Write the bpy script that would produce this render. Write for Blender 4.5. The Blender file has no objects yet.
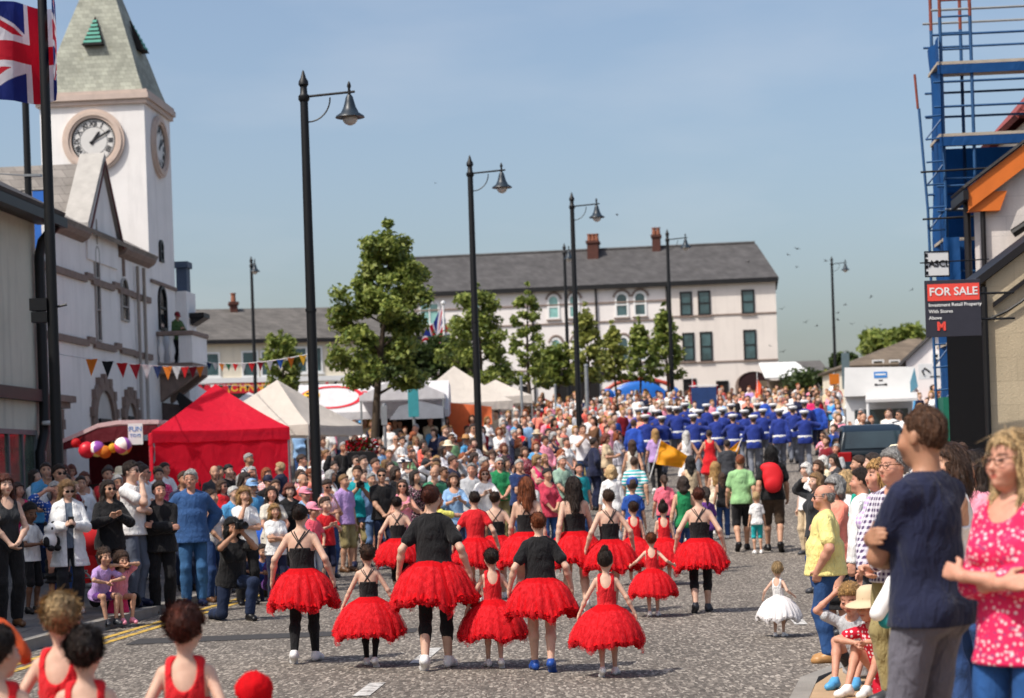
import bpy, math, random, time
import numpy as np
from mathutils import Vector, Matrix, Euler
T0 = time.time()
random.seed(7)
RNG = np.random.RandomState(7)
SC = bpy.context.scene
COL = SC.collection
PI = math.pi
R = math.radians
# ---------------------------------------------------------------- camera model
FPX, HC, HORZ, ROLL = 2000.0, 1.8, 470.0, R(1.9)
CR, SR = math.cos(ROLL), math.sin(ROLL)
V0 = 349.0 - HORZ

def unroll(px, py):
    u, v = px - 512.0, 349.0 - py
    return u*CR + v*SR, -u*SR + v*CR - V0

def at(px, py, Y):
    """real-world point seen at a pixel of the photograph when it stands Y metres away"""
    a, b = unroll(px, py)
    return Vector((a/FPX*Y, Y, HC + b/FPX*Y))

def prof(y):
    return float(np.interp(y, [30, 36, 42, 50, 56, 62, 90, 115, 140, 200, 320, 700],
                              [0, .10, .38, .90, 1.30, 1.70, 3.45, 4.85, 6.0, 7.2, 9.0, 12.0]))

LK = [(-30, -9.4), (21, -5.45), (32, -4.45), (37, -4.3), (42, -5.6), (47, -9.0), (60, -9.4), (160, -6.0)]
RK = [(-30, 1.15), (13.5, 1.75), (15.5, 2.15), (18.0, 3.3), (30, 4.9), (45, 7.4), (60, 9.8), (80, 13.0), (160, 24)]
def lkerb(y): return float(np.interp(y, [a for a, b in LK], [b for a, b in LK]))
def rkerb(y): return float(np.interp(y, [a for a, b in RK], [b for a, b in RK]))
def gz(x, y):
    z = prof(y)
    if y < 75:
        dl = lkerb(y) - x
        if dl > 0: z += .12 + min(.05*dl, .30)
        dr = x - rkerb(y)
        if dr > 0: z += .12
    return z

def lin(c):
    """sRGB 0-255 triple to linear rgba"""
    r = []
    for v in c[:3]:
        v = v/255.0
        r.append(v/12.92 if v <= .04045 else ((v+.055)/1.055)**2.4)
    return (r[0], r[1], r[2], 1.0)

# ---------------------------------------------------------------- tagging
def tag(o, label=None, cat=None, group=None, kind=None):
    if label: o['label'] = label
    if cat: o['category'] = cat
    if group: o['group'] = group
    if kind: o['kind'] = kind
    return o

def empty(name, loc=(0, 0, 0), rz=0.0, label=None, cat=None, group=None):
    o = bpy.data.objects.new(name, None)
    o.empty_display_size = .2
    o.location = loc; o.rotation_euler = (0, 0, rz)
    COL.objects.link(o)
    return tag(o, label, cat, group)

def put(name, me, parent=None, mat=None, loc=None, color=None):
    o = bpy.data.objects.new(name, me)
    COL.objects.link(o)
    if parent is not None: o.parent = parent
    if loc is not None: o.location = loc
    if color is not None: o.color = color
    if mat is not None:
        if not me.materials: me.materials.append(mat)
        elif me.materials[0] != mat:
            o.material_slots[0].link = 'OBJECT'; o.material_slots[0].material = mat
    return o

def copy_tree(o, parent=None):
    c = o.copy(); COL.objects.link(c)
    if parent is not None: c.parent = parent
    for ch in o.children: copy_tree(ch, c)
    return c

# ---------------------------------------------------------------- mesh builder
class MB:
    def __init__(s): s.v = []; s.f = []; s.m = []; s.cur = 0; s.M = Matrix.Identity(4)
    def add(s, vs, fs):
        b = len(s.v)
        M = s.M
        s.v.extend([tuple(M @ Vector(p)) for p in vs])
        s.f.extend([tuple(b+i for i in f) for f in fs]); s.m.extend([s.cur]*len(fs))
        return s
    def box(s, x0, x1, y0, y1, z0, z1):
        return s.add([(x0,y0,z0),(x1,y0,z0),(x1,y1,z0),(x0,y1,z0),(x0,y0,z1),(x1,y0,z1),(x1,y1,z1),(x0,y1,z1)],
                     [(0,3,2,1),(4,5,6,7),(0,1,5,4),(1,2,6,5),(2,3,7,6),(3,0,4,7)])
    def bbox(s, x0, x1, y0, y1, z0, z1, b=.01):
        """box with chamfered edges"""
        pts = []
        for (ax, ay, az) in [(0,0,0),(1,0,0),(1,1,0),(0,1,0),(0,0,1),(1,0,1),(1,1,1),(0,1,1)]:
            X = (x0, x1)[ax]; Y = (y0, y1)[ay]; Z = (z0, z1)[az]
            dx = b if ax == 0 else -b; dy = b if ay == 0 else -b; dz = b if az == 0 else -b
            pts += [(X, Y+dy, Z+dz), (X+dx, Y, Z+dz), (X+dx, Y+dy, Z)]
        f = [(0,9,21,12),(3,15,18,6),(1,13,16,4),(10,7,19,22),(2,5,8,11),(14,23,20,17)]
        f += [(0,12,13,1),(3,4,16,15),(6,18,19,7),(9,10,22,21),(1,4,5,2),(5,3,6,8),(8,7,10,11),(11,9,0,2),
              (13,14,17,16),(17,20,18,15),(20,23,22,19),(23,14,12,21)]
        f += [(0,1,2),(3,5,4),(6,7,8),(9,11,10),(12,14,13),(15,16,17),(18,20,19),(21,22,23)]
        return s.add(pts, f)
    def prism(s, poly, axis, a, b):
        """extrude 2-D polygon along axis ('x','y','z') from a to b"""
        def P(p, t):
            return {'x': (t, p[0], p[1]), 'y': (p[0], t, p[1]), 'z': (p[0], p[1], t)}[axis]
        n = len(poly)
        vs = [P(p, a) for p in poly] + [P(p, b) for p in poly]
        fs = [tuple(range(n))[::-1], tuple(range(n, 2*n))] + [(i, (i+1) % n, n+(i+1) % n, n+i) for i in range(n)]
        return s.add(vs, fs)
    def tube(s, pts, r, n=8, cap=True):
        pts = [Vector(p) for p in pts]
        rs = r if isinstance(r, (list, tuple)) else [r]*len(pts)
        vs, fs = [], []
        up = None
        for i, p in enumerate(pts):
            d = (pts[min(i+1, len(pts)-1)] - pts[max(i-1, 0)])
            if d.length < 1e-9: d = Vector((0, 0, 1))
            d.normalize()
            if up is None:
                up = Vector((0, 0, 1)) if abs(d.z) < .9 else Vector((1, 0, 0))
            a = d.cross(up)
            if a.length < 1e-6: a = d.cross(Vector((0, 1, 0)))
            a.normalize(); c = a.cross(d); up = c
            for k in range(n):
                t = 2*PI*k/n
                vs.append(p + (a*math.cos(t) + c*math.sin(t))*rs[i])
        for i in range(len(pts)-1):
            for k in range(n):
                fs.append((i*n+k, i*n+(k+1) % n, (i+1)*n+(k+1) % n, (i+1)*n+k))
        if cap:
            fs.append(tuple(range(n))); fs.append(tuple(range((len(pts)-1)*n, len(pts)*n))[::-1])
        return s.add(vs, fs)
    def lathe(s, prof, n=16, c=(0, 0, 0), cap=True):
        vs, fs = [], []
        for (r, z) in prof:
            for k in range(n):
                t = 2*PI*k/n
                vs.append((c[0]+r*math.cos(t), c[1]+r*math.sin(t), c[2]+z))
        for i in range(len(prof)-1):
            for k in range(n):
                fs.append((i*n+k, i*n+(k+1) % n, (i+1)*n+(k+1) % n, (i+1)*n+k))
        if cap:
            fs.append(tuple(range(n))[::-1]); fs.append(tuple(range((len(prof)-1)*n, len(prof)*n)))
        return s.add(vs, fs)
    def mesh(s, name='m', mats=None, smooth=False):
        me = bpy.data.meshes.new(name)
        me.from_pydata(s.v, [], s.f)
        if mats:
            for m in (mats if isinstance(mats, (list, tuple)) else [mats]): me.materials.append(m)
            if isinstance(mats, (list, tuple)) and len(mats) > 1:
                me.polygons.foreach_set('material_index', s.m)
        if smooth:
            me.polygons.foreach_set('use_smooth', [True]*len(me.polygons))
            if smooth == 'auto':
                try: me.set_sharp_from_angle(angle=R(38))
                except Exception: pass
        me.update()
        return me
    def build(s, name, mats, parent=None, smooth=False, loc=None):
        return put(name, s.mesh(name, mats, smooth), parent, loc=loc)

def text_mesh(txt, size, mat, ex=.004, align='CENTER', shear=0.0, bold=0.0, space=1.0):
    cu = bpy.data.curves.new('lettering', 'FONT')
    cu.body = txt; cu.size = size; cu.extrude = ex; cu.align_x = align; cu.align_y = 'CENTER'; cu.shear = shear
    cu.offset = bold; cu.space_character = space
    cu.resolution_u = 3
    o = bpy.data.objects.new('lettering', cu); COL.objects.link(o)
    dg = bpy.context.evaluated_depsgraph_get(); dg.update()
    me = bpy.data.meshes.new_from_object(o.evaluated_get(dg))
    bpy.data.objects.remove(o); bpy.data.curves.remove(cu)
    me.materials.clear(); me.materials.append(mat)
    return me
def text(txt, size, mat, parent, loc, rot=(PI/2, 0, 0), name='lettering', **k):
    o = put(name, text_mesh(txt, size, mat, **k), parent)
    o.location = loc; o.rotation_euler = rot
    return o

# ---------------------------------------------------------------- materials
class NT:
    def __init__(s, name):
        s.m = bpy.data.materials.new(name); s.m.use_nodes = True
        s.t = s.m.node_tree; s.n = s.t.nodes; s.b = s.n['Principled BSDF']; s.out = s.n['Material Output']
    def N(s, typ, **kw):
        n = s.n.new(typ)
        for k, v in kw.items():
            if hasattr(n, k) and k not in n.inputs: setattr(n, k, v)
            else: n.inputs[k].default_value = v
        return n
    def L(s, a, b): s.t.links.new(a, b); return s
    def coord(s, kind='Object', scale=(1, 1, 1)):
        tc = s.N('ShaderNodeTexCoord'); mp = s.N('ShaderNodeMapping'); mp.inputs['Scale'].default_value = scale
        s.L(tc.outputs[kind], mp.inputs['Vector']); return mp.outputs['Vector']
    def noise(s, vec, scale, detail=3, rough=.55, dist=0.0):
        n = s.N('ShaderNodeTexNoise'); n.inputs['Scale'].default_value = scale; n.inputs['Detail'].default_value = detail
        n.inputs['Roughness'].default_value = rough; n.inputs['Distortion'].default_value = dist
        if vec is not None: s.L(vec, n.inputs['Vector'])
        return n.outputs['Fac']
    def ramp(s, fac, stops, interp='LINEAR'):
        r = s.N('ShaderNodeValToRGB'); cr = r.color_ramp; cr.interpolation = interp
        while len(cr.elements) < len(stops): cr.elements.new(.5)
        for e, (p, c) in zip(cr.elements, stops):
            e.position = p; e.color = c if len(c) == 4 else (*c, 1)
        s.L(fac, r.inputs['Fac']); return r.outputs['Color']
    def mix(s, a, b, fac, mode='MIX'):
        m = s.N('ShaderNodeMix', data_type='RGBA', blend_type=mode)
        for sock, v in ((m.inputs[6], a), (m.inputs[7], b), (m.inputs[0], fac)):
            if isinstance(v, (int, float)): sock.default_value = v
            elif isinstance(v, tuple): sock.default_value = v
            else: s.L(v, sock)
        return m.outputs[2]
    def bump(s, h, strength=.3, dist=.02):
        b = s.N('ShaderNodeBump'); b.inputs['Strength'].default_value = strength; b.inputs['Distance'].default_value = dist
        s.L(h, b.inputs['Height']); s.L(b.outputs['Normal'], s.b.inputs['Normal']); return b
    def done(s, rough=.7, spec=.4, metal=0.0):
        s.b.inputs['Roughness'].default_value = rough
        s.b.inputs['Specular IOR Level'].default_value = spec
        s.b.inputs['Metallic'].default_value = metal
        return s.m
g = lambda v: (v, v, v, 1)

def mat_plain(name, c, rough=.6, var=.12, scale=6, bump=.0, metal=0, spec=.4, bscale=40):
    t = NT(name); v = t.coord()
    c = lin(c) if max(c[:3]) > 1.0 else (*c[:3], 1)
    n = t.noise(v, scale, 4)
    f = t.ramp(n, [(.25, g(1-var)), (.75, g(1+var*.6))])
    t.L(t.mix(c, f, 1.0, 'MULTIPLY'), t.b.inputs['Base Color'])
    if bump: t.bump(t.noise(v, bscale, 3), bump, .02)
    return t.done(rough, spec, metal)

def mat_objcolor(name, rough=.85, kind='cloth'):
    t = NT(name); oi = t.N('ShaderNodeObjectInfo'); v = t.coord()
    col = oi.outputs['Color']
    if kind == 'cloth':
        n = t.noise(v, 9, 4)
        c = t.mix(col, t.ramp(n, [(.3, g(.86)), (.7, g(1.06))]), 1.0, 'MULTIPLY')
        h = t.noise(t.coord(scale=(1, 1, .45)), 16, 3, .6, .6)
        t.bump(h, .8, .04)
        t.b.inputs['Sheen Weight'].default_value = .08
    elif kind == 'denim':
        n = t.noise(t.coord(scale=(1, 1, .3)), 7, 4)
        c = t.mix(col, t.ramp(n, [(.3, g(.7)), (.55, g(1.0)), (.75, g(1.5))]), 1.0, 'MULTIPLY')
        t.bump(t.noise(t.coord(scale=(1, 1, .6)), 14, 3, .6, .5), .6, .03)
    elif kind == 'skin':
        at_ = t.N('ShaderNodeAttribute', attribute_name='paint')
        n = t.noise(v, 14, 5, .65)
        c = t.mix(col, t.ramp(n, [(.3, (.86, .80, .78, 1)), (.7, (1.06, 1.06, 1.05, 1))]), 1.0, 'MULTIPLY')
        t.bump(t.noise(v, 90, 3, .6), .12, .01)
        c = t.mix(c, at_.outputs['Color'], 1.0, 'MULTIPLY')
        t.b.inputs['Subsurface Weight'].default_value = .08
        t.b.inputs['Subsurface Radius'].default_value = (.02, .008, .004)
    elif kind == 'hair':
        st = t.noise(t.coord(scale=(1, 1, .16)), 60, 4, .7, .5)
        c = t.mix(col, t.ramp(st, [(.3, g(.38)), (.7, g(1.6))]), 1.0, 'MULTIPLY')
        ge = t.N('ShaderNodeNewGeometry'); c = t.mix(c, t.ramp(ge.outputs['Random Per Island'], [(0, g(.55)), (1, g(1.5))]), .8, 'MULTIPLY')
        t.bump(st, .9, .03)
    elif kind == 'hstripe':
        w = t.N('ShaderNodeTexWave', wave_type='BANDS', bands_direction='Z'); w.inputs['Scale'].default_value = 4.5
        t.L(v, w.inputs['Vector'])
        c = t.mix(col, (.75, .76, .78, 1), t.ramp(w.outputs['Fac'], [(.45, g(0)), (.55, g(1))]))
    elif kind == 'vstripe':
        w = t.N('ShaderNodeTexWave', wave_type='BANDS', bands_direction='X'); w.inputs['Scale'].default_value = 9
        t.L(v, w.inputs['Vector'])
        c = t.mix(col, (.75, .75, .78, 1), t.ramp(w.outputs['Fac'], [(.6, g(0)), (.75, g(1))]))
    elif kind == 'check':
        w = t.N('ShaderNodeTexWave', wave_type='BANDS', bands_direction='X'); w.inputs['Scale'].default_value = 8
        w2 = t.N('ShaderNodeTexWave', wave_type='BANDS', bands_direction='Z'); w2.inputs['Scale'].default_value = 8
        t.L(v, w.inputs['Vector']); t.L(v, w2.inputs['Vector'])
        c = t.mix(col, (.72, .7, .75, 1), t.ramp(w.outputs['Fac'], [(.5, g(0)), (.6, g(.6))]))
        c = t.mix(c, (.75, .72, .78, 1), t.ramp(w2.outputs['Fac'], [(.5, g(0)), (.6, g(.6))]))
    elif kind == 'dots':
        vo = t.N('ShaderNodeTexVoronoi'); vo.inputs['Scale'].default_value = 22; vo.inputs['Randomness'].default_value = .35
        t.L(v, vo.inputs['Vector'])
        c = t.mix((.8, .78, .78, 1), col, t.ramp(vo.outputs['Distance'], [(.30, g(0)), (.36, g(1))]))
    elif kind == 'floral':
        vo = t.N('ShaderNodeTexVoronoi'); vo.inputs['Scale'].default_value = 42; t.L(v, vo.inputs['Vector'])
        n = t.noise(v, 34, 3)
        c = t.mix((.85, .6, .62, 1), col, t.ramp(vo.outputs['Distance'], [(.20, g(0)), (.40, g(1))]))
        c = t.mix(c, (.35, .04, .14, 1), t.ramp(n, [(.56, g(0)), (.66, g(1))]))
    else:
        c = col
    t.L(c, t.b.inputs['Base Color'])
    return t.done(rough, .35 if kind != 'hair' else .5)

M = {}
for k, r in (('cloth', .9), ('denim', .9), ('skin', .55), ('hair', .5), ('hstripe', .9), ('vstripe', .9), ('check', .9), ('dots', .85), ('floral', .85)):
    M[k] = mat_objcolor(k, r, k)
M['gloss'] = mat_objcolor('gloss', .25, 'plain')
M['matte'] = mat_objcolor('matte', .7, 'plain')
M['leather'] = mat_objcolor('leather', .4, 'plain')
# ================================================================ people: signed-distance figures turned into one continuous mesh
def smin(a, b, k):
    h = np.clip(.5 + .5*(b-a)/k, 0, 1)
    return b + (a-b)*h - k*h*(1-h)

class Field:
    """a list of simple volumes blended into one smooth solid"""
    def __init__(s): s.p = []; s.cuts = []; s.noise = 0.0; s.nfreq = 14.0; s.disp = None
    def cone(s, a, b, ra, rb, k=.03, sq=None):
        a = np.array(a, float); b = np.array(b, float)
        r = max(ra, rb)
        s.p.append(('c', a, b, ra, rb, k, np.minimum(a, b)-r, np.maximum(a, b)+r)); return s
    def ell(s, c, r, k=.03, M=None, neg=False):
        c = np.array(c, float); r = np.array(r, float); mr = r.max() if M is not None else r
        s.p.append(('n' if neg else 'e', c, r, M, 0, k, c-mr, c+mr)); return s
    def cut(s, fn): s.cuts.append(fn); return s
    def bounds(s):
        lo = np.min([p[6] for p in s.p if p[0] != 'n'], axis=0); hi = np.max([p[7] for p in s.p if p[0] != 'n'], axis=0)
        return lo, hi
    def ev(s, P, m=.07):
        D = np.full(len(P), 9.0)
        for p in s.p:
            lo, hi = p[6]-m, p[7]+m
            ix = np.nonzero(((P >= lo) & (P <= hi)).all(1))[0]
            if not len(ix): continue
            q = P[ix]
            if p[0] == 'c':
                _, a, b, ra, rb, k = p[:6]
                ba = b-a; t = np.clip((q-a) @ ba/max(ba @ ba, 1e-9), 0, 1)
                d = np.linalg.norm(q-a-t[:, None]*ba, axis=1) - (ra+(rb-ra)*t)
                D[ix] = smin(D[ix], d, k)
            else:
                _, c, r, Mx, _, k = p[:6]
                w = q-c
                if Mx is not None: w = w @ Mx
                k0 = np.linalg.norm(w/r, axis=1); k1 = np.linalg.norm(w/(r*r), axis=1)
                d = np.where(k1 > 1e-9, k0*(k0-1)/np.maximum(k1, 1e-9), -r.min())
                if p[0] == 'e': D[ix] = smin(D[ix], d, k)
                else: D[ix] = -smin(-D[ix], d, k)
        if s.noise:
            ix = np.nonzero(D < .1)[0]; q = P[ix]; f = s.nfreq
            n = np.sin(q[:, 0]*f+1.3*np.sin(q[:, 2]*f*.7)) * np.sin(q[:, 2]*f*.9+1.7*np.sin(q[:, 1]*f*1.1+.5)) + .6*np.sin(q[:, 1]*f*1.9+q[:, 2]*f*1.3)
            D[ix] += s.noise*n
        if s.disp is not None:
            ix = np.nonzero(D < .1)[0]; D[ix] += s.disp(P[ix])
        for c in s.cuts: D = np.maximum(D, c(P))
        return D

EDG = []
for a in [(0,0,0),(0,0,1),(0,1,0),(0,1,1)]: EDG.append((a, (1, a[1], a[2])))
for a in [(0,0,0),(0,0,1),(1,0,0),(1,0,1)]: EDG.append((a, (a[0], 1, a[2])))
for a in [(0,0,0),(0,1,0),(1,0,0),(1,1,0)]: EDG.append((a, (a[0], a[1], 1)))

def surface(field, h):
    lo, hi = field.bounds(); lo = lo-3*h-.01; hi = hi+3*h+.01
    n = np.ceil((hi-lo)/h).astype(int)+1
    # coarse pass finds the narrow band, fine pass evaluates it
    st = 4; nc = n//st+2
    gc = [lo[i]+np.arange(nc[i])*h*st for i in range(3)]
    Pc = np.stack(np.meshgrid(*gc, indexing='ij'), -1).reshape(-1, 3)
    Dc = field.ev(Pc, m=.07+h*st).reshape(nc)
    near = np.abs(Dc) < h*st*1.0+.008
    nb = near.copy()
    for ax in range(3):
        for sh in (1, -1): nb |= np.roll(near, sh, ax)
    full = np.repeat(np.repeat(np.repeat(nb, st, 0), st, 1), st, 2)[:n[0], :n[1], :n[2]]
    D = np.repeat(np.repeat(np.repeat(Dc, st, 0), st, 1), st, 2)[:n[0], :n[1], :n[2]].copy()
    ix = np.nonzero(full)
    P = np.stack([lo[i]+ix[i]*h for i in range(3)], 1)
    D[ix] = field.ev(P)
    s = D < 0
    c = np.zeros(tuple(n-1), np.int8)
    for a in (0, 1):
        for b in (0, 1):
            for d in (0, 1): c += s[a:n[0]-1+a, b:n[1]-1+b, d:n[2]-1+d]
    act = (c > 0) & (c < 8)
    ids = np.full(c.shape, -1, np.int32); ci = np.argwhere(act); ids[act] = np.arange(len(ci))
    pos = np.zeros((len(ci), 3)); cnt = np.zeros(len(ci))
    for a, b in EDG:
        a = np.array(a); b = np.array(b)
        da = D[tuple((ci+a).T)]; db = D[tuple((ci+b).T)]
        cr = (da < 0) != (db < 0)
        t = np.where(cr, da/np.where(cr, da-db, 1), 0)
        pos[cr] += a+t[cr, None]*(b-a); cnt += cr
    V = lo+h*(ci+pos/np.maximum(cnt, 1)[:, None])
    Q = []
    for ax in range(3):
        o1, o2 = [(1, 2), (2, 0), (0, 1)][ax]
        sl0 = [slice(1, -1)]*3; sl1 = [slice(1, -1)]*3
        sl0[ax] = slice(0, -1); sl1[ax] = slice(1, None)
        A = s[tuple(sl0)]; B = s[tuple(sl1)]
        e = np.argwhere(A != B)
        if not len(e): continue
        flip = A[tuple(e.T)]
        e2 = e.copy()
        for o in (o1, o2): e2[:, o] += 1
        def cell(d1, d2):
            q = e2.copy(); q[:, o1] -= d1; q[:, o2] -= d2
            return ids[tuple(q.T)]
        q = np.stack([cell(1, 1), cell(0, 1), cell(0, 0), cell(1, 0)], 1)
        q[~flip] = q[~flip][:, ::-1]
        Q.append(q)
    Q = np.concatenate(Q); Q = Q[(Q >= 0).all(1)]
    return V, Q

def np_mesh(name, V, Q, mat=None, paint=None):
    me = bpy.data.meshes.new(name)
    me.vertices.add(len(V)); me.vertices.foreach_set('co', np.asarray(V, np.float32).ravel())
    me.loops.add(4*len(Q)); me.loops.foreach_set('vertex_index', Q.astype(np.int32).ravel())
    me.polygons.add(len(Q)); me.polygons.foreach_set('loop_start', np.arange(len(Q), dtype=np.int32)*4)
    me.polygons.foreach_set('use_smooth', np.ones(len(Q), bool))
    if paint is not None:
        a = me.color_attributes.new('paint', 'FLOAT_COLOR', 'POINT')
        a.data.foreach_set('color', np.concatenate([paint, np.ones((len(V), 1))], 1).astype(np.float32).ravel())
    me.update(calc_edges=True)
    if mat: me.materials.append(mat)
    return me

def ik(a, b, l1, l2, pole):
    a = np.array(a, float); b = np.array(b, float); d = b-a; L = np.linalg.norm(d)
    mx = (l1+l2)*.999
    if L > mx: b = a+d*mx/L; d = b-a; L = mx
    u = d/L; x = (l1*l1-l2*l2+L*L)/(2*L); hh = math.sqrt(max(l1*l1-x*x, 0))
    p = np.array(pole, float); p = p-u*(p @ u); p /= max(np.linalg.norm(p), 1e-6)
    return a+u*x+p*hh, b

def rot3(rx=0, ry=0, rz=0):
    return np.array(Euler((rx, ry, rz)).to_matrix())

# poses are in metres for a 1.75 m figure that faces -Y; its own left is +X.  lh/rh wrists, lf/rf ankles
POSES = {
 'stand':  dict(lh=(.25, -.03, .84), rh=(-.25, -.03, .84)),
 'relax':  dict(lh=(.23, -.10, .88), rh=(-.25, .0, .83), lf=(.13, -.04, .09), rf=(-.10, .05, .09)),
 'folded': dict(lh=(-.09, -.23, 1.17), rh=(.10, -.205, 1.14), lp=(1, .2, -.6), rp=(-1, .2, -.6), ld=(-1, .15, .25), rd=(1, .1, .1)),
 'grip':   dict(lh=(-.10, -.22, 1.12), rh=(.155, -.165, 1.22), lp=(1, -.05, -.5), rp=(-1, -.1, -.6), ld=(-1, .2, 0), rd=(.62, .62, .12)),
 'phone':  dict(lh=(.055, -.34, 1.40), rh=(-.055, -.34, 1.40), lp=(.7, .1, -1), rp=(-.7, .1, -1), ld=(-.25, -.1, 1), rd=(.25, -.1, 1)),
 'lowphone': dict(lh=(.06, -.30, 1.16), rh=(-.07, -.29, 1.15), lp=(.8, .3, -1), rp=(-.8, .3, -1), ld=(-.4, -.8, .5), rd=(.4, -.8, .5), hp=.35),
 'clasp':  dict(lh=(.05, -.24, .97), rh=(-.05, -.25, .95), lp=(1, .3, 0), rp=(-1, .3, 0), ld=(-.8, -.2, -.6), rd=(.8, -.2, -.6)),
 'clap':   dict(lh=(.07, -.33, 1.26), rh=(-.07, -.33, 1.24), lp=(.8, .2, -.8), rp=(-.8, .2, -.8), ld=(-.35, -.5, .8), rd=(.35, -.5, .8)),
 'hips':   dict(lh=(.19, -.02, 1.03), rh=(-.19, -.02, 1.03), lp=(1, .5, .1), rp=(-1, .5, .1), ld=(-.5, -.3, -.7), rd=(.5, -.3, -.7)),
 'chin':   dict(lh=(-.06, -.22, 1.16), rh=(-.05, -.17, 1.47), rp=(-.5, -.2, -1), lp=(1, .2, -.4), ld=(-1, 0, .1), rd=(.1, .25, 1)),
 'shade':  dict(lh=(.24, -.03, .84), rh=(-.17, -.13, 1.64), rp=(-1, -.1, -.2), rd=(.9, -.1, .15)),
 'wave':   dict(lh=(.24, -.03, .84), rh=(-.33, -.10, 1.80), rp=(-1, 0, -.6), rd=(0, -.1, 1)),
 'armsup': dict(lh=(.30, -.10, 1.84), rh=(-.30, -.10, 1.84), lp=(1, 0, -.4), rp=(-1, 0, -.4), ld=(0, -.1, 1), rd=(0, -.1, 1)),
 'pocket': dict(lh=(.21, -.07, .93), rh=(-.22, -.04, .87), lp=(1, .8, 0), rp=(-.6, 1, 0), ld=(-.2, -.2, -1)),
 'point':  dict(lh=(.24, -.03, .84), rh=(-.22, -.58, 1.33), rp=(-.4, 0, -1), rd=(.05, -1, .05)),
 'walk':   dict(lh=(.25, -.16, .90), rh=(-.25, .12, .88), lf=(.09, .20, .15), rf=(-.09, -.22, .09), lt=-.7),
 'walk2':  dict(lh=(.25, .12, .88), rh=(-.25, -.16, .90), lf=(.09, -.22, .09), rf=(-.09, .20, .15), rt=-.7),
 'link':   dict(lh=(.40, .02, .92), rh=(-.40, .02, .92), lf=(.08, .16, .13), rf=(-.08, -.18, .09), lp=(.4, 1, 0), rp=(-.4, 1, 0), lt=-.6),
 'link2':  dict(lh=(.40, -.03, .90), rh=(-.40, -.03, .92), lf=(.08, -.18, .09), rf=(-.08, .18, .13), lp=(.4, 1, 0), rp=(-.4, 1, 0), rt=-.6),
 'reachlow': dict(lh=(.46, -.05, 1.12), rh=(-.46, -.05, 1.12), lf=(.08, .12, .11), rf=(-.08, -.14, .09), lp=(.3, 1, -.4), rp=(-.3, 1, -.4), lt=-.4),
 'drum':   dict(lh=(.16, -.34, 1.08), rh=(-.16, -.34, 1.08), lp=(1, .5, -.3), rp=(-1, .5, -.3), ld=(-.3, -.9, -.1), rd=(.3, -.9, -.1), lf=(.09, .18, .14), rf=(-.09, -.2, .09)),
 'flute':  dict(lh=(.05, -.22, 1.42), rh=(-.20, -.16, 1.44), lp=(1, .1, -.8), rp=(-1, .2, -.5), ld=(-.8, -.2, .4), rd=(.2, -.4, .7), lf=(.09, -.2, .09), rf=(-.09, .18, .14)),
 'carry':  dict(lh=(.10, -.30, 1.12), rh=(-.12, -.30, 1.18), lp=(1, .2, -.6), rp=(-1, .2, -.6), ld=(-.8, -.4, .2), rd=(.8, -.4, .2)),
 'sit':    dict(pz=.36, lf=(.10, -.40, -.06), rf=(-.10, -.42, -.06), lh=(.05, -.36, .62), rh=(-.05, -.37, .60), lp=(1, 0, .2), rp=(-1, 0, .2), lean=.38, ld=(-.6, -.5, -.5), rd=(.6, -.5, -.5), lk=(.25, -1, 1), rk=(-.25, -1, 1)),
 'sithead': dict(pz=.36, lf=(.10, -.40, -.06), rf=(-.10, -.42, -.06), lh=(.03, -.40, .60), rh=(-.17, -.24, 1.10), lp=(1, 0, .2), rp=(-1, -.6, .1), lean=.36, ld=(-.6, -.5, -.5), rd=(.7, .4, .5), lk=(.25, -1, 1), rk=(-.25, -1, 1), hp=.3),
 'kneel':  dict(pz=.52, lf=(.13, -.30, .09), rf=(-.12, .40, .07), lh=(.05, -.33, 1.03), rh=(-.06, -.33, 1.03), lp=(.8, 0, -1), rp=(-.9, 0, -.8), lean=.22, ld=(-.3, -.2, 1), rd=(.3, -.2, 1), lk=(.2, -1, .3), rk=(-.1, -1, -.4), rt=-1.2),
 'baby':   dict(pz=.93, lf=(.20, -.22, .62), rf=(-.20, -.22, .60), lh=(.18, -.22, 1.18), rh=(-.18, -.2, 1.2)),
 'shoulders': dict(pz=.93, lf=(.14, -.26, .52), rf=(-.14, -.26, .52), lh=(.12, -.25, 1.1), rh=(-.12, -.25, 1.1), lk=(.2, -1, .4), rk=(-.2, -1, .4)),
}

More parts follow.
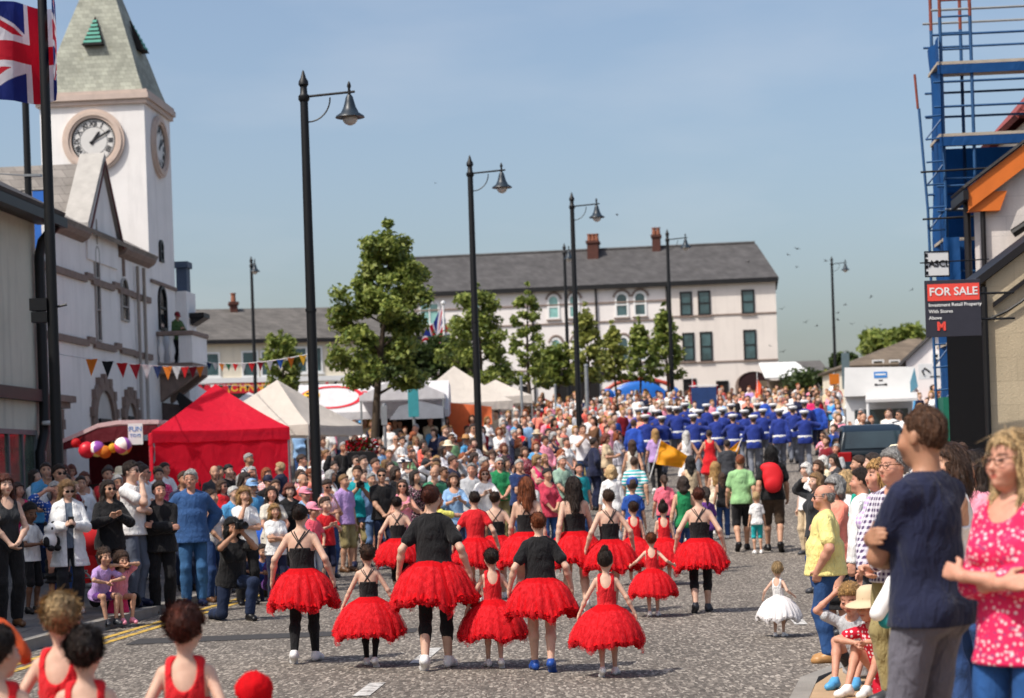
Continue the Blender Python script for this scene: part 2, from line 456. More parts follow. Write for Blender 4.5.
class Fig:
    """skeleton of one figure: sex m/f/c(child), pose"""
    def __init__(s, sex='m', pose='stand', hyaw=0.0, hpitch=None, girth=1.0, hs=None, over=None):
        p = dict(POSES[pose]); p.update(over or {})
        s.sex, s.pose, s.g = sex, pose, girth
        s.hs = hs or {'m': 1.0, 'f': .98, 'c': 1.30}[sex]
        s.sw = {'m': .165, 'f': .142, 'c': .145}[sex]
        s.hw = {'m': .088, 'f': .092, 'c': .082}[sex]
        s.lean = p.get('lean', 0.0)
        pz = p.get('pz', .93)
        s.P = np.array((0, 0, pz)); s.Mt = rot3(rx=s.lean)        # leaning forward tips the trunk towards -Y
        def T(q): return s.Mt @ (np.array(q, float)-(0, 0, .93))+s.P
        s.T = T
        sz = 1.395
        s.sh = {1: T((s.sw, .01, sz)), -1: T((-s.sw, .01, sz))}
        s.el, s.wr, s.hd = {}, {}, {}
        for sd, h, pl, dd in ((1, 'lh', 'lp', 'ld'), (-1, 'rh', 'rp', 'rd')):
            t = p[h]; pole = p.get(pl, (sd*.35, 1, -.2))
            e, w = ik(s.sh[sd], t, .295, .25, pole)
            s.el[sd], s.wr[sd] = e, w
            d = np.array(p[dd], float) if dd in p else (w-e)
            s.hd[sd] = d/np.linalg.norm(d)
        s.hip = {1: s.P+(s.hw, 0, -.02), -1: s.P+(-s.hw, 0, -.02)}
        s.kn, s.an, s.tip = {}, {}, {}
        for sd, f, kk, tt in ((1, 'lf', 'lk', 'lt'), (-1, 'rf', 'rk', 'rt')):
            t = p.get(f, (sd*.095, .01, .09))
            k, a = ik(s.hip[sd], t, .41, .425, p.get(kk, (sd*.12, -1, 0)))
            s.kn[sd], s.an[sd], s.tip[sd] = k, a, p.get(tt, 0.0)
        nb = T((0, .012, 1.46)); s.nb = nb
        hp = p.get('hp', 0.0) if hpitch is None else hpitch
        s.Mh = rot3(rz=hyaw) @ rot3(rx=hp+s.lean*.35)
        up = s.Mt @ np.array((0, 0, 1.)); up = up*.6+np.array((0, 0, .4))
        s.H = nb+up/np.linalg.norm(up)*(.06+.115*s.hs)+np.array((0, -.015, 0))-np.array((0, math.sin(hp)*.03, 0))
        s.top = s.H[2]+.118*s.hs
    def hp(s, q):                                                 # head frame to figure frame
        return s.Mh @ (np.array(q, float)*s.hs)+s.H
    def trunk(s, F, o=0.0, k=.05):
        T, Mt, gq = s.T, s.Mt, s.g
        sx = {'m': 1.0, 'f': .90, 'c': .88}[s.sex]
        F.ell(T((0, .008, .95)), np.array((.163*(1.04 if s.sex == 'f' else .94 if s.sex == 'm' else .86)*gq, .118*gq, .125))+o, k, Mt)
        ab = {'m': .146, 'f': .126, 'c': .132}[s.sex]
        F.ell(T((0, -.006*gq, 1.10)), np.array((ab*gq, .106*gq*gq, .17))+o, k, Mt)
        F.ell(T((0, .004, 1.285)), np.array((.166*sx*(gq*.5+.5), .118*(gq*.5+.5), .185))+o, k, Mt)
        for sd in (1, -1): F.cone(T((sd*.03, .014, 1.445)), T((sd*(s.sw-.02), .01, 1.392)), .050+o, .050+o*.8, k)
        if s.sex == 'f':
            for sd in (1, -1): F.ell(T((sd*.07, -.088, 1.265)), np.array((.066, .06, .066))+o, .03)
        for sd in (1, -1): F.ell(T((sd*.075, .07, .92)), np.array((.085, .075, .09))+(o*1.5 if o else 0), .04)
    def arm(s, F, sd, o=0.0, upto=2.0, k=.02):
        a, e, w = s.sh[sd], s.el[sd], s.wr[sd]
        m = {'m': 1.08, 'f': .88, 'c': .82}[s.sex]*(s.g*.4+.6)
        if upto <= 1:
            F.cone(a, a+(e-a)*upto, .048*m+o*.7, .046*m+o*1.15, k)
        else:
            F.cone(a, e, .048*m+o*.8, .041*m+o, k)
            t = upto-1; mid = e+(w-e)*min(.35, t)
            F.cone(e, mid, .040*m+o, .041*m+o, k)
            if t > .35: F.cone(mid, e+(w-e)*t, .041*m+o, (.041+(.027-.041)*min(1, (t-.35)/.65))*m+o, k)
    def leg(s, F, sd, o=0.0, upto=2.0, k=.03, o2=None, straight=False):
        h, kn, a = s.hip[sd], s.kn[sd], s.an[sd]; o2 = o if o2 is None else o2
        m = {'m': 1.0, 'f': 1.0, 'c': .84}[s.sex]*(s.g*.4+.6)
        if upto <= 1:
            F.cone(h, h+(kn-h)*upto, .088*m+o, (.088-.03*upto)*m+o2, k)
        else:
            F.cone(h, kn, .088*m+o, .056*m+o, k)
            t = upto-1
            if straight:
                bk = np.array((0, .014, 0)) if abs((a-kn)[2]) > .2 else np.zeros(3)
                F.cone(kn, kn+(a-kn)*.35+bk, .058*m+o, .062*m+o2, k); F.cone(kn+(a-kn)*.35+bk, kn+(a-kn)*t, .062*m+o2, .056*m+o2, k); return
            c = kn+(a-kn)*min(.32, t)
            bk = np.array((0, .02, 0)) if abs((a-kn)[2]) > .2 else np.zeros(3)
            F.cone(kn, c+bk, .054*m+o, .056*m+o2, k)
            if t > .32: F.cone(c+bk, kn+(a-kn)*t, .056*m+o2, (.056+(.036-.056)*(t-.32)/.68)*m+o2, k)
    def foot(s, F, sd, o=0.0, k=.02):
        a = s.an[sd]; tp = s.tip[sd]
        Mf = rot3(rx=-tp) @ rot3(rz=sd*.18)
        def q(v): return a+Mf @ np.array(v, float)
        m = .9 if s.sex != 'm' else 1.0
        F.cone(q((0, .035*m, -.052)), q((0, -.02, -.03)), .036*m+o, .042*m+o, k)
        F.cone(q((0, -.02, -.035)), q((0, -.125*m, -.058)), .042*m+o, .030*m+o, k)
        F.cone(q((.012, -.11*m, -.06)), q((-.012, -.15*m, -.064)), .029*m+o, .024*m+o, k)
    def hand(s, F, sd, fine):
        w, d = s.wr[sd], s.hd[sd]
        ax = np.cross(d, (0, 0, 1.)) if abs(d[2]) < .8 else np.cross(d, (1., 0, 0)) if abs(d[0]) < .5 else np.cross(d, (0, 1., 0))
        # side vector: thumb points forward (-Y) for hanging hands, up for raised forearms
        fwd = np.array((0, -1., .2)) if d[2] < -.5 else np.array((-sd*.2, .3, 1.)) if abs(d[2]) < .6 else np.array((-sd*1., 0, 0))
        sv = fwd-d*(fwd @ d); sv /= np.linalg.norm(sv); nv = np.cross(d, sv)*sd
        m = {'m': 1.0, 'f': .9, 'c': .86}[s.sex]
        F.cone(w-d*.01, w+d*.05*m+sv*.014*m, .027*m, .024*m, .015)
        F.cone(w+d*.02, w+d*.06*m-sv*.016*m, .024*m, .022*m, .015)
        for i, ln in enumerate((.074, .082, .077, .060)):
            b = w+d*.078*m+sv*(.030-.019*i)*m
            rr = (.0098 if fine else .0125)*m
            mid = b+(d*.9+nv*.25)*ln*.5*m; tipp = mid+(d*.6+nv*.75)*ln*.5*m
            F.cone(w+d*.04*m+sv*(.022-.014*i)*m, b, .014*m, rr*1.08, .008)
            F.cone(b, mid, rr*1.05, rr, .006); F.cone(mid, tipp, rr, rr*.8, .006)
        b = w+d*.025*m+sv*.028*m
        mid = b+(d*.55+sv*.75+nv*.25)*.042*m
        F.cone(b, mid, .015*m, .0125*m, .012); F.cone(mid, mid+(d*.85+sv*.2+nv*.35)*.04*m, .0125*m, .0095*m, .008)
    def head(s, F, fine):
        h = s.hp; q = s.hs; Mh = s.Mh
        F.cone(s.nb-np.array((0, 0, .04)), s.H+s.Mh @ np.array((0, .018, -.05)), .060 if s.sex == 'm' else .046, .052*q if s.sex == 'm' else .044*min(q, 1.1), .03)
        F.ell(h((0, .012, .022)), np.array((.076, .096, .096))*q, .02, Mh)
        F.ell(h((0, -.030, -.045)), np.array((.060, .064, .072))*q, .035, Mh)
        F.cone(h((0, -.075, -.092)), h((0, -.06, -.096)), .020*q, .024*q, .03)
        F.ell(h((.034, -.092, .004)), np.array((.019, .02, .014))*q, .012, Mh, neg=True)
        F.ell(h((-.034, -.092, .004)), np.array((.019, .02, .014))*q, .012, Mh, neg=True)
        F.cone(h((0, -.086, .008)), h((0, -.108, -.030)), .008*q, .0125*q, .012)
        F.cone(h((.013, -.092, -.036)), h((-.013, -.092, -.036)), .009*q, .009*q, .01)
        for sd in (1, -1):
            F.ell(h((sd*.078, .012, -.005)), np.array((.010, .020, .031))*q, .008, Mh)
            F.ell(h((sd*.033, -.080, .003)), np.array((.014, .012, .012))*q, .004, Mh)
            F.ell(h((sd*.044, -.062, -.035)), np.array((.026, .024, .024))*q, .03, Mh)
        F.cone(h((.022, -.088, -.064)), h((-.022, -.088, -.064)), .008*q, .008*q, .012)
    def body(s, h, fine=False, gloves=False):
        F = Field(); s.trunk(F)
        for sd in (1, -1): s.arm(F, sd); s.hand(F, sd, fine); s.leg(F, sd); s.foot(F, sd)
        s.head(F, fine)
        V, Q = surface(F, h)
        paint = np.ones((len(V), 3))
        L = (V-s.H) @ s.Mh/s.hs
        hd = (np.abs(L[:, 0]) < .09) & (L[:, 2] > -.13)
        for sd in (1, -1):
            e = hd & (((L[:, 0]-sd*.033)/.015)**2+((L[:, 2]-.002)/.0075)**2 < 1) & (L[:, 1] < -.06)
            paint[e] = (.10, .10, .12)
            w = hd & (((L[:, 0]-sd*.035)/.021)**2+((L[:, 2]-.002)/.009)**2 < 1) & (L[:, 1] < -.06) & ~e
            paint[w] = (.8, .85, .95)
            b = hd & (np.abs(L[:, 0]-sd*.035) < .022) & (np.abs(L[:, 2]-.024) < .006) & (L[:, 1] < -.06)
            paint[b] = (.28, .24, .22)
        lp = hd & ((L[:, 0]/.024)**2+((L[:, 2]+.064)/.0095)**2 < 1) & (L[:, 1] < -.06)
        paint[lp] = (.72, .40, .40)
        ck = np.exp(-(((np.abs(L[:, 0])-.048)/.022)**2+((L[:, 2]+.035)/.022)**2))*(L[:, 1] < -.02)*hd
        paint *= 1-ck[:, None]*np.array((.02, .16, .16))
        return np_mesh('body', V, Q, M['skin'], paint)

def torso_cut(f, zlo=None, zhi=None):
    Mt, P = f.Mt, f.P
    def loc(q): return (q-P) @ Mt+np.array((0, 0, .93))
    def fn(q):
        z = loc(q)[:, 2]; d = np.full(len(q), -9.0)
        if zlo is not None: d = np.maximum(d, zlo-z)
        if zhi is not None: d = np.maximum(d, z-zhi)
        return d
    return fn
def neck_cut(f, c, r):
    c = np.array(c, float); r = np.array(r, float)
    def fn(q):
        w = ((q-f.P) @ f.Mt+np.array((0, 0, .93))-c)/r
        return (1-np.linalg.norm(w, axis=1))*r.min()
    return fn

def garment(f, kind, h):
    """a garment as a slightly larger skin over part of the same figure"""
    F = Field(); Tt = f.T; gq = f.g
    F.noise = .0035
    if kind in ('tee', 'polo', 'longtee', 'shirt', 'jacket', 'blouse', 'coat', 'tightee'):
        o = {'tightee': .010, 'jacket': .026, 'coat': .03}.get(kind, .016)
        f.trunk(F, o, .06)
        hem = {'tee': .86, 'tightee': .98, 'polo': .86, 'longtee': .80, 'shirt': .84, 'jacket': .82, 'blouse': .80, 'coat': .62}[kind]
        w = {'m': .160, 'f': .148, 'c': .142}[f.sex]*gq
        dp = {'m': .118, 'f': .112, 'c': .105}[f.sex]*gq*(gq if f.sex == 'm' else 1)
        if kind != 'tightee':
            for z in np.arange(hem-.05, 1.22, .07): F.ell(Tt((0, 0, z)), (w+o+max(0, 1.04-z)*.20, dp+o+max(0, 1.04-z)*.16, .09), .04, f.Mt)
        up = {'tee': .62, 'polo': .66, 'tightee': .5, 'longtee': .55, 'blouse': 1.25}.get(kind, 1.97)
        for sd in (1, -1): f.arm(F, sd, o+(.006 if up < 1 else .003), up, .025)
        F.cut(torso_cut(f, zlo=hem))
        if kind in ('shirt', 'polo', 'jacket', 'coat'):
            F.cone(Tt((-.04, .03, 1.475)), Tt((.04, .03, 1.475)), .045, .045, .02)
            F.cut(neck_cut(f, (0, -.06, 1.52), (.062, .09, .085)))
        elif kind == 'blouse': F.cut(neck_cut(f, (0, -.06, 1.50), (.10, .12, .13)))
        else: F.cut(neck_cut(f, (0, -.02, 1.52), (.085, .10, .085)))
        if kind == 'coat': F.cut(lambda q: np.where(q[:, 2] < 1.5, .045-np.abs(q[:, 0])-np.maximum(0, q[:, 1]+.02)*9, -1))
    elif kind in ('vest', 'cami', 'leotard', 'dress', 'sundress'):
        o = .010 if kind in ('leotard', 'cami') else .015
        f.trunk(F, o, .05)
        if kind != 'cami':
            for sd in (1, -1): F.cone(Tt((sd*.085, .015, 1.40)), Tt((sd*.085, .012, 1.46)), .05, .042, .02)
        if kind == 'cami': F.noise = .001; F.cut(torso_cut(f, .98, 1.275))
        elif kind == 'leotard':
            F.noise = .001
            F.cut(neck_cut(f, (0, .13, 1.44), (.088, .13, .155))); F.cut(neck_cut(f, (0, -.12, 1.45), (.075, .09, .12)))
            F.cut(torso_cut(f, .92))
        elif kind == 'vest': F.cut(neck_cut(f, (0, -.05, 1.50), (.085, .16, .16))); F.cut(torso_cut(f, .84))
        else:
            F.cut(neck_cut(f, (0, 0, 1.50), (.085, .16, .13)))
            for i in range(8):
                t = i/7.0; z = 1.08-t*(.52 if kind == 'dress' else .45)
                F.ell(Tt((0, 0, z)), (.135+.12*t, .115+.10*t, .08), .05, f.Mt)
            F.cut(torso_cut(f, .55)); F.noise = .006
        lim = f.sw-.022
        Mt, P = f.Mt, f.P
        F.cut(lambda q: np.where(((q-P) @ Mt)[:, 2]+.93 > 1.24, np.abs(((q-P) @ Mt)[:, 0])-lim, -1))
    elif kind in ('trousers', 'jeans', 'shorts', 'leggings', 'capri', 'briefshorts', 'slacks'):
        o = {'trousers': .016, 'slacks': .016, 'jeans': .012, 'shorts': .022, 'briefshorts': .012}.get(kind, .005)
        F.ell(f.P+(0, .008, .02), np.array((.160*(1.02 if f.sex == 'f' else .95 if f.sex == 'm' else .88)*gq, .116*gq, .12))+o, .05)
        for sd in (1, -1):
            F.ell(f.P+(sd*.075, .07, -.01), np.array((.085, .075, .09))+o*.8, .04)
            up = {'shorts': 1.02, 'capri': 1.55, 'briefshorts': .55, 'leggings': 1.95}.get(kind, 1.93)
            f.leg(F, sd, o, up, .03, o2=o, straight=kind in ('trousers', 'slacks', 'jeans'))
        zt = f.P[2]+.11
        F.cut(lambda q: q[:, 2]-zt)
        if f.pose.startswith('sit') or f.pose == 'kneel': F.cuts.pop(); F.cut(lambda q: q[:, 2]-zt-.03)
        F.noise = .004 if kind not in ('leggings', 'capri') else .0008
    elif kind in ('skirt', 'longskirt'):
        n = 7; L = .42 if kind == 'skirt' else .75
        for i in range(n+1):
            t = i/n; z = f.P[2]+.10-t*L
            F.ell((0, .01, z), ((.142+.07*t), (.118+.07*t), .07), .05)
        F.cut(lambda q: f.P[2]+.10-L-q[:, 2]); F.cut(lambda q: q[:, 2]-f.P[2]-.12); F.noise = .007
    V, Q = surface(F, h)
    return V, Q

def shoe_mesh(f, sd, h, boot=False):
    F = Field(); f.foot(F, sd, .012, .02)
    a = f.an[sd]
    F.cone(a+(0, .012, -.03), a+(0, .012, .0), .045, .042, .02)
    lim = a[2]+(.03 if not boot else .1)
    F.cut(lambda q: q[:, 2]-lim)
    return surface(F, h)

def hair_field(f, style):
    F = Field(); h, q, Mh = f.hp, f.hs, f.Mh
    def loc(P): return (P-f.H) @ Mh/q
    F.noise = .004*q; F.nfreq = 38.0/q
    ha = 4.5 if style in ('long', 'wavy', 'veil', 'bob', 'pony') else 3.2
    def locks(P):
        l = loc(P); th_ = np.arctan2(l[:, 0], l[:, 1]+.01)
        return ha*.001*q*(np.sin(th_*23+3*np.sin(l[:, 2]*26)+2*np.sin(th_*5))+.6*np.sin(th_*41+l[:, 2]*30))-np.full(len(P), 0.0)
    F.disp = locks
    hl = {'short': (.076, -.05), 'crop': (.090, -.055), 'bald': (.02, -.055), 'long': (.080, -.09), 'bob': (.072, -.09), 'bun': (.070, -.07), 'topbun': (.070, -.07),
          'pony': (.070, -.07), 'curly': (.055, -.09), 'veil': (.06, -.1), 'slick': (.070, -.075), 'toddler': (.074, -.05), 'wavy': (.068, -.09)}[style]
    th = {'crop': .003, 'bald': .004, 'curly': .030, 'bob': .022, 'long': .014, 'wavy': .020, 'short': .010, 'bun': .008, 'topbun': .008, 'pony': .009, 'slick': .007, 'toddler': .009}.get(style, .014)
    F.ell(h((0, .016, .026)), (np.array((.076, .096, .096))+th)*q, .02, Mh)
    if style in ('short', 'curly', 'wavy'): F.ell(h((.01, -.016, .080)), np.array((.060, .062, .040+th*.4))*q, .02, Mh)
    zf, zn = hl
    # scalp hair stays above a line from the forehead down behind the ears to the nape
    def face(P):
        l = loc(P); y, z = l[:, 1], l[:, 2]
        line = np.where(y < .02, zf+(-.01-zf)*np.clip((y+.10)/.12, 0, 1)**1.6, -.01+(zn+.01)*np.clip((y-.02)/.05, 0, 1))
        return (line-z)*.75
    if style == 'bald':
        F.cuts.append(face); F.cut(lambda P: (loc(P)[:, 2]-.035)); F.cut(lambda P: (-.02-loc(P)[:, 1]))
        return F
    base = face
    if style in ('long', 'wavy', 'bob', 'veil', 'pony', 'curly'):
        L = {'long': -.30, 'wavy': -.25, 'bob': -.115, 'veil': -.42, 'curly': -.10, 'pony': -.06}[style]
        if style == 'pony':
            F.cone(h((0, .115, .03)), h((0, .145, -.02)), .030*q, .036*q, .02); F.cone(h((0, .145, -.02)), h((0, .12, -.20)), .036*q, .014*q, .02)
        else:
            w = .074 if style != 'curly' else .09
            F.cone(h((0, .05, .02)), h((0, .075, L)), .088*q, (.066 if style != 'bob' else .08)*q, .03)
            for sd in (1, -1):
                F.cone(h((sd*w, .02, .02)), h((sd*(w+.012), .012, L*.55)), .028*q, .034*q, .03)
                F.cone(h((sd*(w+.012), .012, L*.55)), h((sd*(w-.004), (.03 if style != 'bob' else 0), L*.95)), .034*q, .020*q, .03)
        def face2(P):
            l = loc(P); x, y, z = l[:, 0], l[:, 1], l[:, 2]
            front = np.maximum(np.abs(x)/.068-1, 0)
            d = base(P)
            side = (y < .10) & (np.abs(x) > .058) & (y > -.05) | (y > .035)
            return np.where(side & (z < .02), -.02, d)
        F.cuts.append(face2)
        if style == 'veil': F.nfreq = 20
    else:
        if style == 'bun': F.ell(h((0, .132, .040)), np.array((.044, .034, .044))*q, .003)
        if style == 'topbun': F.ell(h((0, .055, .135)), np.array((.042, .042, .036))*q, .012)
        def face3(P):
            l = loc(P)
            return np.where((l[:, 1] > .095) | (l[:, 2] > .10), -.05, base(P))
        F.cuts.append(face3)
    return F

def strands(f, style, V, Q, n, seed=4):
    """loose locks laid over the hair, combed down, back or towards the bun"""
    rs = np.random.RandomState(seed); q = f.hs
    e1 = V[Q[:, 1]]-V[Q[:, 0]]; e2 = V[Q[:, 3]]-V[Q[:, 0]]; fn = np.cross(e1, e2); ar = np.linalg.norm(fn, axis=1)+1e-12
    i = rs.choice(len(Q), n, p=ar/ar.sum()); N = fn[i]/ar[i, None]; P = V[Q[i]].mean(1)
    L = (P-f.H) @ f.Mh/q
    if style in ('bun', 'topbun', 'pony'):
        tgt = np.array((0, .13, .04) if style != 'topbun' else (0, .055, .15)); d = (tgt-L); ln = .05
    elif style in ('long', 'wavy', 'bob', 'veil'): d = np.stack([L[:, 0]*.6, .25-L[:, 1]*.4, -.9-0*L[:, 0]], 1)+rs.normal(size=(n, 3))*.16; ln = .11
    else: d = np.stack([L[:, 0]*1.5, L[:, 1]*2.0+.1, -.35-np.abs(L[:, 1])*3], 1)+rs.normal(size=(n, 3))*.22; ln = .034 if style != 'crop' else .010
    d = d @ f.Mh.T; d = d-N*(d*N).sum(1)[:, None]; d /= np.linalg.norm(d, axis=1)[:, None]+1e-9
    s = np.cross(d, N); ln = ln*q*rs.uniform(.5, 1.2, n)[:, None]*np.where((L[:, 1] < -.03) & (L[:, 2] > .0), .35, 1.0)[:, None]; w = .0022*q*rs.uniform(.6, 1.4, n)[:, None]; up = N*.004*q*rs.uniform(.2, 1.6, n)[:, None]
    a, b, c = P+N*.0006, P+d*ln*.5+up*1.2, P+d*ln+up*.4
    VV = np.stack([a-s*w, a+s*w, b-s*w, b+s*w, c-s*w*.3, c+s*w*.3], 1).reshape(-1, 3); k = np.arange(n)[:, None]*6+len(V)
    return np.concatenate([V, VV]), np.concatenate([Q, k+np.array([[0, 1, 3, 2]]), k+np.array([[2, 3, 5, 4]])])
MESH = {}
def cached(key, fn):
    if key not in MESH: MESH[key] = fn()
    return MESH[key]

def hat_mesh(style):
    m = MB()
    if style == 'cap':
        m.lathe([(.001, .128), (.045, .121), (.075, .10), (.092, .065), (.099, .03), (.099, .012)], 20, (0, .014, .012), cap=False)
        pts = []
        for k in range(11):
            t = -1.15+2.3*k/10
            pts.append((math.sin(t)*.098, .014-math.cos(t)*.098, .03))
        outer = [(math.sin(-1.15+2.3*k/10)*.085, -.075-math.cos(-1.15+2.3*k/10)*.105, .018-.006*abs(k-5)/5) for k in range(11)]
        vs = pts+outer+[(p[0], p[1], p[2]-.006) for p in pts]+[(p[0], p[1], p[2]-.006) for p in outer]
        fs = [(i, i+1, 12+i, 11+i) for i in range(10)]+[(22+i, 33+i, 34+i, 23+i) for i in range(10)]+[(11+i, 12+i, 34+i, 33+i) for i in range(10)]
        m.add(vs, fs)
    elif style == 'sunhat':
        m.lathe([(.001, .145), (.06, .138), (.088, .11), (.099, .05), (.101, .03), (.16, .012), (.19, .0), (.19, -.006), (.10, .02)], 24, (0, .012, .012), cap=False)
    elif style == 'widehat':
        m.lathe([(.001, .13), (.06, .128), (.09, .10), (.10, .05), (.102, .036), (.17, .026), (.235, .03), (.235, .022), (.10, .028)], 24, (0, .012, .012), cap=False)
    elif style == 'peaked':
        m.cur = 0
        m.lathe([(.001, .136), (.08, .138), (.138, .120), (.146, .100), (.108, .052)], 24, (0, .008, .014), cap=False)
        m.cur = 1
        m.lathe([(.1065, .052), (.103, .030)], 24, (0, .010, .014), cap=False)
        a = [(math.sin(t)*.100, .010-math.cos(t)*.100, .040) for t in np.linspace(-1, 1, 9)]
        b = [(math.sin(t)*.090, -.045-math.cos(t)*.095, .012) for t in np.linspace(-1, 1, 9)]
        m.add(a+b+[(p[0], p[1], p[2]-.006) for p in a+b], [(i, i+1, 10+i, 9+i) for i in range(8)]+[(18+i, 27+i, 28+i, 19+i) for i in range(8)])
    return m

def glasses_mesh(dark=True):
    m = MB()
    for sd in (1, -1):
        ring = [(sd*.035+.027*math.cos(t), -.098-.004*math.cos(t*1.0)*0, .002+.020*math.sin(t)) for t in np.linspace(0, 2*PI, 13)[:-1]]
        if not dark: m.tube([(p[0]*1.0, p[1]-.002, p[2]) for p in ring]+[ring[0]], .0022, 5)
        else: m.add(ring+[(p[0], p[1]+.004, p[2]) for p in ring], [tuple(range(12)), tuple(range(12, 24))[::-1]]+[(i, 12+i, 12+(i+1) % 12, (i+1) % 12) for i in range(12)])
        m.tube([(sd*.062, -.095, .010), (sd*.080, -.05, .010), (sd*.084, .01, .006)], .0028, 5)
    m.tube([(-.012, -.099, .008), (.012, -.099, .008)], .003, 5)
    return m

HAIRC = {'black': (18, 15, 14), 'dark': (44, 30, 22), 'brown': (66, 44, 30), 'ginger': (128, 66, 32), 'blond': (166, 128, 78), 'fair': (186, 156, 112),
         'grey': (150, 148, 146), 'white': (190, 188, 184), 'auburn': (92, 42, 26), 'dirty': (122, 92, 58), 'chestnut': (88, 58, 38)}
SKIN = {'pale': (.62, .40, .30), 'fair': (.55, .315, .21), 'tan': (.42, .22, .135), 'rosy': (.58, .30, .21), 'brown': (.16, .078, .046)}
NC = {  # colour words -> sRGB
 'white': (232, 231, 230), 'off-white': (214, 206, 192), 'black': (20, 19, 22), 'navy': (24, 30, 58), 'blue': (38, 78, 158), 'light blue': (140, 176, 214), 'sky blue': (84, 158, 208),
 'teal': (18, 150, 160), 'turquoise': (40, 176, 180), 'green': (28, 128, 78), 'pale green': (150, 196, 138), 'olive': (92, 92, 54), 'khaki': (150, 136, 92), 'yellow': (230, 208, 92),
 'pale yellow': (232, 218, 140), 'orange': (232, 120, 40), 'coral': (236, 108, 92), 'salmon': (240, 140, 120), 'red': (208, 26, 36), 'dark red': (122, 20, 32), 'pink': (238, 150, 170), 'hot pink': (226, 50, 110),
 'lilac': (184, 150, 206), 'purple': (98, 52, 128), 'grey': (126, 128, 132), 'light grey': (182, 184, 188), 'dark grey': (58, 60, 66), 'charcoal': (40, 42, 46), 'beige': (206, 184, 152), 'brown': (96, 66, 44), 'denim': (46, 74, 122), 'pale denim': (104, 134, 176), 'dark denim': (28, 40, 66), 'cream': (226, 214, 184), 'tan': (176, 132, 84)}
def C(c): return lin(NC[c]) if isinstance(c, str) else lin(c)

PEOPLE = []
def person(px=None, Y=None, yaw=0, h=1.7, sex='m', pose='stand', top=('tee', 'white'), bottom=('jeans', 'denim'), hair=('short', 'brown'), hat=None, glasses=None,
           skin='fair', shoes='dark grey', label=None, group=None, hyaw=0.0, hpitch=None, girth=1.0, res=.016, loc=None, over=None, z=None, extra=None, tmat=None, py=470, hs=None, name='person'):
    hy = round(hyaw, 2); key0 = (sex, pose, hy, hpitch, girth, str(over), hs)
    f = cached(('fig',)+key0, lambda: Fig(sex, pose, hy, hpitch, girth, hs, over))
    if loc is None:
        X = at(px, py, Y)[0]; loc = (X, Y, gz(X, Y) if z is None else z)
    ref = Fig(sex, 'stand', 0, 0, girth, hs).top
    sc = h/ref
    root = empty(name, loc, R(yaw), label, 'person', group)
    root.scale = (sc, sc, sc)
    fine = res < .0095
    put('body', cached(('body', res)+key0, lambda: f.body(res, fine)), root, color=(*SKIN[skin], 1))
    def gput(nm, kind, col, mat):
        me = cached(('g', kind, res)+key0, lambda: np_mesh(nm, *garment(f, kind, res), M['cloth']))
        return put(nm, me, root, M[mat], color=C(col))
    NMS = {'tee': 'shirt', 'tightee': 'shirt', 'polo': 'shirt', 'longtee': 'shirt', 'shirt': 'shirt', 'blouse': 'blouse', 'jacket': 'jacket', 'coat': 'cardigan', 'vest': 'vest_top', 'cami': 'camisole',
           'leotard': 'leotard', 'dress': 'dress', 'sundress': 'dress', 'trousers': 'trousers', 'slacks': 'trousers', 'jeans': 'jeans', 'shorts': 'shorts', 'briefshorts': 'shorts',
           'leggings': 'leggings', 'capri': 'leggings', 'skirt': 'skirt', 'longskirt': 'skirt'}
    if top: gput(NMS[top[0]], top[0], top[1], tmat or (top[2] if len(top) > 2 else 'cloth'))
    if bottom: gput(NMS[bottom[0]], bottom[0], bottom[1], bottom[2] if len(bottom) > 2 else ('denim' if bottom[0] == 'jeans' else 'cloth'))
    for e in (extra or []): gput(NMS[e[0]], e[0], e[1], e[2] if len(e) > 2 else 'cloth')
    if shoes:
        for sd in (1, -1):
            me = cached(('sh', sd, max(min(res, .014), res*.8))+key0, lambda: np_mesh('shoe', *shoe_mesh(f, sd, max(min(res, .014), res*.8)), M['leather']))
            put('shoe', me, root, color=C(shoes))
    if hair:
        me = cached(('hair', hair[0], res)+key0, lambda: np_mesh('hair', *(strands(f, hair[0], *surface(hair_field(f, hair[0]), max(min(res, .012), res*.75)), 5000 if res < .009 else 1800) if res < .0125 else surface(hair_field(f, hair[0]), max(min(res, .012), res*.75))), M['hair']))
        put('hair', me, root, color=lin(HAIRC[hair[1]]))
    hm = Matrix.LocRotScale(Vector(f.H), Matrix(f.Mh.tolist()).to_quaternion(), Vector((f.hs,)*3))
    if hat:
        if hat[0] == 'peaked': me = cached(('hat', 'peaked'), lambda: hat_mesh('peaked').mesh('cap', [M['matte'], M['navyband']], True))
        else: me = cached(('hat', hat[0]), lambda: hat_mesh(hat[0]).mesh('hat', M['matte'], True))
        o = put('cap' if hat[0] in ('cap', 'peaked') else 'hat', me, root, color=C(hat[1])); o.matrix_local = hm
    if glasses:
        o = put('sunglasses' if glasses == 'black' else 'glasses', cached(('glasses', glasses == 'black'), lambda: glasses_mesh(glasses == 'black').mesh('glasses', M['gloss'])), root, color=C(glasses)); o.matrix_local = hm
    root['hgt'] = h
    PEOPLE.append((loc[0], loc[1], h))
    root_fig[root.name] = (f, sc)
    return root
root_fig = {}
M['navyband'] = mat_plain('navy_band', (18, 26, 70), .7)

def wpt(root, q):
    """a point in the figure's own frame to the world"""
    f, sc = root_fig[root.name]
    a = root.rotation_euler.z; q = np.array(q)*sc
    return Vector((root.location.x+q[0]*math.cos(a)-q[1]*math.sin(a), root.location.y+q[0]*math.sin(a)+q[1]*math.cos(a), root.location.z+q[2]))

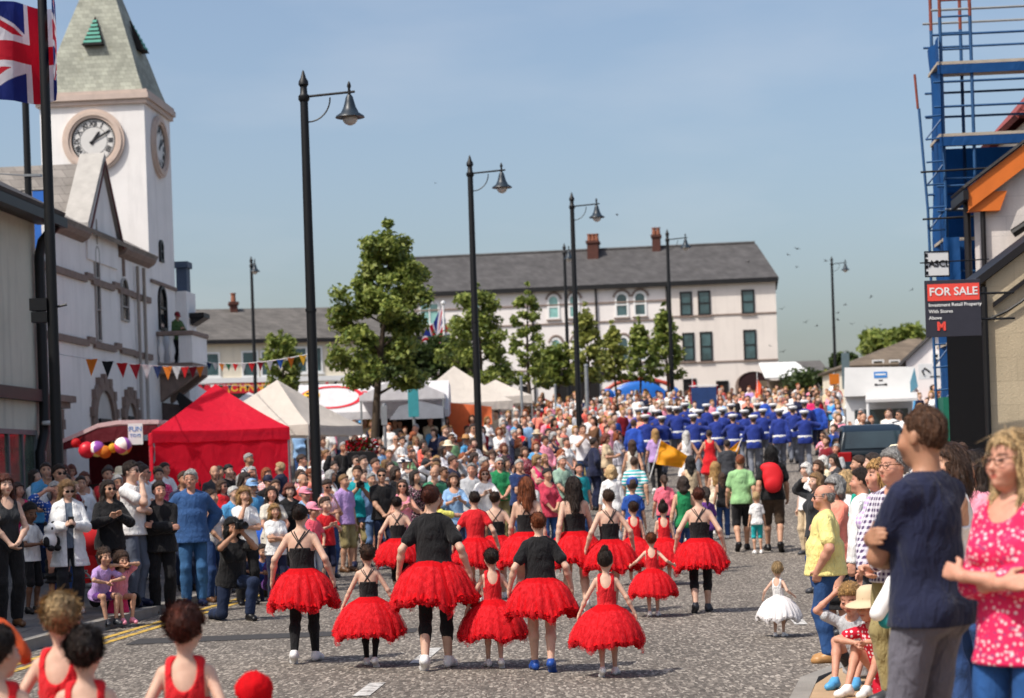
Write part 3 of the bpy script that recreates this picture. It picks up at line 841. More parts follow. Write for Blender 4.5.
# ---- the dancers' full red petticoat skirt
def tutu_mesh(seed=0, n=96, zw=1.055, zh=.60, rw=.135, rh=.40):
    rs = np.random.RandomState(seed); m = MB()
    ph = rs.rand(6)*6.28
    def ring(r, z, amp, zamp, fr):
        out = []
        for k in range(n):
            t = 2*PI*k/n
            a = (r-rw)*.07*math.sin(2*t+ph[1])+(r-rw)*.05*math.sin(3*t+ph[2])+amp*(math.sin(fr*t+ph[0])+.6*math.sin(fr*1.7*t+ph[1])+.35*math.sin(fr*2.9*t+ph[2]))
            zz = zamp*(1.3*math.sin(4*t+ph[3])+.9*math.sin(7*t+ph[4])+.6*math.sin(11*t+ph[1])+.5*math.sin(fr*t+ph[5]))
            out.append(((r+a)*math.cos(t), (r+a)*.92*math.sin(t)+.01, z+zz))
        return out
    # outer layer, gathered at the waist and puffed out at the hem, then ruffles turned under
    prof_ = [(0, 0, .0), (.05, .12, .003), (.15, .36, .006), (.32, .62, .009), (.54, .83, .012), (.74, .96, .016), (.90, 1.02, .020), (1.0, 1.02, .026), (1.06, .97, .030), (1.08, .88, .028), (1.03, .78, .02), (.96, .66, .012), (.90, .42, .006)]
    rings = [ring(rw+(rh-rw)*b, zw-(zw-zh)*a, c*.8, c*.7, 18 if a < .7 else 26) for a, b, c in prof_]
    vs = [p for r_ in rings for p in r_]
    fs = [(i*n+k, (i+1)*n+k, (i+1)*n+(k+1) % n, i*n+(k+1) % n) for i in range(len(rings)-1) for k in range(n)]
    m.add(vs, fs)
    m.cur = 1
    sh = [ring(rw+(rh-rw)*b*1.05+.008, zw-(zw-zh)*a*1.04, c, c*1.2, 22) for a, b, c in prof_[2:9]]
    vs = [(p[0]+rs.uniform(-.008, .008), p[1]+rs.uniform(-.008, .008), p[2]+(rs.uniform(-.03, .02) if i > 4 else 0)) for i, r_ in enumerate(sh) for p in r_]
    m.add(vs, [(i*n+k, (i+1)*n+k, (i+1)*n+(k+1) % n, i*n+(k+1) % n) for i in range(len(sh)-1) for k in range(n)]); m.cur = 0
    # loose net frill round the hem
    N2 = 240
    for lay in range(5):
        r0 = rh*(.93+.025*lay); z0 = zh-.015+.018*lay
        a, b = [], []
        for k in range(N2):
            t = 2*PI*k/N2
            w = .018*math.sin(37*t+lay*2+ph[0])+.014*math.sin(61*t+ph[1])+rs.uniform(-.010, .010)
            zz = .022*(1.3*math.sin(4*t+ph[3])+.9*math.sin(7*t+ph[4])+.6*math.sin(11*t+ph[1])); r0 = rh*(.93+.025*lay)*(1+.05*math.sin(2*t+ph[1])+.035*math.sin(3*t+ph[2]))
            a.append(((r0-.02)*math.cos(t), (r0-.02)*.92*math.sin(t)+.01, z0+.02+zz))
            b.append(((r0+.018+w)*math.cos(t), (r0+.018+w)*.92*math.sin(t)+.01, z0-.035+zz+rs.uniform(-.014, .014)))
        m.add(a+b, [(k, N2+k, N2+(k+1) % N2, (k+1) % N2) for k in range(N2)])
    return m

t = NT('red_net')
v = t.coord(); n_ = t.noise(t.coord(scale=(1, 1, .35)), 26, 4, .6)
t.L(t.mix(lin((218, 10, 24)), t.ramp(n_, [(.3, g(.78)), (.7, g(1.08))]), 1.0, 'MULTIPLY'), t.b.inputs['Base Color'])
t.bump(n_, .5, .02)
t.done(.85, .2); tr = t.N('ShaderNodeBsdfTranslucent'); tr.inputs['Color'].default_value = lin((226, 16, 30)); mx = t.N('ShaderNodeMixShader'); mx.inputs[0].default_value = .28
t.L(t.b.outputs[0], mx.inputs[1]); t.L(tr.outputs[0], mx.inputs[2]); t.L(mx.outputs[0], t.out.inputs['Surface']); M['tutu'] = t.m
t = NT('red_tulle'); n_ = t.noise(t.coord(scale=(1, 1, .3)), 30, 4, .65); t.b.inputs['Base Color'].default_value = lin((226, 24, 38)); t.b.inputs['Roughness'].default_value = .9
tr = t.N('ShaderNodeBsdfTransparent'); mx = t.N('ShaderNodeMixShader'); t.L(t.ramp(n_, [(.35, g(.25)), (.65, g(.85))]), mx.inputs[0]); t.L(t.b.outputs[0], mx.inputs[1]); t.L(tr.outputs[0], mx.inputs[2]); t.L(mx.outputs[0], t.out.inputs['Surface']); M['tulle'] = t.m
M['white_net'] = mat_plain('white_net', (224, 220, 220), .9, .1, 8, .3)
M['red_lycra'] = mat_plain('red_lycra', (214, 14, 34), .5, .08, 5)
M['black_lycra'] = mat_plain('black_lycra', (18, 16, 20), .6, .15, 5)
TUTUS = {}
def add_tutu(root, seed, mat='tutu'):
    f, sc = root_fig[root.name]
    child = f.sex == 'c'
    k = (seed % 7, child)
    if k not in TUTUS: TUTUS[k] = tutu_mesh(seed % 7, zw=1.05, zh=.66 if not child else .50, rh=.38 if not child else .53).mesh('skirt', [M['tutu'], M['tulle']], True)
    o = put('tutu_skirt' if mat == 'tutu' else 'net_skirt', TUTUS[k], root, M[mat])
    if mat != 'tutu': o.material_slots[1].link = 'OBJECT'; o.material_slots[1].material = M[mat]; o.rotation_euler = (0, 0, seed*1.3); o.location = (0, 0, 0)
    return o

def back_strap(root, double=False):
    """thin straps that cross over the bare back, laid on the skin"""
    f, sc = root_fig[root.name]
    F = Field(); f.trunk(F); F.cone(f.nb-np.array((0, 0, .04)), f.H, .05, .05)
    def surf(x, z):
        ys = np.linspace(0, .2, 81); d = F.ev(np.stack([np.full(81, x), ys, np.full(81, z)], 1))
        i = np.nonzero(d > 0)[0]; return ys[i[0]] if len(i) else .12
    m = MB()
    for off in ((0, .035) if double else (0,)):
        for sd in (1, -1):
            pts = []
            for t in np.linspace(0, 1, 12):
                x = sd*((.095-off)+(-.145+off)*t); z = 1.455+(1.265-1.455)*t
                pts.append((x, surf(x, z)+.004, z))
            pts.insert(0, (sd*(.095-off), -.02, 1.475)); pts.insert(0, (sd*.085, -.10, 1.33))
            m.tube(pts, .0065, 5)
    return m.build('back_strap', M['black_lycra'], root, True)
# ================================================================ light, sky, camera
SUN_EL, SUN_AZ = R(54), math.atan2(-.80, -.60)
SDIR = Vector((math.sin(SUN_AZ)*math.cos(SUN_EL), math.cos(SUN_AZ)*math.cos(SUN_EL), math.sin(SUN_EL)))
sl = bpy.data.lights.new('sun', 'SUN'); sl.energy = 3.8; sl.angle = R(.5); sl.color = (1.0, .945, .86)
so = bpy.data.objects.new('sun', sl); COL.objects.link(so); so.rotation_euler = SDIR.to_track_quat('Z', 'Y').to_euler(); so.location = (-20, -20, 40)
w = bpy.data.worlds.new('World'); SC.world = w; w.use_nodes = True
nt = w.node_tree; bg = nt.nodes['Background']
sky = nt.nodes.new('ShaderNodeTexSky'); sky.sky_type = 'NISHITA'; sky.sun_disc = False
sky.sun_elevation = SUN_EL; sky.sun_rotation = SUN_AZ % (2*PI); sky.air_density = 1.0; sky.dust_density = 3.6; sky.ozone_density = 1.0; sky.altitude = 60
tcw = nt.nodes.new('ShaderNodeTexCoord'); mpw = nt.nodes.new('ShaderNodeMapping'); mpw.inputs['Scale'].default_value = (1, 1, 3.5); nw = nt.nodes.new('ShaderNodeTexNoise'); nw.inputs['Scale'].default_value = 5; nw.inputs['Detail'].default_value = 6
rw_ = nt.nodes.new('ShaderNodeValToRGB'); rw_.color_ramp.elements[0].position = .5; rw_.color_ramp.elements[1].position = .78; rw_.color_ramp.elements[0].color = (0, 0, 0, 1); rw_.color_ramp.elements[1].color = (.22, .22, .22, 1)
mw = nt.nodes.new('ShaderNodeMix'); mw.data_type = 'RGBA'; mw.inputs[7].default_value = (4.6, 4.7, 5.0, 1)
nt.links.new(tcw.outputs['Generated'], mpw.inputs['Vector']); nt.links.new(mpw.outputs['Vector'], nw.inputs['Vector']); nt.links.new(nw.outputs['Fac'], rw_.inputs['Fac']); nt.links.new(rw_.outputs['Color'], mw.inputs[0]); nt.links.new(sky.outputs['Color'], mw.inputs[6])
nt.links.new(mw.outputs[2], bg.inputs['Color']); bg.inputs['Strength'].default_value = .146
cam = bpy.data.cameras.new('camera'); co = bpy.data.objects.new('camera', cam); COL.objects.link(co); SC.camera = co
cam.sensor_width = 36; cam.lens = FPX/1024*36; cam.clip_end = 3000; cam.clip_start = .1
co.location = (0, 0, HC)
co.rotation_euler = (Matrix.Rotation(R(90), 3, 'X') @ Matrix.Rotation(-ROLL, 3, 'Z')).to_euler()
cam.shift_x = (-(-V0)*SR)/1024*1.0; cam.shift_y = ((-V0)*CR)/1024
cam.dof.use_dof = True; cam.dof.focus_distance = 18.5; cam.dof.aperture_fstop = 2.8
SC.view_settings.view_transform = 'Standard'; SC.view_settings.look = 'None'; SC.view_settings.exposure = 0.18; SC.view_settings.gamma = 1
SC.cycles.max_bounces = 6; SC.cycles.transparent_max_bounces = 8; SC.cycles.caustics_reflective = False; SC.cycles.caustics_refractive = False

# ================================================================ materials of the place
def asphalt():
    t = NT('chip_seal_road'); v = t.coord()
    v2 = t.coord(scale=(1, .24, 1)); vo = t.N('ShaderNodeTexVoronoi'); vo.inputs['Scale'].default_value = 46; t.L(v2, vo.inputs['Vector'])
    sep = t.N('ShaderNodeSeparateColor'); t.L(vo.outputs['Color'], sep.inputs[0])
    c = t.ramp(sep.outputs[0], [(.0, lin((86, 80, 74))), (.4, lin((106, 99, 92))), (.75, lin((130, 122, 113))), (1.0, lin((172, 163, 152)))])
    f = t.noise(v2, 80, 4, .75)
    c = t.mix(c, t.ramp(f, [(.3, g(.78)), (.7, g(1.14))]), .9, 'MULTIPLY')
    big = t.noise(t.coord(scale=(1, .35, 1)), .55, 4, .6)
    c = t.mix(c, t.ramp(big, [(.32, g(.78)), (.62, g(1.08))]), 1.0, 'MULTIPLY')
    st = t.noise(t.coord(scale=(1, .5, 1)), 1.7, 3, .7)
    c = t.mix(c, (.03, .028, .028, 1), t.ramp(st, [(.66, g(0)), (.76, g(.45))]))
    t.L(c, t.b.inputs['Base Color']); t.bump(sep.outputs[0], .6, .012)
    return t.done(.88, .3)
M['road'] = asphalt()
def paving():
    t = NT('concrete_paving'); v = t.coord()
    br = t.N('ShaderNodeTexBrick'); br.inputs['Scale'].default_value = 1.0; br.inputs['Brick Width'].default_value = .6; br.inputs['Row Height'].default_value = .6
    br.inputs['Mortar Size'].default_value = .008; br.inputs['Color1'].default_value = (.16, .15, .145, 1); br.inputs['Color2'].default_value = (.125, .12, .118, 1); br.inputs['Mortar'].default_value = (.05, .05, .05, 1)
    t.L(v, br.inputs['Vector'])
    c = t.mix(br.outputs['Color'], t.ramp(t.noise(v, 3, 4), [(.3, g(.75)), (.7, g(1.1))]), 1.0, 'MULTIPLY')
    t.L(c, t.b.inputs['Base Color']); return t.done(.9, .25)
M['paving'] = paving()
M['kerb'] = mat_plain('kerb_stone', (142, 137, 130), .85, .25, 3, .3)
M['tan_paving'] = mat_plain('tan_paving', (176, 148, 116), .9, .18, 4, .3)
def worn_paint(name, c):
    t = NT(name); v = t.coord()
    n = t.noise(v, 9, 5, .7)
    t.L(t.mix(lin(c), (.12, .115, .11, 1), t.ramp(n, [(.48, g(0)), (.62, g(.85))])), t.b.inputs['Base Color'])
    return t.done(.8, .3)
M['yellow_line'] = worn_paint('yellow_line', (206, 168, 74)); M['white_line'] = worn_paint('white_line', (196, 194, 190))
def render_wall(name, c, stain=.25, scale=1.2, bump=.2, joints=False):
    t = NT(name); v = t.coord()
    n = t.noise(v, scale, 5, .65); st = t.noise(t.coord(scale=(1, 1, .12)), 2.3, 4, .65)
    col = t.mix(lin(c), t.ramp(n, [(.3, g(1-stain*.5)), (.65, g(1.04))]), 1.0, 'MULTIPLY')
    col = t.mix(col, t.ramp(st, [(.34, g(1-stain)), (.5, g(1))]), .8, 'MULTIPLY')
    if joints:
        br = t.N('ShaderNodeTexBrick'); br.inputs['Scale'].default_value = 1; br.inputs['Brick Width'].default_value = .9; br.inputs['Row Height'].default_value = .38
        br.inputs['Mortar Size'].default_value = .008; br.inputs['Color1'].default_value = g(1); br.inputs['Color2'].default_value = g(.94); br.inputs['Mortar'].default_value = g(.86)
        mp = t.N('ShaderNodeMapping'); mp.inputs['Rotation'].default_value = (PI/2, 0, 0); tc = t.N('ShaderNodeTexCoord'); t.L(tc.outputs['Object'], mp.inputs['Vector']); t.L(mp.outputs['Vector'], br.inputs['Vector'])
        col = t.mix(col, br.outputs['Color'], 1.0, 'MULTIPLY')
    t.L(col, t.b.inputs['Base Color'])
    t.bump(t.noise(v, 26, 4), bump, .02)
    return t.done(.9, .25)
M['hall_wall'] = render_wall('hall_render', (234, 231, 228), .12, .8, .1)
M['terrace_wall'] = render_wall('terrace_render', (218, 209, 201), .08, .5)
M['terrace_white'] = render_wall('terrace_white_render', (226, 220, 216), .06, .5)
M['cream_wall'] = render_wall('cream_render', (222, 212, 192), .12, .7)
M['near_wall'] = render_wall('near_render', (214, 210, 192), .2, .8)
M['house_wall'] = render_wall('house_render', (228, 222, 220), .06)
M['stone_wall'] = render_wall('sandy_wall', (192, 176, 148), .15, 2.2, .4, True)
M['block_wall'] = render_wall('painted_block', (222, 213, 206), .1, 1.5, .3, True)
M['trim_stone'] = mat_plain('brown_trim_stone', (134, 116, 106), .85, .2, 5, .3)
def slate(name, c, sc=2.2, moss=.15):
    t = NT(name)
    br = t.N('ShaderNodeTexBrick'); br.inputs['Scale'].default_value = sc; br.inputs['Brick Width'].default_value = .6; br.inputs['Row Height'].default_value = .42
    br.inputs['Mortar Size'].default_value = .012; br.inputs['Mortar Smooth'].default_value = .3
    c = lin(c); br.inputs['Color1'].default_value = c; br.inputs['Color2'].default_value = tuple(x*.74 for x in c[:3])+(1,); br.inputs['Mortar'].default_value = tuple(x*.35 for x in c[:3])+(1,)
    tc = t.N('ShaderNodeTexCoord'); sp = t.N('ShaderNodeSeparateXYZ'); cb = t.N('ShaderNodeCombineXYZ'); ad = t.N('ShaderNodeMath', operation='ADD')
    t.L(tc.outputs['Object'], sp.inputs[0]); t.L(sp.outputs['X'], ad.inputs[0]); t.L(sp.outputs['Y'], ad.inputs[1])
    t.L(ad.outputs[0], cb.inputs['X']); t.L(sp.outputs['Z'], cb.inputs['Y']); t.L(cb.outputs[0], br.inputs['Vector'])
    v = t.coord(); n = t.noise(v, 1.1, 5, .65)
    col = t.mix(br.outputs['Color'], t.ramp(n, [(.3, g(.72)), (.7, g(1.2))]), 1.0, 'MULTIPLY')
    col = t.mix(col, (.16, .14, .06, 1), t.ramp(t.noise(v, 3.2, 5, .7), [(.6, g(0)), (.75, g(moss))]))
    t.L(col, t.b.inputs['Base Color']); t.bump(br.outputs['Fac'], .3, .02)
    return t.done(.75, .3)
M['slate'] = slate('dark_slate', (84, 82, 82)); M['slate_pale'] = slate('weathered_slate', (138, 132, 126), 1.6); M['slate_brown'] = slate('mossy_tiles', (122, 108, 92), 2.2, .5)
M['slate_grey'] = slate('grey_slate', (104, 100, 96), 2.0, .25)
M['red_tiles'] = slate('red_tiles', (150, 74, 70), 3)
M['brick'] = mat_plain('chimney_brick', (84, 50, 42), .85, .3, 8, .3)
M['black_metal'] = mat_plain('black_painted_iron', (9, 10, 13), .5, .2, 5)
M['black_paint'] = mat_plain('black_paint', (16, 15, 16), .5, .25, 3)
M['dark_gutter'] = mat_plain('dark_gutter', (20, 16, 18), .5, .2, 3)
M['white_paint'] = mat_plain('white_paint', (226, 226, 224), .5, .06, 3)
M['grey_metal'] = mat_plain('galvanised', (150, 154, 156), .45, .15, 6, .0, .4)
def glass(name, c, rough=.08):
    t = NT(name); n = t.noise(t.coord(), .9, 3)
    t.L(t.mix(lin(c), t.ramp(n, [(.35, g(.6)), (.65, g(1.3))]), 1.0, 'MULTIPLY'), t.b.inputs['Base Color'])
    return t.done(rough, .8)
M['glass'] = glass('window_glass', (58, 84, 88)); M['glass_dark'] = glass('dark_glass', (30, 36, 40)); M['glass_green'] = glass('blind_behind_glass', (128, 176, 170), .15)
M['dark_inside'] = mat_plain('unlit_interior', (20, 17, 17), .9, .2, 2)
def canvas(name, c, trans=.3):
    t = NT(name); v = t.coord()
    n = t.noise(v, 2.4, 4, .6, .5)
    col = t.mix(lin(c), t.ramp(n, [(.3, g(.9)), (.7, g(1.04))]), 1.0, 'MULTIPLY')
    t.L(col, t.b.inputs['Base Color']); t.bump(t.noise(t.coord(scale=(1, 1, .6)), 3.2, 3, .5, 1.2), .5, .06)
    tr = t.N('ShaderNodeBsdfTranslucent'); t.L(col, tr.inputs['Color'])
    mx = t.N('ShaderNodeMixShader'); mx.inputs[0].default_value = trans
    t.L(t.b.outputs[0], mx.inputs[1]); t.L(tr.outputs[0], mx.inputs[2]); t.L(mx.outputs[0], t.out.inputs['Surface'])
    return t.done(.7, .3)
M['canvas_red'] = canvas('red_canvas', (232, 24, 58), .45); M['canvas_cream'] = canvas('cream_canvas', (222, 213, 202)); M['canvas_white'] = canvas('white_canvas', (232, 230, 232)); M['canvas_pink'] = canvas('faded_pink_canvas', (226, 200, 200))
M['canvas_orange'] = canvas('orange_cloth', (236, 118, 70), .4); M['canvas_darkred'] = canvas('maroon_canvas', (96, 22, 34), .15)
M['net_blue'] = canvas('blue_debris_net', (26, 84, 146), .35)
for k, c in {'p_orange': (232, 140, 50), 'p_black': (26, 28, 32), 'p_red': (206, 34, 40), 'p_wine': (140, 22, 40), 'p_white': (230, 230, 230), 'p_navy': (28, 48, 96), 'p_blue': (40, 84, 170), 'p_yellow': (238, 190, 60), 'p_green': (40, 110, 70)}.items():
    M[k] = canvas('pennant_'+k[2:], c, .35)
M['orange_paint'] = mat_plain('orange_painted_timber', (214, 112, 40), .6, .12, 3)
M['cyan'] = mat_plain('blue_sign_paint', (60, 130, 200), .5)
M['flag_red'] = canvas('flag_red', (196, 22, 46), .35); M['flag_white'] = canvas('flag_white', (228, 224, 230), .35); M['flag_blue'] = canvas('flag_blue', (28, 44, 120), .35)
M['sign_red'] = mat_plain('red_sign', (206, 30, 48), .4); M['sign_yellow'] = mat_plain('yellow_letters', (236, 190, 60), .5); M['sign_board'] = mat_plain('dark_sign_board', (48, 48, 58), .5)
M['sale_red'] = mat_plain('sale_red', (232, 78, 66), .5, .04)

# ================================================================ ground
def sheet(name, xs, ys, zf, mat, kind='structure'):
    m = MB(); nx, ny = len(xs), len(ys)
    m.add([(x, y, zf(x, y)) for y in ys for x in xs], [(j*nx+i, j*nx+i+1, (j+1)*nx+i+1, (j+1)*nx+i) for j in range(ny-1) for i in range(nx-1)])
    return tag(m.build(name, mat, None, True), kind=kind)
ys = list(np.arange(-30, 160, 2))+[170, 185, 200, 260, 320, 450, 700, 1200]
sheet('road', [-300, -80, -40, -25, -14, -8, -4, 0, 4, 8, 14, 25, 40, 80, 300], ys, lambda x, y: prof(y), M['road'])
def strip(name, fx0, fx1, y0, y1, dz, mat, step=1.0, thick=None):
    m = MB(); yy = list(np.arange(y0, y1+.001, step))
    vs, fs = [], []
    for y in yy:
        a, b = fx0(y), fx1(y); z = dz(y) if callable(dz) else dz
        za = z if not isinstance(z, tuple) else z[0]; zb = z if not isinstance(z, tuple) else z[1]
        p = prof(y)
        if thick is None: vs += [(a, y, p+za), (b, y, p+zb)]
        else: vs += [(a, y, p+za), (b, y, p+zb), (b, y, p+zb-thick), (a, y, p+za-thick)]
    k = 2 if thick is None else 4
    for i in range(len(yy)-1):
        if k == 2: fs.append((2*i, 2*i+1, 2*i+3, 2*i+2))
        else:
            for j in range(4): fs.append((4*i+j, 4*i+(j+1) % 4, 4*i+4+(j+1) % 4, 4*i+4+j))
    if k == 4: fs += [(0, 3, 2, 1), tuple(4*(len(yy)-1)+j for j in range(4))]
    m.add(vs, fs)
    return tag(m.build(name, mat), kind='structure')
def pav_left(y):
    return None
sheetL = MB(); yy = list(np.arange(-30, 76, 1.0)); vs = []; fs = []
for y in yy:
    k = lkerb(y)-.14; p = prof(y)
    vs += [(k, y, p+.12), (k-6, y, p+.42), (k-40, y, p+.42)]
for i in range(len(yy)-1):
    for j in (0, 1): fs.append((3*i+j+1, 3*i+j, 3*i+3+j, 3*i+4+j))
sheetL.add(vs, fs); tag(sheetL.build('pavement', M['paving']), kind='structure')
strip('kerb', lambda y: lkerb(y)-.14, lambda y: lkerb(y), -30, 75, .124, M['kerb'], 1.0, .2)
strip('pavement', lambda y: rkerb(y)+.14, lambda y: rkerb(y)+22, -30, 17, .12, M['tan_paving']); strip('pavement', lambda y: rkerb(y)+.14, lambda y: rkerb(y)+22, 17, 75, .12, M['paving'])
strip('kerb', lambda y: rkerb(y), lambda y: rkerb(y)+.14, -30, 75, .124, M['kerb'], .5, .2)
for off in (.34, .56):
    strip('road_marking', lambda y: lkerb(y)+off, lambda y: lkerb(y)+off+.10, 2, 36, .006, M['yellow_line'])
for px, py, L in ((409, 664, 1.6), (795, 625, 2.2), (352, 697, 1.0)):
    a, b = unroll(px, py); Y = -HC*FPX/b; X = a/FPX*Y
    m = MB(); m.add([(X, Y, .006), (X+.14, Y, .006), (X+.14+L*.07, Y+L, .006), (X+L*.07, Y+L, .006)], [(0, 1, 2, 3)])
    tag(m.build('road_marking', M['white_line']), kind='structure')
# dark strip laid flat across the road
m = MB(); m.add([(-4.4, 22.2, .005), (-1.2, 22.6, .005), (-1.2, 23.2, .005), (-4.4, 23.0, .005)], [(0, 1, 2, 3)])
tag(m.build('road_strip', mat_plain('dark_strip', (62, 60, 60), .85, .25, 20, .3)), kind='structure')

# ================================================================ shared builders for the place
TH = R(3.9)
class Local:
    """a building's own frame: features are read off the photograph onto its wall plane"""
    def __init__(s, origin, rz, z0):
        s.o = Vector((origin[0], origin[1], 0)); s.rz = rz; s.z0 = z0
        s.ex = Vector((math.cos(rz), math.sin(rz), 0)); s.ey = Vector((-math.sin(rz), math.cos(rz), 0))
    def wall(s, px, py, axis='x', c=0.0):
        """where the sight line through a pixel meets the plane local axis = c; returns (other local coordinate, height)"""
        a, b = unroll(px, py); d = Vector((a/FPX, 1, b/FPX)); n = s.ex if axis == 'x' else s.ey
        o = s.o+n*c; t = (o.x*n.x+o.y*n.y)/(d.x*n.x+d.y*n.y)
        q = Vector((d.x*t, d.y*t, 0))-s.o
        return (q.dot(s.ey) if axis == 'x' else q.dot(s.ex)), HC+d.z*t
    def mb(s):
        m = MB(); m.M = Matrix.Translation((0, 0, -s.z0)); return m
    def root(s, name, label, cat, group=None):
        return empty(name, (s.o.x, s.o.y, s.z0), s.rz, label, cat, group)

def window(L, root, x0, x1, z0, z1, c, frame, pane, fw=.07, bars=1, vbars=0, sill=None, arch=False, axis='y', sgn=-1, name='window'):
    """frame (part) with pane and sill (sub-parts) on the wall plane axis=c, proud of the wall towards sgn"""
    m = L.mb()
    def B(a0, a1, d0, d1, h0, h1):
        lo, hi = sorted((c+sgn*d0, c+sgn*d1))
        if axis == 'y': m.box(a0, a1, lo, hi, h0, h1)
        else: m.box(lo, hi, a0, a1, h0, h1)
    def outline(pad):
        if not arch: return [(x0+pad, z0+pad), (x1-pad, z0+pad), (x1-pad, z1-pad), (x0+pad, z1-pad)]
        cx = (x0+x1)/2; w = (x1-x0)/2; rise = min(w, arch if not isinstance(arch, bool) else w)
        return [(x0+pad, z0+pad), (x1-pad, z0+pad)]+[(cx+(w-pad)*math.cos(t), z1-rise+(rise-pad)*math.sin(t)) for t in np.linspace(0, PI, 11)]
    po, pi_ = outline(0), outline(fw); n = len(po)
    def P(p, d): return (p[0], c+sgn*d, p[1]) if axis == 'y' else (c+sgn*d, p[0], p[1])
    vs = [P(p, .0) for p in po]+[P(p, .07) for p in po]+[P(p, .07) for p in pi_]+[P(p, .015) for p in pi_]
    fs = []
    for i in range(n):
        j = (i+1) % n
        fs += [(i, j, n+j, n+i), (n+i, n+j, 2*n+j, 2*n+i), (2*n+i, 2*n+j, 3*n+j, 3*n+i)]
    m.add(vs, fs)
    for k in range(bars):
        z = z0+(z1-z0)*(k+1)/(bars+1); B(x0+fw, x1-fw, .016, .06, z-fw*.35, z+fw*.35)
    for k in range(vbars):
        x = x0+(x1-x0)*(k+1)/(vbars+1); B(x-fw*.35, x+fw*.35, .017, .058, z0+fw, z1-fw)
    fr = m.build(name, frame, root)
    m = L.mb(); m.add([P(p, .014) for p in pi_], [tuple(range(n))]); m.build('pane', pane, fr)
    if sill:
        m = L.mb(); B(x0-.08, x1+.08, .0, .14, z0-.10, z0-.005); m.build('sill', sill, fr)
    return fr

def lamp_post(px, top, label, arm=1, h=8.9, armdir=None, Y=None):
    """black post with finial, bracket arm and bell shade; its distance follows from its height"""
    if Y is None:
        best = None
        for y in np.arange(20, 140, .25):
            p = at(px, top, y); e = abs(p.z-gz(p.x, y)-h)
            if best is None or e < best[0]: best = (e, y)
        Y = best[1]
    p = at(px, top, Y); z = gz(p.x, Y); h = p.z-z
    r = empty('street_lamp', (p.x, Y, z), 0, label, 'street lamp', 'black street lamps along the street')
    m = MB(); m.lathe([(.16, -.1), (.16, .25), (.13, .35), (.125, .9), (.10, 1.05), (.095, 1.3), (.085, h*.55), (.07, h-.55)], 12)
    m.lathe([(.10, h*.52), (.10, h*.52+.05)], 12)
    m.build('post', M['black_metal'], r, 'auto')
    m = MB(); m.lathe([(.075, h-.56), (.10, h-.52), (.10, h-.46), (.065, h-.42), (.06, h-.3), (.09, h-.26), (.085, h-.2), (.05, h-.14), (.02, h-.03), (.004, h)], 12)
    m.build('finial', M['black_metal'], r, 'auto')
    d = Vector(armdir or (1, 0, 0)).normalized(); L = .80
    za = h-.47
    m = MB(); m.tube([d*.05+Vector((0, 0, za)), d*(L+.1)+Vector((0, 0, za+.06))], .022, 8)
    m.tube([d*.06+Vector((0, 0, za-.45))]+[d*(.06+.4*math.sin(t))+Vector((0, 0, za-.45+.42*(1-math.cos(t)))) for t in np.linspace(.2, PI/2, 8)], .014, 6)
    m.lathe([(.005, .19), (.025, .15), (.038, .10), (.02, .05), (.03, .0), (.03, -.08)], 10, tuple(d*L+Vector((0, 0, za+.06))))
    m.build('bracket_arm', M['black_metal'], r, 'auto')
    c = tuple(d*L+Vector((0, 0, za-.02)))
    m = MB(); m.lathe([(.045, .02), (.065, -.02), (.085, -.10), (.11, -.19), (.16, -.29), (.25, -.35), (.26, -.375), (.235, -.37), (.05, -.32)], 20, c, cap=False)
    m.build('lamp_shade', M['lamp_shade'], r, 'auto')
    m = MB(); m.lathe([(.11, -.34), (.135, -.38), (.13, -.43), (.095, -.48), (.035, -.51), (.001, -.515)], 16, c, cap=False)
    m.build('globe', M['globe'], r, True)
    return r
M['lamp_shade'] = mat_plain('blue_black_shade', (34, 46, 56), .4)
M['globe'] = mat_plain('frosted_globe', (204, 196, 188), .25, .05)

def union_flag(root, path, H, top):
    """rippling union flag: path = list of plan points from hoist to fly (local), H height, top z"""
    nu, nv = 180, 90
    P = [Vector(p) for p in path]; seg = [0]
    for i in range(1, len(P)): seg.append(seg[-1]+(P[i]-P[i-1]).length)
    tot = seg[-1]
    def along(t):
        s = t*tot
        for i in range(1, len(P)):
            if s <= seg[i]+1e-9: return P[i-1].lerp(P[i], (s-seg[i-1])/(seg[i]-seg[i-1]))
        return P[-1]
    def col(u, v):
        x, y = u*60, v*30
        cx, cy = x-30, y-15
        if abs(cx) < 3 or abs(cy) < 3: return 0
        if abs(cx) < 5 or abs(cy) < 5: return 1
        d1 = (cx*30-cy*60)/math.hypot(30, 60); d2 = (cx*30+cy*60)/math.hypot(30, 60)
        if (cx < 0 and -0 <= (d1 if cy < 0 else 9) < 2) or (cx > 0 and 0 <= (-d1 if cy > 0 else 9) < 2): return 0
        if (cx < 0 and 0 <= (-d2 if cy > 0 else 9) < 2) or (cx > 0 and 0 <= (d2 if cy < 0 else 9) < 2): return 0
        if abs(d1) < 3 or abs(d2) < 3: return 1
        return 2
    m = MB(); vs = []
    for j in range(nv+1):
        for i in range(nu+1):
            u, v = i/nu, j/nv
            p = along(u); w = .05*u*math.sin(u*16+v*2.2)+.03*u*math.sin(u*27-v*3)
            vs.append((p.x+w*.5, p.y+w, top-H*(1-v)-.08*u*u*H*3+.07*math.sin(u*9+v)))
    m.v = [tuple(q) for q in vs]
    for j in range(nv):
        for i in range(nu):
            a = j*(nu+1)+i
            m.f.append((a, a+1, a+nu+2, a+nu+1)); m.m.append(col((i+.5)/nu, (j+.5)/nv))
    return m.build('flag_cloth', [M['flag_red'], M['flag_white'], M['flag_blue']], root, True)

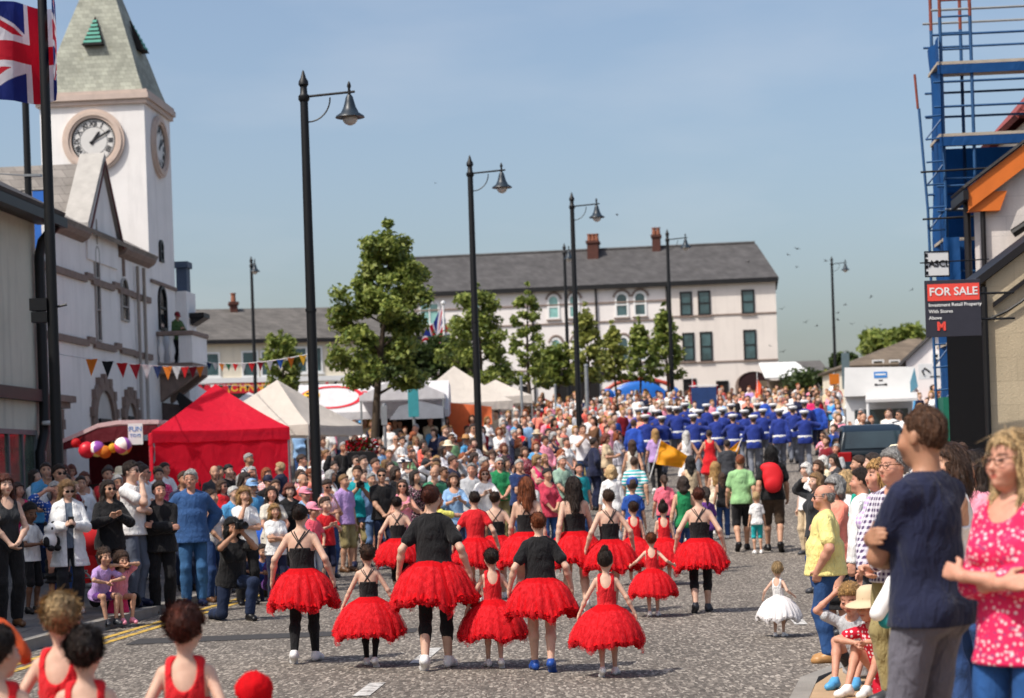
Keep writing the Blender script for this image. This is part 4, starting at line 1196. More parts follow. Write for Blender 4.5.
def bunting(a, b, n, cols, label, sag=.25, size=.30, start=.03, end=.97):
    a, b = Vector(a), Vector(b); mid = (a+b)/2
    r = empty('bunting', mid, 0, label, 'bunting', 'strings of bunting')
    def P(t): return a.lerp(b, t)-Vector((0, 0, sag*4*t*(1-t)))-mid
    m = MB(); m.tube([P(t) for t in np.linspace(0, 1, 17)], .012, 5); m.build('cord', M['p_white'], r)
    d = Vector((1, .15, 0)).normalized()
    for i in range(n):
        t = start+(end-start)*(i+.5)/n; p = P(t); s = size*random.uniform(.92, 1.05); tw = random.uniform(-.4, .4)
        e = Vector((d.x*math.cos(tw)-d.y*math.sin(tw), d.x*math.sin(tw)+d.y*math.cos(tw), 0)); nrm = Vector((-e.y, e.x, 0))*.004
        k = random.uniform(-.06, .06)
        tri = [p-e*s*.36, p+e*s*.36, p-Vector((0, 0, s))+nrm*12*k*8+e*k*.3]
        m = MB(); m.add([q+nrm for q in tri]+[q-nrm for q in tri], [(0, 1, 2), (5, 4, 3), (0, 3, 4, 1), (1, 4, 5, 2), (2, 5, 3, 0)])
        m.build('pennant', M[cols[i % len(cols)]], r)
    return r

def gazebo(px, Y, w, d, eave, peak, rz, canv, label, walls=(), skirt=.28, z=None, py=430):
    X = at(px, py, Y).x; z = gz(X, Y) if z is None else z
    r = empty('gazebo', (X, Y, z), rz, label, 'gazebo', 'pop-up market gazebos')
    a, b = w/2, d/2
    m = MB(); vs = []; N = 8; rings = 7
    # sagging pyramid canopy with a scalloped valance
    per = [(-a+2*a*i/N, -b) for i in range(N)]+[(a, -b+2*b*i/N) for i in range(N)]+[(a-2*a*i/N, b) for i in range(N)]+[(-a, b-2*b*i/N) for i in range(N)]
    n = len(per)
    for k in range(rings):
        t = k/(rings-1)
        for i, (x, y) in enumerate(per):
            ed = math.sin(PI*(i % N)/N)
            zz = eave+(peak-eave)*(t**1.12)-.10*ed*math.sin(PI*min(t*1.2, 1))-.03*ed*(1-t)
            vs.append((x*(1-t)*1.0, y*(1-t), zz))
    fs = [(k*n+i, k*n+(i+1) % n, (k+1)*n+(i+1) % n, (k+1)*n+i) for k in range(rings-1) for i in range(n)]
    b0 = len(vs)
    for i, (x, y) in enumerate(per): vs.append((x*1.004, y*1.004, eave-skirt+.015*math.sin(i*2.1)))
    fs += [(b0+i, b0+(i+1) % n, (i+1) % n, i) for i in range(n)]
    m.add(vs, fs); m.build('canopy', canv, r, 'auto')
    for sx in (-1, 1):
        for sy in (-1, 1):
            m = MB(); m.box(sx*(a-.03)-.02, sx*(a-.03)+.02, sy*(b-.03)-.02, sy*(b-.03)+.02, -.1, eave-.02)
            m.box(sx*(a-.03)-.05, sx*(a-.03)+.05, sy*(b-.03)-.05, sy*(b-.03)+.05, -.02, .012)
            m.build('leg', M['grey_metal'], r)
    m = MB()
    for s in (-1, 1):
        m.box(-a+.03, a-.03, s*(b-.03)-.015, s*(b-.03)+.015, eave-.14, eave-.10); m.box(s*(a-.03)-.014, s*(a-.03)+.014, -b+.03, b-.03, eave-.139, eave-.101)
    m.build('roof_frame', M['grey_metal'], r)
    for wl in walls:
        m = MB(); N2 = 24
        pts = {'front': [(-a+2*a*i/N2, -b+.02) for i in range(N2+1)], 'back': [(-a+2*a*i/N2, b-.02) for i in range(N2+1)], 'east': [(a-.02, -b+2*b*i/N2) for i in range(N2+1)], 'west': [(-a+.02, -b+2*b*i/N2) for i in range(N2+1)]}[wl]
        vs = []
        for j in range(7):
            for i, (x, y) in enumerate(pts):
                o = .025*math.sin(i*1.3+j*.9)*math.sin(PI*j/6)
                vs.append((x+(o if wl in ('east', 'west') else 0), y+(o if wl in ('front', 'back') else 0), .02+(eave-.06)*j/6))
        m.add(vs, [(j*(N2+1)+i, j*(N2+1)+i+1, (j+1)*(N2+1)+i+1, (j+1)*(N2+1)+i) for j in range(6) for i in range(N2)])
        m.build('side_wall', canv, r, True)
    return r

# ---- trees: tapered trunk, limbs, crown of small leaf blades in clumps
def leafmat(name, a, b):
    t = NT(name); v = t.coord()
    ge = t.N('ShaderNodeNewGeometry')
    c = t.ramp(ge.outputs['Random Per Island'], [(0, lin(a)), (1, lin(b))])
    c = t.mix(c, t.ramp(t.noise(v, 1.3, 3), [(.3, g(.75)), (.7, g(1.15))]), 1.0, 'MULTIPLY')
    t.L(c, t.b.inputs['Base Color'])
    tr = t.N('ShaderNodeBsdfTranslucent'); t.L(c, tr.inputs['Color'])
    mx = t.N('ShaderNodeMixShader'); mx.inputs[0].default_value = .35
    t.L(t.b.outputs[0], mx.inputs[1]); t.L(tr.outputs[0], mx.inputs[2]); t.L(mx.outputs[0], t.out.inputs['Surface'])
    return t.done(.5, .35)
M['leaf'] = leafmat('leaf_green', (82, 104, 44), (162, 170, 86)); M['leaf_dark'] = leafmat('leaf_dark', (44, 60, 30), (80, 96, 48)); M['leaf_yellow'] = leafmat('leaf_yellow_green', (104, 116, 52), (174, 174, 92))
M['bark'] = mat_plain('bark', (74, 62, 50), .9, .3, 8, .6)
def tree(px, Y, top, base_crown, width, label, seed, leaves=5200, mat='leaf', shape='round', leaf=.10, trunk_r=.13, lean=0.0, py=400, cat='tree', group='square trees'):
    rs = np.random.RandomState(seed)
    p = at(px, py, Y); z = gz(p.x, Y); pt = at(px, top, Y); H = pt.z-z; zb = at(px, base_crown, Y).z-z; W = width/FPX*Y/2
    r = empty('tree', (p.x, Y, z), 0, label, cat, group)
    m = MB(); ends = []
    tp = [Vector((lean*t*H+.06*math.sin(t*5+seed), .05*math.cos(t*4+seed), t*H*.86)) for t in np.linspace(0, 1, 9)]
    tp[0].z = -.15
    m.tube(tp, [trunk_r*(1.25 if i == 0 else 1-.80*i/8) for i in range(9)], 10)
    nl = 26
    for i in range(nl):
        t = .0+1.0*(i+.5)/nl
        zz = zb*.92+(H*.90-zb*.92)*t
        q = zz/(H*.86)*8; k = min(int(q), 7); st = tp[k].lerp(tp[k+1], min(q-k, 1))
        a = i*2.4+rs.uniform(-.3, .3)
        if shape == 'pear': rad = W*(1.12-.72*t)*(.75+.25*min(1, t*6))*rs.uniform(.62, 1.16)
        elif shape == 'round': rad = W*math.sqrt(max(.05, 1-((t-.36)/.70)**2))
        elif shape == 'cone': rad = W*(1.05-.85*t)*(.55+.45*min(1, t*5))
        else: rad = W*(.6+.4*math.sin(PI*t))
        rad *= rs.uniform(.72, 1.08)
        e = st+Vector((math.cos(a)*rad, math.sin(a)*rad, rad*rs.uniform(.15, .55)))
        md = st.lerp(e, .5)+Vector((0, 0, .08*rad))
        m.tube([st, md, e], [trunk_r*.30*(1.1-t*.7), trunk_r*.2*(1.1-t*.7), .012], 6)
        ends += [(md, .55), (e, .8), (st.lerp(e, .75), .7)]
        for s in range(2):
            e2 = md+Vector((math.cos(a+rs.uniform(-1, 1))*rad*.5, math.sin(a+rs.uniform(-1, 1))*rad*.5, rs.uniform(.0, .45)*rad))
            m.tube([md, e2], [trunk_r*.14, .01], 5); ends.append((e2, .75))
    ends.append((tp[-1]+Vector((0, 0, H*.06)), .6)); ends.append((tp[-1]+Vector((0, 0, H*.11)), .35))
    m.build('trunk', M['bark'], r, True)
    n = leaves; cs = W*(.29 if shape == 'pear' else .36)
    ei = rs.randint(0, len(ends), n)
    C0 = np.array([ends[i][0] for i in ei]); S0 = np.array([ends[i][1] for i in ei])
    off = rs.normal(size=(n, 3)); off /= np.linalg.norm(off, axis=1)[:, None]
    C0 = C0+off*(rs.rand(n)**.55*cs*S0)[:, None]*np.array((1, 1, .8))
    nrm = rs.normal(size=(n, 3))+np.array((0, 0, .9))+off*.5; nrm /= np.linalg.norm(nrm, axis=1)[:, None]
    a = np.cross(nrm, rs.normal(size=(n, 3))); a /= np.linalg.norm(a, axis=1)[:, None]; b = np.cross(nrm, a)
    s = leaf*rs.uniform(.6, 1.3, n)[:, None]
    V = np.stack([C0-a*s, C0-b*s*.55+nrm*s*.12, C0+a*s, C0+b*s*.55+nrm*s*.12], 1).reshape(-1, 3)
    Q = np.arange(4*n).reshape(-1, 4)
    me = np_mesh('crown', V, Q, M[mat]); me.polygons.foreach_set('use_smooth', np.zeros(n, bool))
    put('crown', me, r)
    return r
# ================================================================ town hall with clock tower (street plane local x = 0, local y runs up the street)
L = Local((-11.15, 62.0), -TH, 1.0)
th = L.root('town_hall', 'pale rendered town hall with steep gable and tall clock tower beside the market square', 'town hall')
m = L.mb(); m.prism([(-9, .0), (0, .0), (0, 8.72), (-9, 8.72)], 'y', -13.5, 0.0)
m.build('wall', M['hall_wall'], th)
def roofslab(m, pts, th_=.12):
    P = [Vector(p) for p in pts]; n = (P[1]-P[0]).cross(P[2]-P[0]).normalized()
    if n.z < 0: n = -n
    k = len(P); m.add(P+[p+n*th_ for p in P], [tuple(range(k))[::-1], tuple(range(k, 2*k))]+[(i, (i+1) % k, k+(i+1) % k, k+i) for i in range(k)])
m = L.mb(); roofslab(m, [(.25, -13.6, 8.66), (.25, -.01, 8.66), (-4.4, -.01, 11.15), (-4.4, -13.6, 11.15)]); roofslab(m, [(-4.4, -13.6, 11.15), (-4.4, -.01, 11.15), (-9.2, -.01, 8.66), (-9.2, -13.6, 8.66)])
rf = m.build('roof', M['slate_pale'], th)
m = L.mb(); m.tube([(-4.4, -13.6, 11.28), (-4.4, -.02, 11.28)], .09, 8); m.build('ridge_tiles', M['trim_stone'], rf, True)
m = L.mb(); m.prism([(.0, 8.40), (.18, 8.50), (.26, 8.62), (.24, 8.72), (.0, 8.72)], 'y', -13.55, -7.3); m.build('gutter', M['trim_stone'], th); m = L.mb(); m.prism([(.0, 8.40), (.18, 8.50), (.26, 8.62), (.24, 8.72), (.0, 8.72)], 'y', -3.6, -.1)
m.build('gutter', M['trim_stone'], th)
# gable with broad raking coping
gy0, gy1, gya, gz0, gzt = -7.25, -3.65, -5.35, 8.85, 10.95
m = L.mb(); m.prism([(gy0+.25, 8.0), (gy1-.25, 8.0), (gy1-.25, gz0), (gya, gzt-.12), (gy0+.25, gz0)], 'x', -1.5, .06); gb = m.build('gable', M['hall_wall'], th)
m = L.mb()
for a, b in (((gy0, gz0-.1), (gya, gzt)), ((gya, gzt), (gy1, gz0-.1))):
    m.prism([(a[0], a[1]), (b[0], b[1]), (b[0], b[1]+.22), (a[0], a[1]+.22)], 'x', -.55, .16)
m.build('coping', mat_plain('pale_coping', (172, 168, 162), .8, .15, 4), gb)
m = L.mb(); m.prism([(gy0+.1, gz0-.25), (gya, gzt-.1), (gya, gzt-.02), (gy0+.1, gz0-.1)], 'x', .165, .20); m.prism([(gya, gzt-.1), (gy1-.02, gz0-.25), (gy1-.02, gz0-.1), (gya, gzt-.02)], 'x', .165, .20)
m.build('verge_trim', mat_plain('red_brown_trim', (98, 52, 50), .7), gb)
m = L.mb()
roofslab(m, [(.0, gy0+.2, gz0-.05), (.0, gya, gzt-.1), (-4.2, gya, gzt-.1), (-2.0, gy0+.2, gz0-.05)], .05); roofslab(m, [(.0, gya, gzt-.1), (.0, gy1-.2, gz0-.05), (-2.0, gy1-.2, gz0-.05), (-4.2, gya, gzt-.1)], .05)
m.build('gable_roof', M['slate_pale'], gb)
# string courses that step round the gable bay
m = L.mb()
for z in (7.42, 5.66):
    for (a, b, dz) in ((-13.5, -7.2, 0), (-7.2, -6.6, .10), (-6.6, -4.4, .0), (-4.4, -3.8, .1), (-3.8, -2.3, .0), (-2.3, -.2, -.02)):
        m.box(.0, .085, a, b-.003, z-.09+dz, z+.09+dz)
m.build('string_course', M['trim_stone'], th)
def lancet(y, w, z0, z1, dark, glazed=True):
    fr = window(L, th, y-w/2, y+w/2, z0, z1, 0.0, M['hall_frame'], dark, .05, 2, 0, None, arch=w/2+.25, axis='x', sgn=1, name='lancet_window')
    return fr
M['hall_frame'] = mat_plain('hall_window_frame', (168, 162, 156), .6)
for px, yt, yb, w in ((48, 255, 300, .55), (95, 246, 341, .42), (123, 278, 321, .8)):
    y, zt = L.wall(px, yt); _, zb = L.wall(px, yb)
    lancet(y, w, zb, zt, M['glass_dark'])
    m = L.mb(); m.box(.0, .06, y-.07, y+.07, zt+.05, zt+.75); m.build('hood_finial', M['trim_stone'], th)
# arched doorways with stepped brown surrounds
for k, (px, yt, w, name) in enumerate(((102, 378, 2.5, 'arched_doorway'), (128.5, 391, 1.7, 'arched_doorway'), (52, 404, 1.3, 'arched_doorway'))):
    y, zt = L.wall(px, yt); zb = 1.0; ro = w/2; ri = ro-.36
    m = L.mb(); arc = np.linspace(PI, 0, 15); zs = zt-ro
    o = [(y-ro, zb)]+[(y+ro*math.cos(t), zs+ro*math.sin(t)) for t in arc]+[(y+ro, zb)]; i_ = [(y-ri, zb)]+[(y+ri*math.cos(t), zs+ri*math.sin(t)) for t in arc]+[(y+ri, zb)]
    n = len(o); vs = [(.0, *p) for p in o]+[(.10, *p) for p in o]+[(.10, *p) for p in i_]+[(.0, *p) for p in i_]
    m.add(vs, [q for a in range(n-1) for q in ((a, a+1, n+a+1, n+a), (n+a, n+a+1, 2*n+a+1, 2*n+a), (2*n+a, 2*n+a+1, 3*n+a+1, 3*n+a))])
    for t in np.linspace(PI*.93, PI*.07, 7): m.box(.0, .125, y+(ro-.02)*math.cos(t)-.13, y+(ro-.02)*math.cos(t)+.13, zs+(ro-.02)*math.sin(t)-.13, zs+(ro-.02)*math.sin(t)+.13)
    sr = m.build('doorway', M['trim_stone'], th)
    m = L.mb(); m.add([(.012, *p) for p in i_], [tuple(range(n))]); m.build('door_panel', mat_plain('pale_door_panel', (192, 190, 186), .6, .1, 2), sr)
    window(L, th, y-ri*.6, y+ri*.6, zb+.9, zs+.1, .014, M['dark_gutter'], M['glass'], .09, 0, 1, None, axis='x', sgn=1, name='door_window')
m = L.mb(); y, z = L.wall(140, 300); m.tube([(.14, y, 8.3), (.14, y, 1.0)], .055, 8); m.tube([(.10, y-.6, 8.3), (.10, y-.6, 1.0)], .05, 8)
m.build('downpipe', M['hall_frame'], th, True)
m = L.mb(); y, z = L.wall(52, 404); m.box(.0, .35, y-1.0, y+1.0, z+.05, z+.22); m.box(.0, .22, y-.9, y+.9, z-.1, z+.047); m.build('door_hood', M['trim_stone'], th)
# tower
TW = 3.3; tz = 13.55
m = L.mb(); m.box(-TW, .0, .004, TW, .0, tz); tw = m.build('tower', M['hall_wall'], th)
m = L.mb()
for a, (z0, z1) in zip((.10, .17, .13), ((tz, tz+.14), (tz+.143, tz+.32), (tz+.323, tz+.42))): m.box(-TW-a, a, -a, TW+a, z0, z1)
m.build('cornice', mat_plain('tower_cornice', (196, 178, 166), .8, .12, 4), tw)
m = L.mb(); cx, cy = -TW/2, TW/2; rr = [(1.62, tz+.42), (1.40, tz+1.05), (1.19, tz+1.75), (.02, tz+5.25)]; vs = []
for r_, z in rr: vs += [(cx-r_, cy-r_, z), (cx+r_, cy-r_, z), (cx+r_, cy+r_, z), (cx-r_, cy+r_, z)]
m.add(vs, [(4*i+k, 4*i+(k+1) % 4, 4*i+4+(k+1) % 4, 4*i+4+k) for i in range(3) for k in range(4)]+[(0, 3, 2, 1)])
sp = m.build('spire', M['spire_slate'] if 'spire_slate' in M else slate('spire_slate', (162, 164, 150), 3.2, .4), tw)
vm = mat_plain('verdigris_louvre', (96, 172, 152), .6)
for side in (0, 1):
    m = L.mb(); rb, rt_, zb, zt2 = 1.03, .78, tz+1.95, tz+2.95
    if side == 0:
        P = lambda u, d, z: (cx+u, cy-(1.19-(z-(tz+1.75))*.334)-d, z)
    else:
        P = lambda u, d, z: (cx+(1.19-(z-(tz+1.75))*.334)+d, cy+u, z)
    m.add([P(-.33, .02, zb), P(.33, .02, zb), P(.0, .06, zt2), P(-.33, .26, zb), P(.33, .26, zb), P(0, .10, zt2)], [(0, 1, 4, 3), (3, 4, 5), (0, 3, 5, 2), (1, 2, 5, 4)])
    dk = m.build('louvre', M['dark_inside'], sp); m = L.mb()
    for i in range(6):
        z = zb+.08+i*.14; hw = .31*(1-(z-zb)/(zt2-zb)); dd = .27-(z-zb)*.16
        m.add([P(-hw, dd, z), P(hw, dd, z), P(hw, dd+.015, z+.075), P(-hw, dd+.015, z+.075)], [(0, 1, 2, 3)])
    m.build('slat', vm, dk)
# string course and openings on the tower's street face
m = L.mb(); m.box(.0, .07, .05, TW+.0, 8.0, 8.10); m.box(-TW, .0, -.06, .003, 8.0, 8.10); m.build('string_course', M['trim_stone'], tw)
for px, yt, yb, w in ((160, 240, 262, .45), (161, 286, 330, 1.0)):
    y, zt = L.wall(px, yt); _, zb = L.wall(px, yb)
    window(L, tw, y-w/2, y+w/2, zb, zt, .0, M['dark_gutter'], M['glass_dark'], .09, 1, 0, None, arch=w*.8, axis='x', sgn=1)
# clock faces
M['dial'] = mat_plain('clock_dial', (214, 212, 208), .5, .06); M['dial_black'] = mat_plain('clock_black', (24, 24, 28), .5)
def clock(root, ctr, rot):
    ck = empty('clock', ctr, 0); ck.parent = root; ck.rotation_euler = rot
    m = MB(); n = 40
    def ring(r0, r1, d0, d1):
        vs = [(r*math.cos(2*PI*k/n), -d, r*math.sin(2*PI*k/n)) for r, d in ((r1, 0), (r1, d1), (r0, d1), (r0, d0)) for k in range(n)]
        m.add(vs, [(j*n+k, j*n+(k+1) % n, (j+1)*n+(k+1) % n, (j+1)*n+k) for j in range(3) for k in range(n)])
    ring(.70, .98, .03, .10); ring(.78, .90, .10, .14)
    m.build('surround', mat_plain('clock_surround', (202, 182, 168), .75, .1), ck, 'auto')
    m = MB(); vs = [(.70*math.cos(2*PI*k/n), -.035, .70*math.sin(2*PI*k/n)) for k in range(n)]; m.add(vs, [tuple(range(n))]); m.build('dial', M['dial'], ck)
    m = MB()
    ringv = lambda r0, r1, d: m.add([(r*math.cos(2*PI*k/n), -d, r*math.sin(2*PI*k/n)) for r in (r0, r1) for k in range(n)], [(k, (k+1) % n, n+(k+1) % n, n+k) for k in range(n)])
    ringv(.66, .70, .04); ringv(.425, .44, .04)
    for k in range(60):
        t = 2*PI*k/60; s = .012; c_, s_ = math.cos(t), math.sin(t)
        m.add([(.61*c_-s*s_, -.041, .61*s_+s*c_), (.61*c_+s*s_, -.041, .61*s_-s*c_), (.66*c_+s*s_, -.041, .66*s_-s*c_), (.66*c_-s*s_, -.041, .66*s_+s*c_)], [(0, 1, 2, 3)])
    m.build('minute_ring', M['dial_black'], ck)
    for k, s in enumerate(('XII', 'I', 'II', 'III', 'IIII', 'V', 'VI', 'VII', 'VIII', 'IX', 'X', 'XI')):
        a = -2*PI*k/12
        o = text(s, .20, M['dial_black'], ck, (.525*math.sin(-a), -.042, .525*math.cos(a)), (PI/2, a*-1*-1, 0), 'numeral', bold=.006)
        o.rotation_euler = (Matrix.Rotation(-a*-1, 3, 'Y') @ Matrix.Rotation(PI/2, 3, 'X')).to_euler() if False else (Matrix.Rotation(2*PI*k/12, 3, 'Y') @ Matrix.Rotation(PI/2, 3, 'X')).to_euler()
    for nm, ang, ln, wd in (('hour_hand', 2*PI*(1+10/60)/12, .36, .045), ('minute_hand', 2*PI*10/60, .58, .032)):
        m = MB(); d = Vector((math.sin(ang), 0, math.cos(ang))); e = Vector((d.z, 0, -d.x)); y = Vector((0, -.055 if nm[0] == 'h' else -.065, 0))
        m.add([y-d*.14-e*wd, y-d*.14+e*wd, y+d*ln*.75+e*wd, y+d*ln, y+d*ln*.75-e*wd], [(0, 1, 2, 3, 4)]); m.build(nm, M['dial_black'], ck)
    return ck
_, zc = L.wall(93, 141, 'y', 0.0); xc = L.wall(94, 141, 'y', 0.0)[0]
clock(tw, (xc, -.003, zc-1.0), (0, 0, 0)); clock(tw, (.006, TW/2, zc-1.0), (0, 0, PI/2))
# balcony on the tower
yb, zb = L.wall(158, 362, 'x', .0)
by0, by1 = .6, 2.7
m = L.mb(); m.bbox(.0, 1.12, by0, by1, 5.15, 5.5, .03); m.prism([(.0, 4.3), (.35, 4.55), (1.2, 5.147), (.0, 5.147)], 'y', by0+.25, by0+.55); m.prism([(.0, 4.3), (.35, 4.55), (1.2, 5.147), (.0, 5.147)], 'y', by1-.55, by1-.25)
bl = m.build('balcony', M['trim_stone'], th)
m = L.mb(); m.bbox(.0, 1.18, by0-.06, by0+.16, 6.36, 6.5, .02); m.bbox(.94, 1.18, by0+.163, by1+.06, 6.36, 6.5, .02); m.build('coping', M['trim_stone'], bl)
m = L.mb(); m.box(.70, 1.12, by0, by0+.12, 5.503, 6.357); m.box(1.0, 1.12, by0+.123, by1, 5.503, 6.357); m.build('parapet', M['hall_wall'], bl)
for x in (.12, .46):
    m = L.mb(); m.lathe([(.05, 5.503), (.09, 5.56), (.06, 5.66), (.11, 5.85), (.10, 5.98), (.05, 6.2), (.09, 6.3), (.09, 6.357)], 12, (x, by0+.08, 0)); m.build('baluster', M['hall_wall'], bl, True)
# wing beyond the tower, dark porch and lantern under the balcony
m = L.mb(); m.box(-7, .36, TW+.01, 4.6, .0, 8.0); wg = m.build('rear_wing', M['hall_wall'], th)
m = L.mb(); m.box(-.2, .85, TW+.3, TW+1.2, 7.15, 7.3); m.prism([(.42, 6.9), (.85, 7.147), (.42, 7.147)], 'y', TW+.35, TW+1.1); m.build('eaves_canopy', M['dark_gutter'], wg)
m = L.mb(); m.box(-.05, .30, TW+.4, TW+.9, 8.003, 8.8); m.box(-.1, .36, TW+.3, TW+1.0, 8.803, 9.0); m.build('chimney', mat_plain('blue_grey_lead', (70, 84, 104), .6), wg)
m = L.mb(); m.prism([(.0, 1.0), (.9, 1.0), (.9, 3.6), (.6, 4.2), (.0, 4.29)], 'y', 1.0, 4.2); m.build('porch', mat_plain('dark_porch_stone', (86, 72, 68), .8, .3, 3), th)
m = L.mb(); m.prism([(.9, 3.4), (1.5, 3.2), (1.1, 4.2), (.6, 4.6), (.5, 4.4)], 'y', .85, 1.0); m.build('porch_bracket', M['black_paint'], th)
m = L.mb(); m.lathe([(.05, 3.35), (.14, 3.3), (.18, 3.22), (.14, 3.18), (.11, 2.85), (.13, 2.8), (.04, 2.72)], 8, (1.35, 1.6, 0)); m.tube([(.9, 1.6, 3.5), (1.35, 1.6, 3.45), (1.35, 1.6, 3.3)], .03, 6); m.build('lantern', M['black_metal'], th)
b = L.wall(40, 206, 'x', .7)

# blue projecting banner beside the pole
LB = at(40.5, 221, 48.0)
r = empty('wall_banner', (LB.x, LB.y, LB.z), 0, 'blue and white banner on a bracket behind the flagpole', 'banner')
m = MB(); m.box(-.17, .17, -.01, .01, -.72, .72); m.build('banner_panel', [mat_plain('banner_blue', (44, 108, 196), .6)][0], r)
m = MB(); m.box(.02, .14, -.016, -.0125, -.35, .45); m.build('pale_stripe', M['white_paint'], r)
m = MB(); m.tube([(-.45, 0, .74), (.2, 0, .74)], .02, 6); m.tube([(-.45, 0, -.74), (.2, 0, -.74)], .02, 6); m.build('bracket', M['black_metal'], r)

# ================================================================ near building on the west side: plane of its street wall
YN = 42.0; pn = at(38, 330, YN)
L = Local((pn.x, YN), -TH, .2)
nb = L.root('shop_building', 'cream rendered shop with black gutter at the edge of the street', 'shop building')
m = L.mb(); m.prism([(-10, .0), (0, .0), (0, 7.55), (-10, 7.55)], 'y', -6.4, -.0); m.build('wall', M['near_wall'], nb)
m = L.mb(); roofslab(m, [(.55, -6.45, 7.42), (.55, .25, 7.42), (-5, .25, 10.4), (-5, -6.45, 10.4)]); roofslab(m, [(-5, -6.45, 10.4), (-5, .25, 10.4), (-10.4, .25, 7.42), (-10.4, -6.45, 7.42)]); m.build('roof', M['slate'], nb)
m = L.mb(); m.box(.42, .62, -6.45, .3, 7.22, 7.415); m.box(.003, .50, -6.4, .2, 7.30, 7.41); gu = m.build('gutter', M['dark_gutter'], nb)
m = L.mb(); m.tube([(.5, -.12, 7.25), (.2, -.15, 6.9), (.14, -.2, 6.6), (.14, -.2, 3.4), (.16, -.3, 2.9), (.13, -.55, 2.5), (.13, -.55, .3)], .11, 8); m.build('downpipe', M['dark_gutter'], nb, True)
m = L.mb(); m.box(.0, .16, -3.6, -.05, 3.55, 3.80); m.build('fascia', M['dark_gutter'], nb)
_, zt = L.wall(20, 432); _, zs = L.wall(20, 470)
window(L, nb, -3.2, -.5, 1.0, 2.95, .0, mat_plain('grey_shop_frame', (110, 112, 112), .5), glass('shop_glass', (92, 104, 90), .05), .10, 0, 2, M['trim_stone'], axis='x', sgn=1, name='shop_window')
window(L, nb, -6.2, -3.8, 1.0, 2.95, .0, mat_plain('grey_shop_frame', (110, 112, 112), .5), M['glass_dark'], .10, 0, 2, M['trim_stone'], axis='x', sgn=1, name='shop_window')
for y in (-5.2,):
    window(L, nb, y-.6, y+.6, 4.4, 6.0, .0, M['white_paint'], M['glass_dark'], .08, 1, 0, M['trim_stone'], axis='x', sgn=1)
m = L.mb(); m.lathe([(.001, 0), (.16, .01), (.17, .05), (.16, .09), (.001, .1)], 12, (.3, -.35, 3.05)); m.build('wall_lamp', M['white_paint'], nb, True)

# unseen taller building, added beyond the view to shade the west pavement
L = Local((pn.x-.45, YN-6.5), -TH, .1)
nn = L.root('unseen_shade_building', 'unseen taller grey rendered building added to shade the west pavement', 'building')
m = L.mb(); m.box(-9, 0, -34, -.05, .0, 9.9); m.build('wall', M['near_wall'], nn)
m = L.mb(); roofslab(m, [(.4, -34.2, 9.8), (.4, .0, 9.8), (-4.5, .0, 12.4), (-4.5, -34.2, 12.4)]); roofslab(m, [(-4.5, -34.2, 12.4), (-4.5, .0, 12.4), (-9.4, .0, 9.8), (-9.4, -34.2, 9.8)]); m.build('roof', M['slate'], nn)
for y in range(-31, -2, 5):
    for z in (4.2, 7.2): window(L, nn, y, y+1.1, z, z+1.7, .0, M['white_paint'], M['glass_dark'], .08, 1, 0, M['trim_stone'], axis='x', sgn=1)
    window(L, nn, y-.6, y+1.8, .9, 2.9, .0, M['dark_gutter'], M['glass_dark'], .1, 0, 2, M['trim_stone'], axis='x', sgn=1, name='shop_window')

# ================================================================ three-storey terrace facing the square
p1 = at(777, 330, 138.0); p0 = at(404, 330, 141.0)
rz = math.atan2(p1.y-p0.y, p1.x-p0.x)
L = Local((p1.x, p1.y), rz, 5.6)
tb = L.root('terrace_building', 'long three storey rendered terrace with slate roof and arched gateway', 'terrace')
xl = L.wall(404, 330, 'y')[0]; xs = L.wall(668, 320, 'y')[0]; ze = L.wall(776, 279, 'y')[1]; zr = L.wall(755, 244.5, 'y', 4.6)[1]
m = L.mb(); m.box(xs, 0, 0, 9.2, 4.5, ze); m.build('wall', M['terrace_wall'], tb)
m = L.mb(); m.box(xl, xs-.003, .03, 9.2, 4.5, ze-.002); m.build('wall', M['terrace_white'], tb)
m = L.mb(); zg = ze+.03
rx = L.wall(755, 244.5, 'y', 4.6)[0]
roofslab(m, [(xl-.2, -.3, zg), (.15, -.3, zg), (rx, 4.6, zr), (xl-.2, 4.6, zr)], .10); roofslab(m, [(xl-.2, 4.6, zr), (rx, 4.6, zr), (.15, 9.5, zg), (xl-.2, 9.5, zg)], .10); roofslab(m, [(.15, -.3, zg), (.15, 9.5, zg), (rx, 4.6, zr)], .10)
rf = m.build('roof', M['slate'], tb)
m = L.mb(); m.box(xl-.2, .2, -.42, -.305, zg-.22, zg+.04); m.box(xl-.2, .2, -.30, -.003, zg-.20, zg-.05); m.build('gutter', M['black_paint'], tb)
m = L.mb(); m.tube([(xl, 4.6, zr+.14), (rx, 4.6, zr+.14)], .12, 6); m.build('ridge_tiles', M['slate'], rf)
def pxwin(x0, x1, y0, y1, frame, pane, **k):
    a, zt_ = L.wall(x0, y0, 'y'); b_, zb_ = L.wall(x1, y1, 'y')
    return window(L, tb, a, b_, zb_, zt_, k.pop('c', 0.0), frame, pane, **k)
for q in ((679.5, 692.5, 292, 315.5), (697.5, 711, 291, 315), (741, 755, 290, 313.5), (682, 695, 333, 361), (699.5, 713, 332, 361), (743, 757, 330, 359.5)):
    pxwin(*q, M['black_paint'], M['glass'], fw=.11, sill=M['trim_stone'])
